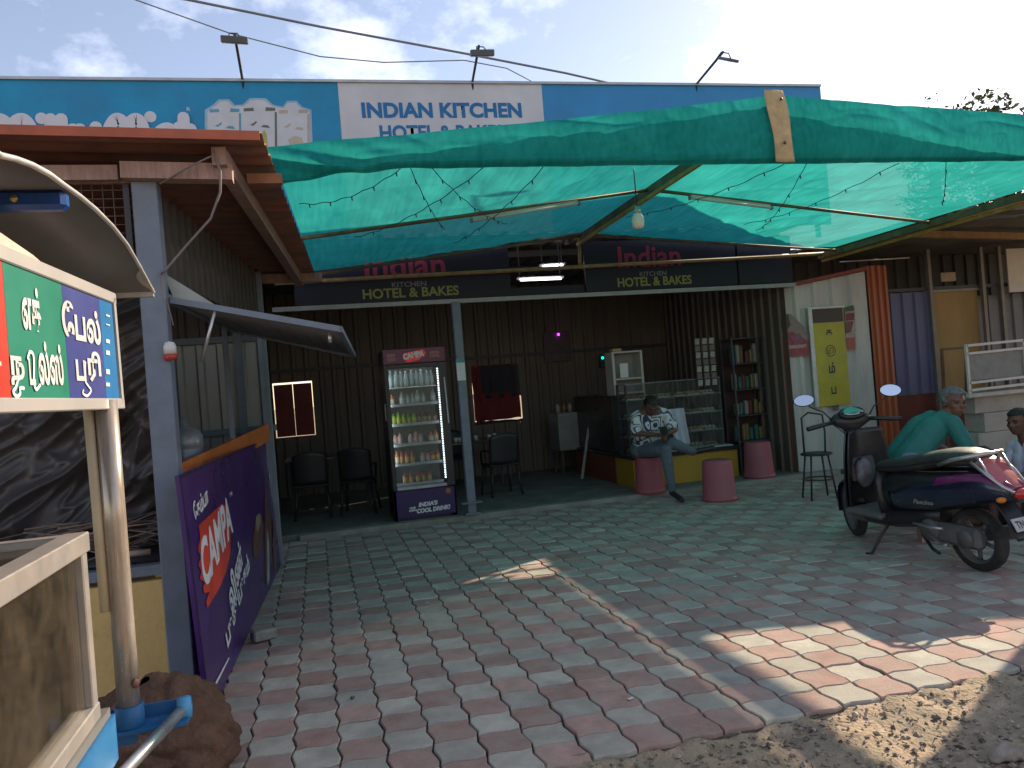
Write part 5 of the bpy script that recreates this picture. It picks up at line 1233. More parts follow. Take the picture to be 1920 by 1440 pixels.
# yellow vertical sign in a white frame
a0, a1 = P(1516, 582, Y=9.05), P(1596, 800, Y=9.05)
sx0, sx1, szt, szb = P(1518, 600, Y=9.04).x, P(1582, 590, Y=9.04).x, P(1550, 578, Y=9.04).z, 0.90
ys = thing('juice_sign', 'tall yellow vertical Tamil sign in a white frame on the silver partition', 'sign', ((sx0+sx1)/2, 9.04, szb))
w = MB(); w.box(((sx0+sx1)/2+.01, 9.055, (szt+szb)/2), (sx1-sx0-.02, 0.02, szt-szb)); w.build('panel', mat('sign_yellow', (0.46, 0.41, 0.045), 0.5, var=0.12, scale=5, dirt=(0.35, 0.3, 0.06)), ys)
w = MB(); w.box(((sx0+sx1)/2+.02, 9.043, szt-0.10), (sx1-sx0-0.07, 0.006, 0.19)); w.build('dark_heading', mat('sign_brown', (0.06, 0.045, 0.04), 0.5), ys)
w = MB(); w.box((sx0+0.012, 9.045, (szt+szb)/2), (0.06, 0.03, szt-szb), None, 0.004); w.build('frame_side', mat('frame_whitish', (0.52, 0.55, 0.55), 0.4, 0.2), ys)
w = MB(); w.box(((sx0+sx1)/2, 9.045, szt+0.012), (sx1-sx0+0.05, 0.03, 0.03), None, 0.004); w.build('frame_top', MATS['frame_whitish'], ys)
TAMK = mat('sign_ink', (0.03, 0.045, 0.05), 0.5); cxs = (sx0+sx1)/2+0.02
def yst(body, py, wd, ht):
    z = P(1553, py, Y=9.04).z; text('lettering', body, 0.1, TAMK, frame((cxs, 9.043, z), (1, 0, 0), (0, 0, 1)), ys, 0.003, fit=(wd, ht))
yst('க', 624, 0.10, 0.085); yst('ம்', 690, 0.10, 0.15); yst('ப', 733, 0.08, 0.10); yst('ஸ்', 765, 0.10, 0.10)
z = P(1553, 658, Y=9.04).z; w = MB(); M_ = frame((cxs, 9.0425, z), (1, 0, 0), (0, 0, 1))
stroke2d(w, [(0.075*math.cos(k*math.pi/8), 0.075*math.sin(k*math.pi/8)) for k in range(17)], 0.010, M_)
stroke2d(w, [(-.045, .03), (-.045, -.03), (-.02, -.035)], 0.010, M_); stroke2d(w, [(-.01, -.04), (-.01, .03), (.03, .035), (.045, .0), (.02, -.03)], 0.010, M_); w.build('lettering', TAMK, ys)
# torn food posters either side of it
def torn(lab, pts_list):
    a = P(*pts_list[0][0][0], Y=9.07); t = thing('torn_poster', lab, 'poster', a, 'torn posters on the partition')
    for k, (pts, col) in enumerate(pts_list):
        w = MB(); q = [P(x, y, Y=9.066-0.004*k) for x, y in pts]; w.add(q, [list(range(len(q)))[::-1]]); w.build('print_patch', mat('torn_%d_%d' % (len(lab), k), col, 0.5, var=0.3, scale=25), t, solid=0.003)
torn('torn food poster with a red strip on the left half of the silver partition', [
    ([(1465, 590), (1482, 588), (1500, 605), (1517, 622), (1517, 668), (1470, 668), (1464, 640)], (0.24, 0.20, 0.17)),
    ([(1464, 590), (1478, 590), (1482, 610), (1474, 622), (1464, 615)], (0.06, 0.05, 0.05)),
    ([(1468, 628), (1485, 622), (1516, 640), (1516, 666), (1470, 667)], (0.30, 0.06, 0.08)),
    ([(1478, 628), (1500, 626), (1508, 642), (1490, 648)], (0.22, 0.08, 0.12)),
    ([(1472, 648), (1512, 645), (1512, 651), (1472, 655)], (0.40, 0.25, 0.25))])
torn('torn red and white food poster right of the yellow sign', [
    ([(1584, 580), (1602, 576), (1606, 655), (1586, 657)], (0.34, 0.32, 0.27)),
    ([(1586, 588), (1602, 586), (1602, 600), (1586, 602)], (0.18, 0.04, 0.05)),
    ([(1584, 604), (1600, 602), (1596, 622), (1585, 626)], (0.16, 0.07, 0.06)),
    ([(1586, 634), (1603, 632), (1603, 654), (1587, 655)], (0.36, 0.10, 0.07)),
    ([(1585, 576), (1600, 572), (1602, 582), (1587, 584)], (0.07, 0.09, 0.06))])
# neighbouring stall: blue sheet, plywood, dark interior, ragged awning
nb = thing('neighbour_stall', 'neighbouring stall of blue metal sheet and plywood under a ragged awning', 'stall', (9.2, 9.3, 0))
w = MB(); w.corr((8.0, 9.30, 0.93), (1, 0, 0), (0, 0, 1), (0, -1, 0), 0.86, 1.50, 0.215, 0.03, 0, 0.70); w.build('blue_sheet', mat('sheet_blue', (0.115, 0.12, 0.22), 0.5, 0.1, var=0.15, scale=2.5, stretch=(1, 1, .4)), nb, solid=0.004)
w = MB(); w.box((8.75, 9.36, 0.44), (1.6, 0.10, 0.98)); w.build('low_wall', mat('wall_redbrown', (0.17, 0.045, 0.03), 0.8, var=0.25), nb)
w = MB(); w.box((9.33, 9.34, 1.66), (0.92, 0.02, 1.50)); w.build('plywood', mat('plywood', (0.34, 0.22, 0.085), 0.75, var=0.18, scale=4, stretch=(1, 1, .3)), nb)
w = MB(); w.box((9.33, 9.31, 2.44), (1.0, 0.05, 0.06)); w.build('head_rail', mat('rail_pale2', (0.28, 0.27, 0.24), 0.6), nb)
for x in (8.86, 9.82, 10.16):
    w = MB(); w.bar((x, 9.25, 0), (x, 9.25, 3.05), 0.055); w.build('post', mat('post_grey2', (0.22, 0.20, 0.17), 0.6), nb)
w = MB(); w.corr((9.85, 9.6, 0.0), (1, 0, 0), (0, 0, 1), (0, -1, 0), 4.0, 2.35, 0.24, 0.03); w.build('grey_sheet', mat('sheet_grey2', (0.13, 0.13, 0.14), 0.5), nb, solid=0.004)
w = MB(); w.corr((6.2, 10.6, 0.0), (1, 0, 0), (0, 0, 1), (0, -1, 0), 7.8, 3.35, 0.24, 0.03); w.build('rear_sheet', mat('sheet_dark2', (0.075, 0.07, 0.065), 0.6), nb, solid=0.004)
w = MB(); w.bar((7.9, 9.30, 2.47), (14.0, 9.30, 2.47), 0.05, 0.05); w.build('rail', DARKST, nb)
w = MB(); w.box((9.15, 9.2, 2.62), (0.26, 0.02, 0.13)); w.build('small_board', mat('board_tan', (0.36, 0.27, 0.17), 0.6), nb)
w = MB(); w.box((10.75, 9.2, 2.67), (1.0, 0.02, 0.66)); w.build('white_board', mat('board_cream', (0.58, 0.54, 0.47), 0.6, var=0.06), nb)
rag = random.Random(8)
def awn(u, v):
    x = 6.96+u*7.0; yf = 6.78-0.154*(x-6.96) if x < 8.0 else (6.62-0.50*(x-8.0) if x < 9.1 else 6.07); y = yf+v*(10.62-yf)
    return Vector((x, y, 3.10+0.06*v+0.05*noise.noise(Vector((x*1.3, y*1.3, 0)))))
w = MB(); w.grid(40, 24, awn); w.build('awning', mat('awning_brown', (0.13, 0.115, 0.10), 0.8, var=0.3, scale=3, dirt=(0.10, 0.14, 0.14), damt=0.7, dscale=1.5), nb, solid=0.006)
w = MB(); w.bar((7.05, 7.75, 3.0), (12.0, 8.75, 3.02), 0.07, 0.08); w.build('awning_beam', mat('beam_orange', (0.32, 0.19, 0.075), 0.7, var=0.3, scale=9, dirt=(0.2, 0.1, 0.05)), nb)
for p_, q_ in (((6.98, 6.80), (8.0, 6.65)), ((8.0, 6.65), (9.1, 6.10)), ((9.1, 6.10), (13.9, 6.10))):
    w = MB(); w.bar((*p_, 3.05), (*q_, 3.05), 0.05, 0.06); w.build('awning_beam', BEAM, nb)
for k, (x0, y0, x1, y1, col) in enumerate(((7.0, 6.9, 7.5, 7.0, (0.40, 0.28, 0.10)), (7.05, 7.3, 8.2, 7.15, (0.16, 0.26, 0.25)), (7.1, 7.55, 7.5, 7.5, (0.22, 0.30, 0.29)), (7.4, 6.85, 8.6, 6.95, (0.14, 0.25, 0.24)))):
    w = MB(); w.grid(10, 3, lambda u, v: Vector((x0+(x1-x0)*u, y0+(y1-y0)*u+v*0.14*(0.6+0.4*math.sin(u*9+k)), 3.055-0.01*k-0.02*math.sin(u*6)))); w.build('tarp_strip', mat('tarp_%d' % k, col, 0.7, var=0.2), nb, solid=0.003)
for x in (11.5, 13.8):
    w = MB(); w.bar((x, 6.12, 0), (x, 6.12, 3.03), 0.06); w.build('post', MATS['post_grey2'], nb)
# small awning lights of the stall front: bar with bulb seen under the eave
w = MB(); w.tube([P(1575, 491, Y=9.2), P(1705, 483, Y=9.2)], 0.012, 6); w.build('light_rail', ALU, nb)

# masonry counter with a white railing panel at the right edge
mw = thing('masonry_counter', 'pale concrete block counter at the right edge behind the two seated people', 'counter', (8.8, 7.75, 0))
COUR = mat('course_pale', (0.42, 0.39, 0.34), 0.85, var=0.12, scale=5, dirt=(0.28, 0.25, 0.21), damt=0.6)
for k, (z0_, z1_) in enumerate(((-0.05, 0.24), (0.245, 0.48), (0.485, 0.72), (0.725, 0.93))):
    for j in range(2):
        w = MB(); w.box((8.85+j*1.80-0.12*(k % 2), 7.78-0.006*(3-k), (z0_+z1_)/2), (1.797, 0.30, z1_-z0_), None, 0.003); w.build('block', COUR, mw)
w = MB(); w.box((9.45, 7.74, 0.955), (3.6, 0.42, 0.05), None, 0.008); w.build('slab', mat('slab_pale', (0.50, 0.47, 0.41), 0.8), mw)
rl = thing('railing_panel', 'white railing frame with a grey mesh panel on the concrete counter', 'railing', (8.4, 7.6, 0.98))
RWH = mat('rail_white', (0.60, 0.58, 0.54), 0.45, var=0.06)
for z in (1.02, 1.11, 1.47, 1.57):
    w = MB(); w.bar((7.74, 7.60, z), (10.2, 7.60, z+0.04), 0.03, 0.03); w.build('rail', RWH, rl)
for x in (7.74, 8.62, 9.5, 10.18):
    w = MB(); w.bar((x, 7.60, 0.98), (x, 7.60, 1.59), 0.03, 0.03); w.build('upright', RWH, rl)
w = MB(); w.box((8.95, 7.615, 1.30), (2.4, 0.008, 0.32)); w.build('mesh_panel', mat('mesh_grey', (0.25, 0.25, 0.235), 0.7, var=0.15, scale=12), rl)
fs_ = thing('brown_stand', 'empty brown metal frame beside the white railing', 'stand', (7.5, 7.9, 0))
qa = [P(1766, 655, Y=7.95), P(1812, 652, Y=7.95), P(1812, 735, Y=7.95), P(1770, 735, Y=7.95)]
for i in range(4):
    w = MB(); e0, e1 = qa[i], qa[(i+1) % 4]; w.bar(e0, e1, 0.03, 0.03); w.build('frame_bar', mat('brown_metal', (0.16, 0.09, 0.05), 0.55), fs_)
for q in (qa[2], qa[3]):
    w = MB(); w.bar(q, (q.x, q.y, 0), 0.03, 0.03); w.build('leg', MATS['brown_metal'], fs_)
# unseen tall box added beyond the right edge to shade the foreground dirt
os_ = thing('unseen_shade_box', 'unseen tall sheet metal box added beyond the right edge to cast shade', 'stall', (7.8, 3.9, 0))
for (o_, u_, n_, L_) in (((6.62, 4.88, 0), (1, 0, 0), (0, 1, 0), 2.2), ((6.62, 2.9, 0), (0, 1, 0), (-1, 0, 0), 1.98), ((6.62, 2.9, 0), (1, 0, 0), (0, -1, 0), 2.2), ((8.82, 2.9, 0), (0, 1, 0), (1, 0, 0), 2.12)):
    w = MB(); w.corr(o_, u_, (0, 0, 1), n_, L_, 3.2, 0.2, 0.03); w.build('wall_sheet', MATS['sheet_blue'], os_, solid=0.004)
w = MB(); w.box((7.72, 3.89, 3.23), (2.22, 2.0, 0.05)); w.build('roof', REDR, os_)

# black metal chair by the partition
sc_ = Vector((5.33, 7.35, 0)); t = thing('metal_chair', 'slim black metal chair with a round seat in front of the silver partition', 'chair', sc_)
w = MB(); w.lathe([(0, 0.485), (0.16, 0.485), (0.17, 0.492), (0.17, 0.503), (0.155, 0.51), (0, 0.51)], 24, Matrix.Translation(sc_)); w.build('seat', BLK, t)
for k in range(4):
    a_ = k*math.pi/2+0.5; w = MB(); w.tube([sc_+Vector((.13*math.cos(a_), .13*math.sin(a_), .49)), sc_+Vector((.20*math.cos(a_), .20*math.sin(a_), 0))], 0.011, 8); w.build('leg', BLK, t)
w = MB(); w.tube([sc_+Vector((.16*math.cos(k*math.pi/10), .16*math.sin(k*math.pi/10), .22)) for k in range(20)], 0.008, 6, closed=True); w.build('ring', BLK, t)
w = MB(); w.tube([sc_+Vector((.13, .02, .49)), sc_+Vector((.17, .05, .72)), sc_+Vector((.16, .06, .92)), sc_+Vector((.06, .17, .95)), sc_+Vector((-.04, .16, .9)), sc_+Vector((-.06, .13, .49))], 0.011, 8); w.build('backrest', BLK, t)

# ================================================================== TREES
LEAF = mat('leaf', (0.075, 0.105, 0.04), 0.6, var=0.35, scale=2, rand=0.4, spec=0.3); BARK = mat('bark', (0.10, 0.075, 0.055), 0.9, var=0.3)
def tree(loc, h, rad, lab, seed, nl=6500):
    rt = random.Random(seed); loc = Vector(loc); t = thing('tree', lab, 'tree', loc, 'trees behind the stalls')
    w = MB(); top = loc+Vector((rt.uniform(-.3, .3), rt.uniform(-.3, .3), h-rad*1.0)); w.tube([loc, loc.lerp(top, .5)+Vector((.1, 0, 0)), top], [h*.03, h*.022, h*.013], 8)
    tips = []
    for k in range(60):
        b0 = loc.lerp(top, rt.uniform(.5, 1)); d = Vector((rt.gauss(0, 1), rt.gauss(0, 1), rt.uniform(-.2, 1.2))).normalized()
        e = b0+d*rad*rt.uniform(.55, 1.15); mid = b0.lerp(e, .5)+Vector((0, 0, .1*rad)); w.tube([b0, mid, e], [h*.009, h*.005, h*.002], 5)
        tips += [e, mid.lerp(e, .5), e+Vector((rt.gauss(0, .2), rt.gauss(0, .2), rt.gauss(0, .2)))*rad]
    w.build('trunk', BARK, t); w = MB()
    for k in range(nl):
        c = rt.choice(tips); s = rt.uniform(.09, .15)*rad/1.6
        p = c+Vector((rt.gauss(0, .13), rt.gauss(0, .13), rt.gauss(0, .11)))*rad
        a = Vector((rt.gauss(0, 1), rt.gauss(0, 1), rt.gauss(0, .6))).normalized(); b = a.cross(Vector((rt.gauss(0, 1), rt.gauss(0, 1), rt.gauss(0, 1)))).normalized()
        w.add([p-a*s, p+b*s*.45, p+a*s, p-b*s*.45], [(0, 1, 2, 3)])
    tag(w.build('crown', LEAF, t), kind='stuff')
def at_tree(px, py, Y, rad): q = P(px, py, Y=Y); return (q.x, Y, -0.03), q.z+0.03
l, h = at_tree(1868, 182, 19, 1.5); tree(l, h+0.30, 1.5, 'feathery tree top rising over the right end of the canopy', 2)
l, h = at_tree(1742, 192, 22, 1.0); tree(l, h+0.25, 1.0, 'small tree tip just above the canopy edge left of the feathery tree', 5, 3500)
tree((17.5, 14.0, -0.03), 5.2, 2.2, 'leafy tree behind the neighbouring stall seen under the awning', 9, 3000)

# ================================================================== SCOOTER
SC = Matrix.Translation((4.30, 4.24, 0)) @ Matrix.Rotation(R(-3.0), 4, 'Y')
scoot = thing('scooter', 'dark blue scooter with magenta tail parked on the paving blocks', 'scooter', (4.3, 4.9, 0))
SBLK = mat('scooter_black', (0.016, 0.016, 0.017), 0.38, var=0.2, scale=10, spec=0.45, dirt=(0.06, 0.055, 0.05), damt=0.35, dscale=7)
SBLU = mat('scooter_blue', (0.007, 0.013, 0.038), 0.3, var=0.1, spec=0.5, coat=0.6)
SMAG = mat('scooter_magenta', (0.15, 0.012, 0.09), 0.28, var=0.1, coat=0.5)
SSEAT = mat('scooter_seat', (0.035, 0.034, 0.033), 0.5, var=0.2, bump=0.3, bscale=140, dirt=(0.10, 0.09, 0.08), damt=0.5, dscale=5)
SRUB = mat('tyre_rubber', (0.022, 0.021, 0.020), 0.85, var=0.3, dirt=(0.09, 0.075, 0.06), damt=0.6, dscale=14)
SSIL = mat('scooter_silver', (0.48, 0.46, 0.43), 0.3, 0.7, var=0.1); SGREY = mat('scooter_grey', (0.11, 0.105, 0.10), 0.5, var=0.2, dirt=(0.16, 0.14, 0.12))
CHRM = mat('mirror_glass', (0.92, 0.94, 0.96), 0.02, 1.0, var=0.01)
MATS['mirror_glass'].node_tree.nodes['Principled BSDF'].inputs['Roughness'].default_value = 0.02
for l in list(MATS['mirror_glass'].node_tree.links):
    if l.to_socket.name == 'Roughness': MATS['mirror_glass'].node_tree.links.remove(l)
secs = [(0.80, .47, .075, .09), (0.72, .485, .12, .13), (0.60, .50, .155, .155), (0.42, .52, .180, .16), (0.22, .54, .190, .15), (0.05, .565, .185, .14), (-.10, .59, .165, .125), (-.22, .60, .135, .10), (-.32, .585, .095, .07), (-.39, .56, .05, .04)]
def sec(y):
    for i in range(len(secs)-1):
        a, b = secs[i], secs[i+1]
        if a[0] >= y >= b[0]:
            k = (a[0]-y)/(a[0]-b[0]); k2 = k*k*(3-2*k)*0.3+k*0.7; return [a[j]+(b[j]-a[j])*k2 for j in (1, 2, 3)]
    return secs[0][1:] if y > secs[0][0] else secs[-1][1:]
def ring_pt(y, an, s=1.0, p=2.5):
    zc, hw, hh = sec(y); c, n_ = math.cos(an), math.sin(an)
    return Vector((hw*s*math.copysign(abs(c)**(2/p), c), y, zc+hh*s*math.copysign(abs(n_)**(2/p), n_)))
def sb(nm, fn, m, par=scoot, solid=0.0):
    w = MB(); w.M = SC; fn(w); return w.build(nm, m, par, solid=solid)
body = sb('body', lambda w: w.loft([[ring_pt(s[0], 2*math.pi*j/24) for j in range(24)] for s in secs]), SBLK)
def patch(nm, y0, y1, a0, a1, s, m, par=scoot, nu=22, nv=10, taper=0.0):
    def fn(w):
        def g(u, v):
            y = y0+(y1-y0)*u; k = 1-taper*(1-math.sin(math.pi*u)); lo, hi = a0(u) if callable(a0) else a0, a1(u) if callable(a1) else a1
            return ring_pt(y, lo+(hi-lo)*v, s)
        w.grid(nu, nv, g)
    return sb(nm, fn, m, par, 0.006)
for sd in (1, -1):
    def A(d, sd=sd): return math.pi-R(d) if sd < 0 else R(d)
    sp = patch('side_panel', 0.62, -0.36, lambda u: A(-58+20*u), lambda u: A(8+46*max(0, u-.15)-30*max(0, .25-u)), 1.025, SBLU)
    patch('tail_panel', 0.14, -0.37, lambda u: A(14+14*u), lambda u: A(36+34*u), 1.045, SMAG)
    if sd < 0:
        M_ = SC @ frame((-0.2, 0.26, 0.44), (0, -1, 0.06), (0.0, 0, 1))
        o = ring_pt(0.26, A(-18), 1.06)
        text('lettering', 'Fascino', 0.05, SSIL, SC @ frame((o.x-0.004, 0.24, o.z), (0.10, -1, 0.02), (-0.12, 0, 1)), sp, 0.0015, fit=(0.17, 0.035), shear=0.35)
seat_s = [(0.84, .645, .06, .03), (0.78, .665, .10, .045), (0.62, .685, .135, .058), (0.44, .708, .15, .062), (0.30, .74, .155, .066), (0.14, .772, .155, .064), (0.0, .785, .14, .06), (-.10, .785, .105, .05), (-.155, .78, .06, .03)]
def seat(w):
    w.loft([[Vector((hw*math.copysign(abs(math.cos(a))**.75, math.cos(a)), y, zc+hh*math.copysign(abs(math.sin(a))**.8, math.sin(a)))) for a in [2*math.pi*j/24 for j in range(24)]] for (y, zc, hw, hh) in seat_s])
so = sb('seat', seat, SSEAT)
sb('seat_piping', lambda w: w.tube([(math.copysign(hw, sx)*1.0, y, zc-0.005) for sx in (1,) for (y, zc, hw, hh) in seat_s]+[(-hw, y, zc-0.005) for (y, zc, hw, hh) in seat_s[::-1]], 0.006, 6, closed=True), SBLK, so)
# grab rail and tail
sb('grab_rail', lambda w: w.tube([(-.155, .10, .745), (-.165, -.02, .785), (-.13, -.15, .815), (-.05, -.20, .825), (.05, -.20, .825), (.13, -.15, .815), (.165, -.02, .785), (.155, .10, .745)], 0.014, 10), SSIL)
sb('rail_stay', lambda w: w.tube([(-.10, -.17, .81), (-.10, -.24, .70), (-.08, -.30, .64)], 0.010, 8), SSIL)
sb('rail_stay', lambda w: w.tube([(.10, -.17, .81), (.10, -.24, .70), (.08, -.30, .64)], 0.010, 8), SSIL)
def tailcowl(w):
    w.grid(14, 10, lambda u, v: Vector(((-.12+.24*u)*(1-.35*v), -.155-.21*v, .765-.17*v+0.03*math.sin(math.pi*u)*(1-.4*v))))
sb('tail_cowl', tailcowl, mat('tail_rose', (0.42, 0.10, 0.10), 0.3, var=0.15, coat=0.5), solid=0.012)
for sx in (-1, 1): sb('tail_lit_edge', lambda w, sx=sx: w.tube([(sx*.125, -.14, .775), (sx*.115, -.24, .70), (sx*.09, -.33, .625), (sx*.05, -.39, .58)], 0.011, 8), SSIL)  # silver strips added as the sun-whitened edges of the tail panel
def lamp(w): w.lathe([(0, 0.03), (.03, .028), (.05, .012), (.055, 0)], 18, SC @ Matrix.Translation((0, -.385, .575)) @ Matrix.Rotation(R(100), 4, 'X') @ Matrix.Diagonal((1.3, .7, 1, 1)))
sb('tail_lamp', lamp, mat('lamp_red_lens', (0.45, 0.02, 0.02), 0.2, coat=0.6))
for sx in (-1, 1): sb('indicator', lambda w, sx=sx: blob(w, (sx*.115, -.33, .545), (.035, .025, .02), 2, 0, 1, 12, 8), mat('lamp_amber', (0.55, 0.18, 0.02), 0.25))
sb('rear_mudguard', lambda w: w.grid(8, 12, lambda u, v: Vector((-.075+.15*u, -.22-.16*v, .52-.24*v+.02*math.sin(math.pi*v)))), SBLK, solid=0.01)
pl = sb('number_plate', lambda w: w.box((0, -.385, .385), (.20, .006, .085), (R(-28), 0, 0)), mat('plate_white', (0.45, 0.44, 0.42), 0.5))
text('lettering', 'TN 5221', 0.05, BLK, SC @ (Matrix.Translation((0, -.385, .385)) @ Matrix.Rotation(R(-28), 4, 'X') @ frame((0, -0.0045, 0), (1, 0, 0), (0, 0, 1))), pl, 0.001, fit=(.17, .05))
# wheels
def wheel(w, c, rad, wd, M, mi=(0, 1)):
    prof = [(rad-.055, -wd*.42), (rad-.03, -wd*.5), (rad-.008, -wd*.36), (rad, -wd*.1), (rad, wd*.1), (rad-.008, wd*.36), (rad-.03, wd*.5), (rad-.055, wd*.42), (rad-.055, -wd*.42)]
    w.lathe(prof, 40, M @ Matrix.Translation(c) @ Matrix.Rotation(R(90), 4, 'Y'), 0, True, False)
def rim(w, c, rad, wd, M):
    T = M @ Matrix.Translation(c) @ Matrix.Rotation(R(90), 4, 'Y')
    w.lathe([(rad-.055, -wd*.4), (rad-.072, -wd*.25), (rad-.075, 0), (rad-.072, wd*.25), (rad-.055, wd*.4)], 32, T, 0, True, False)
    w.lathe([(0, -.045), (.03, -.045), (.038, -.03), (.038, .03), (.03, .045), (0, .045)], 18, T)
    for k in range(5):
        a = k*2*math.pi/5; d = Vector((math.cos(a), math.sin(a), 0)); w.M = T; w.tube([d*.03, d*(rad-.07)], [.018, .013], 6); w.M = None
RW, FWc = Vector((0, 0, .218)), Vector((0, 1.36, .235))
w = MB(); wheel(w, RW, .218, .095, SC); rw = w.build('rear_wheel', SRUB, scoot)
w = MB(); rim(w, RW, .218, .095, SC); w.build('rim', SGREY, rw)
w = MB(); w.lathe([(0, 0), (.032, 0), (.03, .012), (.018, .02), (0, .02)], 16, SC @ Matrix.Translation((-.055, 0, .218)) @ Matrix.Rotation(R(-90), 4, 'Y')); w.build('hub_cap', SSIL, rw)
# steered front end
ST = SC @ Matrix.Translation((0, 1.12, 0)) @ Matrix.Rotation(R(-22), 4, 'Z') @ Matrix.Translation((0, -1.12, 0))
w = MB(); wheel(w, FWc, .235, .085, ST); fwh = w.build('front_wheel', SRUB, scoot)
w = MB(); rim(w, FWc, .235, .085, ST); w.build('rim', SGREY, fwh)
def sf(nm, fn, m, par=scoot, solid=0.0):
    w = MB(); w.M = ST; fn(w); return w.build(nm, m, par, solid=solid)
sf('front_fender', lambda w: w.grid(10, 16, lambda u, v: Vector(((-.065+.13*u), 1.36+(.262-.03*(2*u-1)**2)*math.cos(R(-15+150*v)), .235+(.262-.03*(2*u-1)**2)*math.sin(R(-15+150*v))))), SBLU, solid=0.006)
for sx in (-1, 1): sf('fork', lambda w, sx=sx: w.tube([(sx*.055, 1.20, .62), (sx*.062, 1.30, .40), (sx*.062, 1.36, .235)], .018, 10), SGREY)
cw = sf('handle_cowl', lambda w: (w.loft([[Vector((hw*math.cos(a), 1.14+.01-hd*math.sin(a)*1.0+oy, z)) for a in [2*math.pi*j/20 for j in range(20)]] for (z, hw, hd, oy) in ((.86, .045, .05, 0), (.94, .07, .065, .0), (.99, .15, .08, 0), (1.03, .165, .085, .01), (1.065, .12, .075, .02), (1.085, .06, .04, .03))])), SBLK)
sf('headlamp', lambda w: blob(w, (0, 1.235, 1.02), (.085, .04, .055), 1, 0, 1, 16, 10), mat('lens_clear', (0.5, 0.52, 0.52), 0.1, coat=0.5), cw)
dash_M = Matrix.Translation((0, 1.085, 1.085)) @ Matrix.Rotation(R(38), 4, 'X')
w = MB(); w.M = ST @ dash_M; w.lathe([(0, .004), (.07, .004), (.085, .0), (.095, -.02)], 26, ST @ dash_M @ Matrix.Diagonal((1.15, .75, 1, 1))); w.build('dashboard_bezel', SBLK, cw)
w = MB(); w.lathe([(0, .012), (.05, .010), (.076, .006)], 26, ST @ dash_M @ Matrix.Diagonal((1.15, .72, 1, 1))); w.build('dashboard_glass', mat('dash_glass', (0.30, 0.36, 0.36), 0.04, 0.9, var=0.05), cw)
for sx in (-1, 1):
    sf('grip', lambda w, sx=sx: w.tube([(sx*.14, 1.13, 1.01), (sx*.24, 1.10, 1.0), (sx*.37, 1.06, .985)], [.016, .019, .020], 12), SBLK)
    sf('brake_lever', lambda w, sx=sx: w.tube([(sx*.17, 1.17, 1.0), (sx*.22, 1.19, .99), (sx*.36, 1.13, .975)], .007, 8), SSIL)
    st = sf('mirror_stalk', lambda w, sx=sx: w.tube([(sx*.15, 1.15, 1.03), (sx*.20, 1.17, 1.10), (sx*.29, 1.18, 1.15), (sx*.335, 1.175, 1.19)], .006, 8), SBLK)
    mp_ = ST @ Vector((sx*.345, 1.165, 1.215)); mz = Vector((-.57, -.74, .36) if sx < 0 else (-.50, -.80, .25)).normalized(); mx_ = Vector((0, 0, 1)).cross(mz).normalized()
    T = Matrix((mx_, mz.cross(mx_), mz)).transposed().to_4x4(); T.translation = mp_; T = T @ Matrix.Rotation(R(-4*sx), 4, 'Z') @ Matrix.Diagonal((.98, .60, 1, 1))
    w = MB(); w.lathe([(0, -.03), (.055, -.025), (.085, -.006), (.088, .004), (.082, .006), (0, .0055)], 28, T); w.build('mirror_shell', SBLK, st)
    w = MB(); w.lathe([(0.001, .0085), (.079, .0085)], 28, T, 0, False, False); w.build('mirror_glass', CHRM, st)
for sx in (-1, 1):
    sf('brake_cable', lambda w, sx=sx: w.tube([(sx*.18, 1.16, 1.0), (sx*.14, 1.235, 1.0), (sx*.07, 1.22, .93), (sx*.03, 1.17, .87)], .004, 6), SBLK)
sb('seat_lock_trim', lambda w: w.tube([ring_pt(y_, math.pi-R(62), 1.02) for y_ in (.55, .40, .22, .05, -.08)], .004, 6), SGREY)
# leg shield, inner panel, steering column, floor
def shield_w(z): return .06+.15*math.sin(math.pi*min(1, max(0, (z-.14)/1.02)))**.8
def shield(off, sc_):
    def g(u, v):
        z = .26+.68*v; hw = shield_w(z)*sc_; x = -hw+2*hw*u
        return Vector((x, 1.235-.13*v-.05*math.sin(math.pi*v)-.10*(2*u-1)**2-off, z))
    return g
sb('leg_shield', lambda w: w.grid(18, 20, shield(0, 1.0)), SBLU, solid=0.012)
sb('inner_panel', lambda w: w.grid(18, 20, shield(.028, .93)), SBLK, solid=0.014)
sb('steering_column', lambda w: w.tube([(0, 1.13, .90), (0, 1.14, .72), (0, 1.15, .5)], [.05, .06, .05], 14), SBLK)
sb('glove_box', lambda w: w.box((0, 1.07, .62), (.24, .07, .22), (R(-8), 0, 0), .02), SBLK)
sb('floorboard', lambda w: (w.box((0, .93, .285), (.34, .42, .05), None, .02), w.box((0, .93, .235), (.20, .40, .06), None, .01)), SGREY)
sb('floor_mat', lambda w: w.box((0, .93, .3135), (.30, .34, .006), None, .002), mat('mat_grey', (0.14, 0.135, 0.13), 0.7, dirt=(0.22, 0.2, 0.17)))
sb('under_seat_front', lambda w: w.loft([[Vector((hw*math.cos(a), y+.05*math.sin(a), z)) for a in [2*math.pi*j/16 for j in range(16)]] for (z, hw, y) in ((.30, .12, .76), (.42, .135, .77), (.56, .125, .79), (.64, .09, .80))]), SBLK)
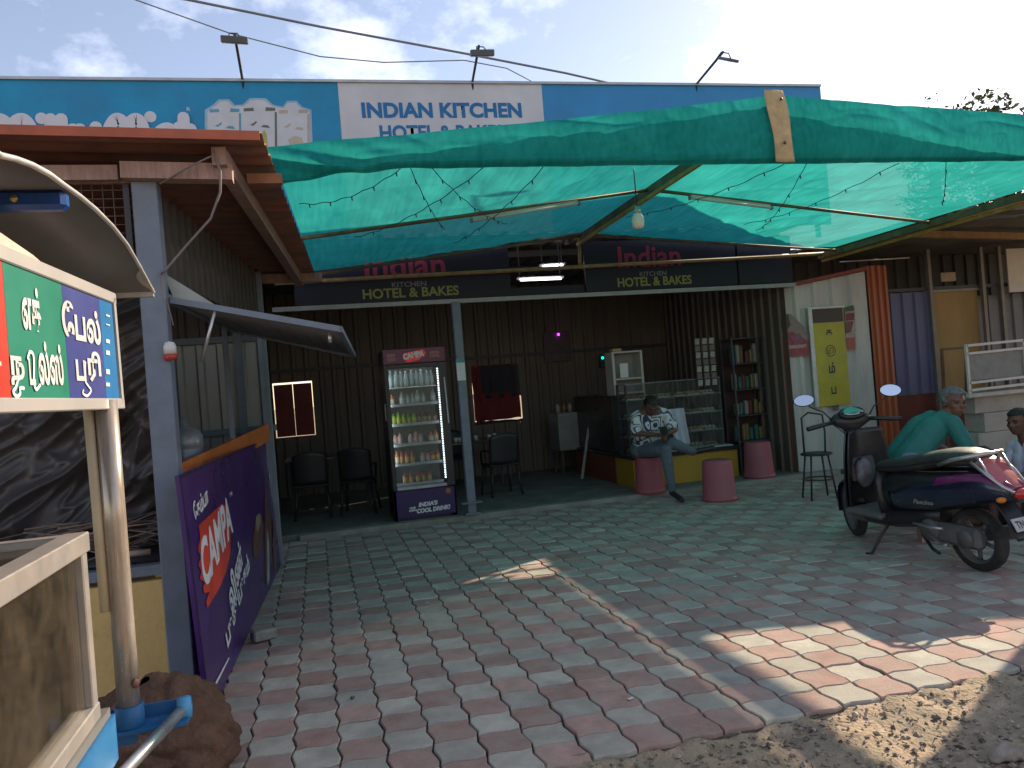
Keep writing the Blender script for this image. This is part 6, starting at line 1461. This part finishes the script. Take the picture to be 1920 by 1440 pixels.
# engine, exhaust, stands
sb('engine', lambda w: (w.box((-.07, .12, .24), (.09, .46, .15), None, .03), w.box((.0, .33, .28), (.20, .22, .18), None, .03), w.lathe([(0, -.03), (.075, -.028), (.085, 0), (.075, .028), (0, .03)], 20, SC @ Matrix.Translation((-.10, .30, .25)) @ Matrix.Rotation(R(90), 4, 'Y')), w.lathe([(0, -.02), (.06, -.02), (.065, 0), (.06, .02), (0, .022)], 20, SC @ Matrix.Translation((-.10, .0, .235)) @ Matrix.Rotation(R(90), 4, 'Y'))), SGREY)
sb('exhaust', lambda w: w.tube([(.10, .38, .17), (.13, .2, .18), (.14, .05, .22), (.145, -.22, .28)], [.02, .03, .05, .048], 14), SGREY)
sb('foot_peg', lambda w: w.tube([(-.19, .36, .305), (-.195, .20, .30), (-.19, .10, .305)], .010, 8), SSIL)
sb('kick_lever', lambda w: w.tube([(-.14, .30, .24), (-.17, .16, .19), (-.18, .08, .20), (-.22, .07, .20)], .010, 8), SSIL)
sb('side_stand', lambda w: w.tube([(-.10, .70, .25), (-.19, .74, .12), (-.255, .76, .018), (-.275, .80, .012)], .011, 8), SBLK)
for sx in (-1, 1): sb('centre_stand', lambda w, sx=sx: w.tube([(sx*.09, .40, .20), (sx*.11, .30, .115), (sx*.13, .22, .10)], .012, 8), SBLK)
sb('underbody', lambda w: w.loft([[Vector((hw*math.cos(a), y, zc+hh*math.sin(a))) for a in [2*math.pi*j/14 for j in range(14)]] for (y, zc, hw, hh) in ((1.15, .28, .08, .05), (.95, .24, .12, .05), (.7, .27, .13, .08), (.45, .32, .12, .09), (.2, .36, .11, .07))]), SBLK)
w = MB(); q = SC @ Vector((-.02, 1.02, .62)); blob(w, q-Vector((0, 0, .03)), (.075, .045, .12), 6, .12, 1.8, 18, 14)
tag(w.build('carry_bag', mat('bag_grey', (0.13, 0.125, 0.135), 0.4, var=0.25, scale=14, bump=0.8, bscale=18)), 'grey plastic carry bag hanging from the hook of the scooter', 'bag')

# ================================================================== PEOPLE
def capsule(mb, a, b, ra, rb, n=14):
    a, b = Vector(a), Vector(b); d = b-a; L = max(d.length, 1e-5); t = d/L
    x = t.cross(Vector((0, 0, 1)));
    if x.length < 1e-3: x = t.cross(Vector((1, 0, 0)))
    x.normalize(); y = t.cross(x); rings = []
    for k in range(1, 5): an = math.pi/2*(1-k/4); rings.append((a-t*ra*math.sin(an), ra*math.cos(an)))
    for k in range(0, 4): an = math.pi/2*(k/4); rings.append((b+t*rb*math.sin(an), rb*math.cos(an)))
    R_ = [[c+(x*math.cos(2*math.pi*j/n)+y*math.sin(2*math.pi*j/n))*max(r, .0005) for j in range(n)] for c, r in rings]
    mb.loft(R_)
def head_frame(c, f, tilt_up=(0, 0, 1)):
    f = Vector(f).normalized(); u = Vector(tilt_up); u = (u-f*u.dot(f)).normalized(); x = f.cross(u); m = Matrix((x, f, u)).transposed().to_4x4(); m.translation = Vector(c); return m
def person(name_lab, segs, head_c, face, tilt, mats, hair_m, root, hair='short', hs=1.0, voxel=0.0085, hv=1.10):
    """segs: (a, b, ra, rb, material key). One remeshed continuous body; hair and eyes are children"""
    mb = MB(); H = head_frame(head_c, face, tilt)
    prim = []
    for (a, b, ra, rb, mk) in segs: capsule(mb, a, b, ra, rb); prim.append((Vector(a), Vector(b), ra, rb, mk))
    def ell(c, r): blob(mb, (0, 0, 0), (1, 1, 1), 0, 0, 1, 16, 12, 0, H @ Matrix.Translation(Vector(c)*hs) @ Matrix.Diagonal((r[0]*hs, r[1]*hs, r[2]*hs, 1)))
    ell((0, -.012, .035), (.076, .096, .083)); ell((0, .022, -.03), (.060, .072, .078)); ell((0, .045, -.075), (.036, .036, .030))
    ell((0, .098, -.012), (.013, .018, .018)); ell((0, .092, .008), (.009, .012, .026)); ell((0, .074, .030), (.058, .020, .010))
    ell((0, .083, -.050), (.025, .014, .009)); ell((.040, .062, -.015), (.022, .022, .022)); ell((-.040, .062, -.015), (.022, .022, .022))
    for sx in (-1, 1): ell((sx*.079, -.005, .0), (.010, .020, .032))
    hc = H.translation
    o = mb.build('tmp', [mats['skin']]); r = o.modifiers.new('r', 'REMESH'); r.mode = 'VOXEL'; r.voxel_size = voxel
    s_ = o.modifiers.new('s', 'SMOOTH'); s_.factor = 0.5; s_.iterations = 3
    dg = bpy.context.evaluated_depsgraph_get(); me = bpy.data.meshes.new_from_object(o.evaluated_get(dg)); bpy.data.objects.remove(o)
    keys = list(mats.keys()); me.materials.clear()
    for k in keys: me.materials.append(mats[k])
    for p in me.polygons:
        c = p.center; best = 9; bk = 'skin'
        dh = (H.inverted() @ c)/hs
        if dh.z > -.095 and dh.length < .15: best = -.02
        for (a, b, ra, rb, mk) in prim:
            d = b-a; L2 = d.length_squared; t = max(0, min(1, (c-a).dot(d)/L2)) if L2 > 0 else 0
            dist = (c-a-d*t).length-(ra+(rb-ra)*t)
            if dist < best: best = dist; bk = mk
        p.material_index = keys.index(bk); p.use_smooth = True
    me.name = 'body'; ob = bpy.data.objects.new('person', me); COL.objects.link(ob)
    tag(ob, name_lab, 'person')
    # hair: a cap with an uneven edge
    w = MB()
    def hp(u, v):
        ph = 2*math.pi*u; th = math.pi*v*0.74; d = Vector((math.sin(th)*math.sin(ph), math.sin(th)*math.cos(ph), math.cos(th)))
        front = max(0, d.y); edge = 1.0
        k = hv+.07*noise.noise(d*5)+.06*noise.noise(d*16)
        if d.z < .42 and d.y > .30+.2*max(0, -d.z): k = .80
        if hair == 'short' and d.z < -.35: k = .86
        return H @ (Vector((d.x*.078*k, -.012+d.y*.097*k, .035+d.z*.086*k))*hs)
    w.grid(40, 24, hp); w.build('hair', hair_m, ob)
    w = MB()
    for sx in (-1, 1): blob(w, (0, 0, 0), (1, 1, 1), 0, 0, 1, 10, 6, 0, H @ Matrix.Translation(Vector((sx*.031, .076, .010))*hs) @ Matrix.Diagonal((.013*hs, .009*hs, .006*hs, 1)))
    w.build('eyes', mat('eye_dark', (0.05, 0.035, 0.03), 0.2), ob)
    w = MB()
    for sx in (-1, 1): w.tube([H @ (Vector((sx*x_, y_, z_))*hs) for x_, y_, z_ in ((.014, .092, .030), (.03, .088, .037), (.05, .074, .032))], .0045*hs, 6)
    w.build('eyebrows', hair_m, ob)
    return ob
def hand(segs, wrist, d, up, mk='skin', curl=0.6, s=1.0):
    """palm and five fingers: d points along the hand, up is the back-of-hand normal"""
    wrist, d, up = Vector(wrist), Vector(d).normalized(), Vector(up); up = (up-d*up.dot(d)).normalized(); sd = d.cross(up)
    p1 = wrist+d*.075*s
    for k in (-1.2, -.4, .4, 1.2): segs.append((wrist+sd*k*.014*s, p1+sd*k*.021*s, .017*s, .013*s, mk))
    for k, L in ((-1.5, .062), (-.5, .075), (.5, .08), (1.5, .07)):
        a = p1+sd*k*.0195*s; b = a+(d*math.cos(curl)-up*math.sin(curl))*L*.55*s; c = b+(d*math.cos(curl*2)-up*math.sin(curl*2))*L*.5*s
        segs.append((a, b, .0105*s, .0095*s, mk)); segs.append((b, c, .0095*s, .008*s, mk))
    a = wrist+d*.02*s+sd*.028*s; b = a+(d*.6+sd*.8).normalized()*.042*s; c = b+(d*.95+sd*.2-up*.2).normalized()*.03*s
    segs.append((a, b, .013*s, .011*s, mk)); segs.append((b, c, .011*s, .009*s, mk))
SKIN = mat('skin_brown', (0.17, 0.085, 0.055), 0.5, var=0.12, scale=12, spec=0.35); SKIN2 = mat('skin_dark', (0.12, 0.06, 0.04), 0.5, var=0.12, scale=12, spec=0.35)
HGREY = mat('hair_grey', (0.15, 0.145, 0.14), 0.7, var=0.5, scale=60, bump=0.8, bscale=120); HBLK = mat('hair_black', (0.012, 0.011, 0.011), 0.5, var=0.3, scale=60, bump=0.6, bscale=120)
V = Vector
# -- older man leaning forward on a bench, green shirt
TEAL = mat('shirt_teal', (0.03, 0.17, 0.15), 0.8, var=0.18, scale=8, bump=1.0, bscale=13); LUNG = mat('cloth_blue_check', (0.16, 0.18, 0.28), 0.85, var=0.3, scale=25)
hip, ch, nk = V((4.76, 5.42, .60)), V((4.98, 5.36, .86)), V((5.09, 5.33, .975))
hd = P(1788, 757, Y=5.28)
S = [(hip+V((0, -.09, 0)), hip+V((0, .09, 0)), .125, .125, 'lungi'), (hip+V((0, -.05, .02)), ch+V((0, -.06, 0)), .125, .125, 'shirt'), (hip+V((0, .05, .02)), ch+V((0, .06, 0)), .125, .125, 'shirt'),
     (ch+V((0, -.06, 0)), nk+V((-.03, -.06, -.035)), .12, .085, 'shirt'), (ch+V((0, .06, 0)), nk+V((-.03, .06, -.035)), .12, .085, 'shirt'),
     (nk+V((-.02, 0, -.03)), hd+V((-.02, .01, -.06)), .055, .050, 'skin')]
shl, shr = nk+V((-.045, .165, -.06)), nk+V((-.03, -.165, -.055))
S += [(nk+V((-.04, -.08, -.04)), shr, .075, .068, 'shirt'), (nk+V((-.04, .08, -.04)), shl, .075, .068, 'shirt')]
er, el = V((5.13, 5.10, .70)), V((5.22, 5.55, .70)); wr_, wl_ = V((5.34, 5.16, .60)), V((5.40, 5.46, .58))
for (a, e, wv, up) in ((shr, er, wr_, V((0, -.5, 1))), (shl, el, wl_, V((0, .5, 1)))):
    S += [(a, a.lerp(e, .8), .070, .066, 'shirt'), (a.lerp(e, .6), e, .046, .040, 'skin'), (e, wv, .040, .027, 'skin')]; hand(S, wv, (wv-e)+V((.0, 0, -.05)), up, 'skin', .7)
for sy in (-1, 1):
    kn = V((5.20, 5.40+sy*.12, .55)); an_ = V((5.22, 5.42+sy*.13, .08))
    S += [(hip+V((0, sy*.09, -.02)), kn, .095, .072, 'lungi'), (kn, kn.lerp(an_, .45), .075, .07, 'lungi'), (kn.lerp(an_, .4), an_, .052, .036, 'skin'), (an_, an_+V((.15, 0, -.05)), .036, .026, 'skin'), (an_, an_+V((-.03, 0, -.045)), .034, .03, 'skin')]
person('grey-haired man in a teal green shirt leaning forward behind the scooter', S, hd, (-.18, -1.0, -.05), (0.12, 0.05, 1), {'skin': SKIN, 'shirt': TEAL, 'lungi': LUNG}, HGREY, None, hs=1.06, hv=1.22)
# -- boy at the right edge in a pale shirt
PALEB = mat('shirt_pale', (0.55, 0.57, 0.64), 0.8, var=0.08, scale=8, bump=0.9, bscale=14); SHRT = mat('shorts_blue', (0.08, 0.22, 0.42), 0.8, var=0.15)
hb_ = P(1909, 792, Y=5.0); hip = V((hb_.x+.13, 5.02, .36)); ch = V((hb_.x+.10, 5.01, .58)); nk = V((hb_.x+.055, 5.0, .725))
S = [(hip+V((0, -.06, 0)), hip+V((0, .06, 0)), .10, .10, 'shorts'), (hip+V((0, -.03, .03)), ch+V((0, -.04, 0)), .10, .10, 'shirt'), (hip+V((0, .03, .03)), ch+V((0, .04, 0)), .10, .10, 'shirt'),
     (ch+V((0, -.04, 0)), nk+V((.02, -.04, -.04)), .095, .065, 'shirt'), (ch+V((0, .04, 0)), nk+V((.02, .04, -.04)), .095, .065, 'shirt'), (nk+V((.01, 0, -.03)), hb_+V((.02, 0, -.05)), .045, .042, 'skin')]
for sy in (-1, 1):
    sh = nk+V((.02, sy*.125, -.055)); e = V((ch.x-.06, 5.0+sy*.17, .50)); wv = V((ch.x-.24, 5.0+sy*.10, .47))
    S += [(nk+V((.02, sy*.06, -.045)), sh, .06, .055, 'shirt'), (sh, sh.lerp(e, .6), .056, .052, 'shirt'), (sh.lerp(e, .5), e, .036, .032, 'skin'), (e, wv, .032, .022, 'skin')]; hand(S, wv, wv-e, V((0, 0, 1)), 'skin', .6, .85)
    kn = V((hip.x-.32, 5.0+sy*.10, .40)); an_ = V((hip.x-.36, 5.0+sy*.10, .07))
    S += [(hip+V((0, sy*.06, 0)), kn.lerp(hip, .35), .085, .072, 'shorts'), (kn.lerp(hip, .45), kn, .06, .052, 'skin'), (kn, an_, .052, .032, 'skin'), (an_, an_+V((-.13, 0, -.04)), .032, .024, 'skin'), (an_, an_+V((.03, 0, -.04)), .03, .028, 'skin')]
person('boy in a pale shirt and blue shorts at the right edge', S, hb_, (-1, -.12, -.12), (0, 0, 1), {'skin': SKIN2, 'shirt': PALEB, 'shorts': SHRT}, HBLK, None, hs=.93, voxel=.008)
w = MB(); w.lathe([(0, .255), (.15, .255), (.16, .245), (.165, .20), (.18, 0), (.17, 0), (.155, .19)], 24, Matrix.Translation((hip.x+.02, 5.02, 0))); tag(w.build('low_stool', mat('stool_dark', (0.05, 0.05, 0.06), 0.5)), 'low dark plastic stool under the boy at the right edge', 'stool')
bn = thing('bench', 'low wooden bench under the man in the teal green shirt', 'bench', (4.75, 5.45, 0))
w = MB(); w.box((4.76, 5.45, .455), (.36, .80, .04), None, .006); w.build('seat', WOODP, bn)
for sx in (-.14, .14):
    for sy in (-.34, .34):
        w = MB(); w.bar((4.76+sx, 5.45+sy, 0), (4.76+sx, 5.45+sy, .435), .045); w.build('leg', WOODP, bn)
w = MB(); bgp = P(1858, 880, Y=5.25); blob(w, (bgp.x, bgp.y+.1, .50), (.13, .14, .16), 3, .3, 2, 22, 16); w.box((bgp.x, bgp.y+.1, .18), (.26, .26, .36), None, .02)
tag(w.build('black_bag', mat('bag_black', (0.025, 0.024, 0.026), 0.6, var=0.3)), 'bulky black bag standing between the man in teal and the boy', 'bag')
# -- man on the pink tub, patterned shirt, bent over his phone
def zig_mat():
    m = bpy.data.materials.new('shirt_zigzag'); m.use_nodes = True; nt = m.node_tree; b = nt.nodes['Principled BSDF']; b.inputs['Roughness'].default_value = .85
    geo = nd(nt, 'ShaderNodeNewGeometry'); wv = nd(nt, 'ShaderNodeTexWave'); wv.wave_type = 'BANDS'; wv.bands_direction = 'DIAGONAL'; wv.inputs['Scale'].default_value = 4.2; wv.inputs['Distortion'].default_value = 11; wv.inputs['Detail'].default_value = 0; wv.inputs['Detail Scale'].default_value = 2.2
    nt.links.new(geo.outputs['Position'], wv.inputs['Vector']); rp = nd(nt, 'ShaderNodeValToRGB'); rp.color_ramp.interpolation = 'CONSTANT'
    e = rp.color_ramp.elements; e[0].position = 0; e[0].color = (.02, .05, .10, 1); e[1].position = .30; e[1].color = (.60, .60, .58, 1); n3 = e.new(.66); n3.color = (.10, .20, .28, 1); n4 = e.new(.78); n4.color = (.60, .60, .58, 1)
    nt.links.new(wv.outputs['Color'], rp.inputs['Fac']); nt.links.new(rp.outputs['Color'], b.inputs['Base Color']); return m
ZIG = zig_mat(); JEAN = mat('jeans_grey', (0.10, 0.125, 0.15), 0.85, var=0.25, scale=12, bump=1.0, bscale=14)
hip = TUBM+V((0.0, .02, .54)); ch = V((hip.x+.0, 8.72, .90)); nk = V((hip.x+.005, 8.64, 1.09)); hd = P(1220, 762, Y=8.56)
S = [(hip+V((-.09, 0, 0)), hip+V((.09, 0, 0)), .125, .125, 'jeans'), (hip+V((-.05, 0, .03)), ch+V((-.07, 0, 0)), .125, .125, 'shirt'), (hip+V((.05, 0, .03)), ch+V((.07, 0, 0)), .125, .125, 'shirt'),
     (ch+V((-.07, 0, 0)), nk+V((-.07, .03, -.03)), .125, .085, 'shirt'), (ch+V((.07, 0, 0)), nk+V((.07, .03, -.03)), .125, .085, 'shirt'), (nk+V((0, .01, -.03)), hd+V((0, .03, -.05)), .055, .052, 'skin')]
for sx in (-1, 1):
    sh = nk+V((sx*.18, .03, -.06)); e = V((hip.x+sx*.26, 8.55, .83)); wv = V((hip.x+sx*.06, 8.38, .80))
    S += [(nk+V((sx*.08, .03, -.04)), sh, .08, .072, 'shirt'), (sh, sh.lerp(e, .82), .074, .074, 'shirt'), (sh.lerp(e, .6), e, .045, .040, 'skin'), (e, wv, .040, .027, 'skin')]; hand(S, wv, wv-e+V((0, -.08, .03)), V((0, -.3, 1)), 'skin', .8)
kr, ar = V((hip.x+.02, 8.36, .60)), V((hip.x+.05, 8.33, .15)); kl, al = V((hip.x+.24, 8.40, .66)), V((hip.x+.42, 8.36, .50))
kl = V((hip.x+.12, 8.36, .68)); al = V((hip.x+.36, 8.33, .56))
for (k_, a_, sx, fd) in ((kr, ar, -1, V((.02, -.20, -.06))), (kl, al, 1, V((.16, -.10, .03)))):
    S += [(hip+V((sx*.08, -.03, 0)), k_, .10, .078, 'jeans'), (k_, a_, .074, .050, 'jeans'), (a_, a_+V((0, 0, -.04)) if sx < 0 else a_+V((.05, -.02, .0)), .04, .038, 'skin'), (a_+V((0, .0, -.055)) if sx < 0 else a_+V((.05, -.02, 0)), (a_+V((0, 0, -.055)) if sx < 0 else a_+V((.05, -.02, 0)))+fd, .038, .03, 'shoe')]
person('man in a white and navy zigzag shirt sitting on a pink tub over his phone', S, hd, (0.02, -1, -.85), (0, -.3, 1), {'skin': SKIN2, 'shirt': ZIG, 'jeans': JEAN, 'shoe': BLK}, HBLK, None, hs=1.03)
w = MB(); w.box((hip.x, 8.32, .845), (.075, .012, .15), (R(-55), 0, 0), .004); tag(w.build('phone', BLK), 'dark phone held in both hands of the man on the tub', 'phone')

# ================================================================== LITTER ON THE PAVING
lit = [(720, 1098, 0.022, 'white scrap of paper on the shaded pavers below the refrigerator'), (800, 1131, 0.02, 'tiny white scrap on the pavers left of the bright sun streak'), (838, 1106, 0.018, 'crumpled pale wrapper near the sun streak on the pavers'),
       (1489, 1043, 0.022, 'white scrap on the shaded pavers left of the scooter stand'), (1182, 1311, 0.02, 'small white scrap on the red pavers in front'), (1378, 1082, 0.02, 'pale wrapper on the pavers in the middle of the forecourt'),
       (661, 1309, 0.018, 'small dark pebble on the pavers near the purple poster')]
rl_ = random.Random(31)
for (x_, y_, s_, lab) in lit:
    p = P(x_, y_, Z=0.0); w = MB(); q = rl_.uniform(0, 3)
    if 'pebble' in lab: blob(w, (p.x, p.y, 0.004), (.013, .010, .008), 3, .3, 2, 10, 6)
    else: w.grid(4, 3, lambda u, v: Vector((p.x+(u-.5)*s_*1.6*math.cos(q)-(v-.5)*s_*math.sin(q), p.y+(u-.5)*s_*1.6*math.sin(q)+(v-.5)*s_*math.cos(q), 0.004+0.008*abs(noise.noise(Vector((u*4, v*4, x_)))))))
    tag(w.build('pebble' if 'pebble' in lab else 'paper_scrap', SGREY if 'pebble' in lab else mat('scrap_white', (0.6, 0.6, 0.58), 0.7)), lab, 'litter', 'litter on the pavers')
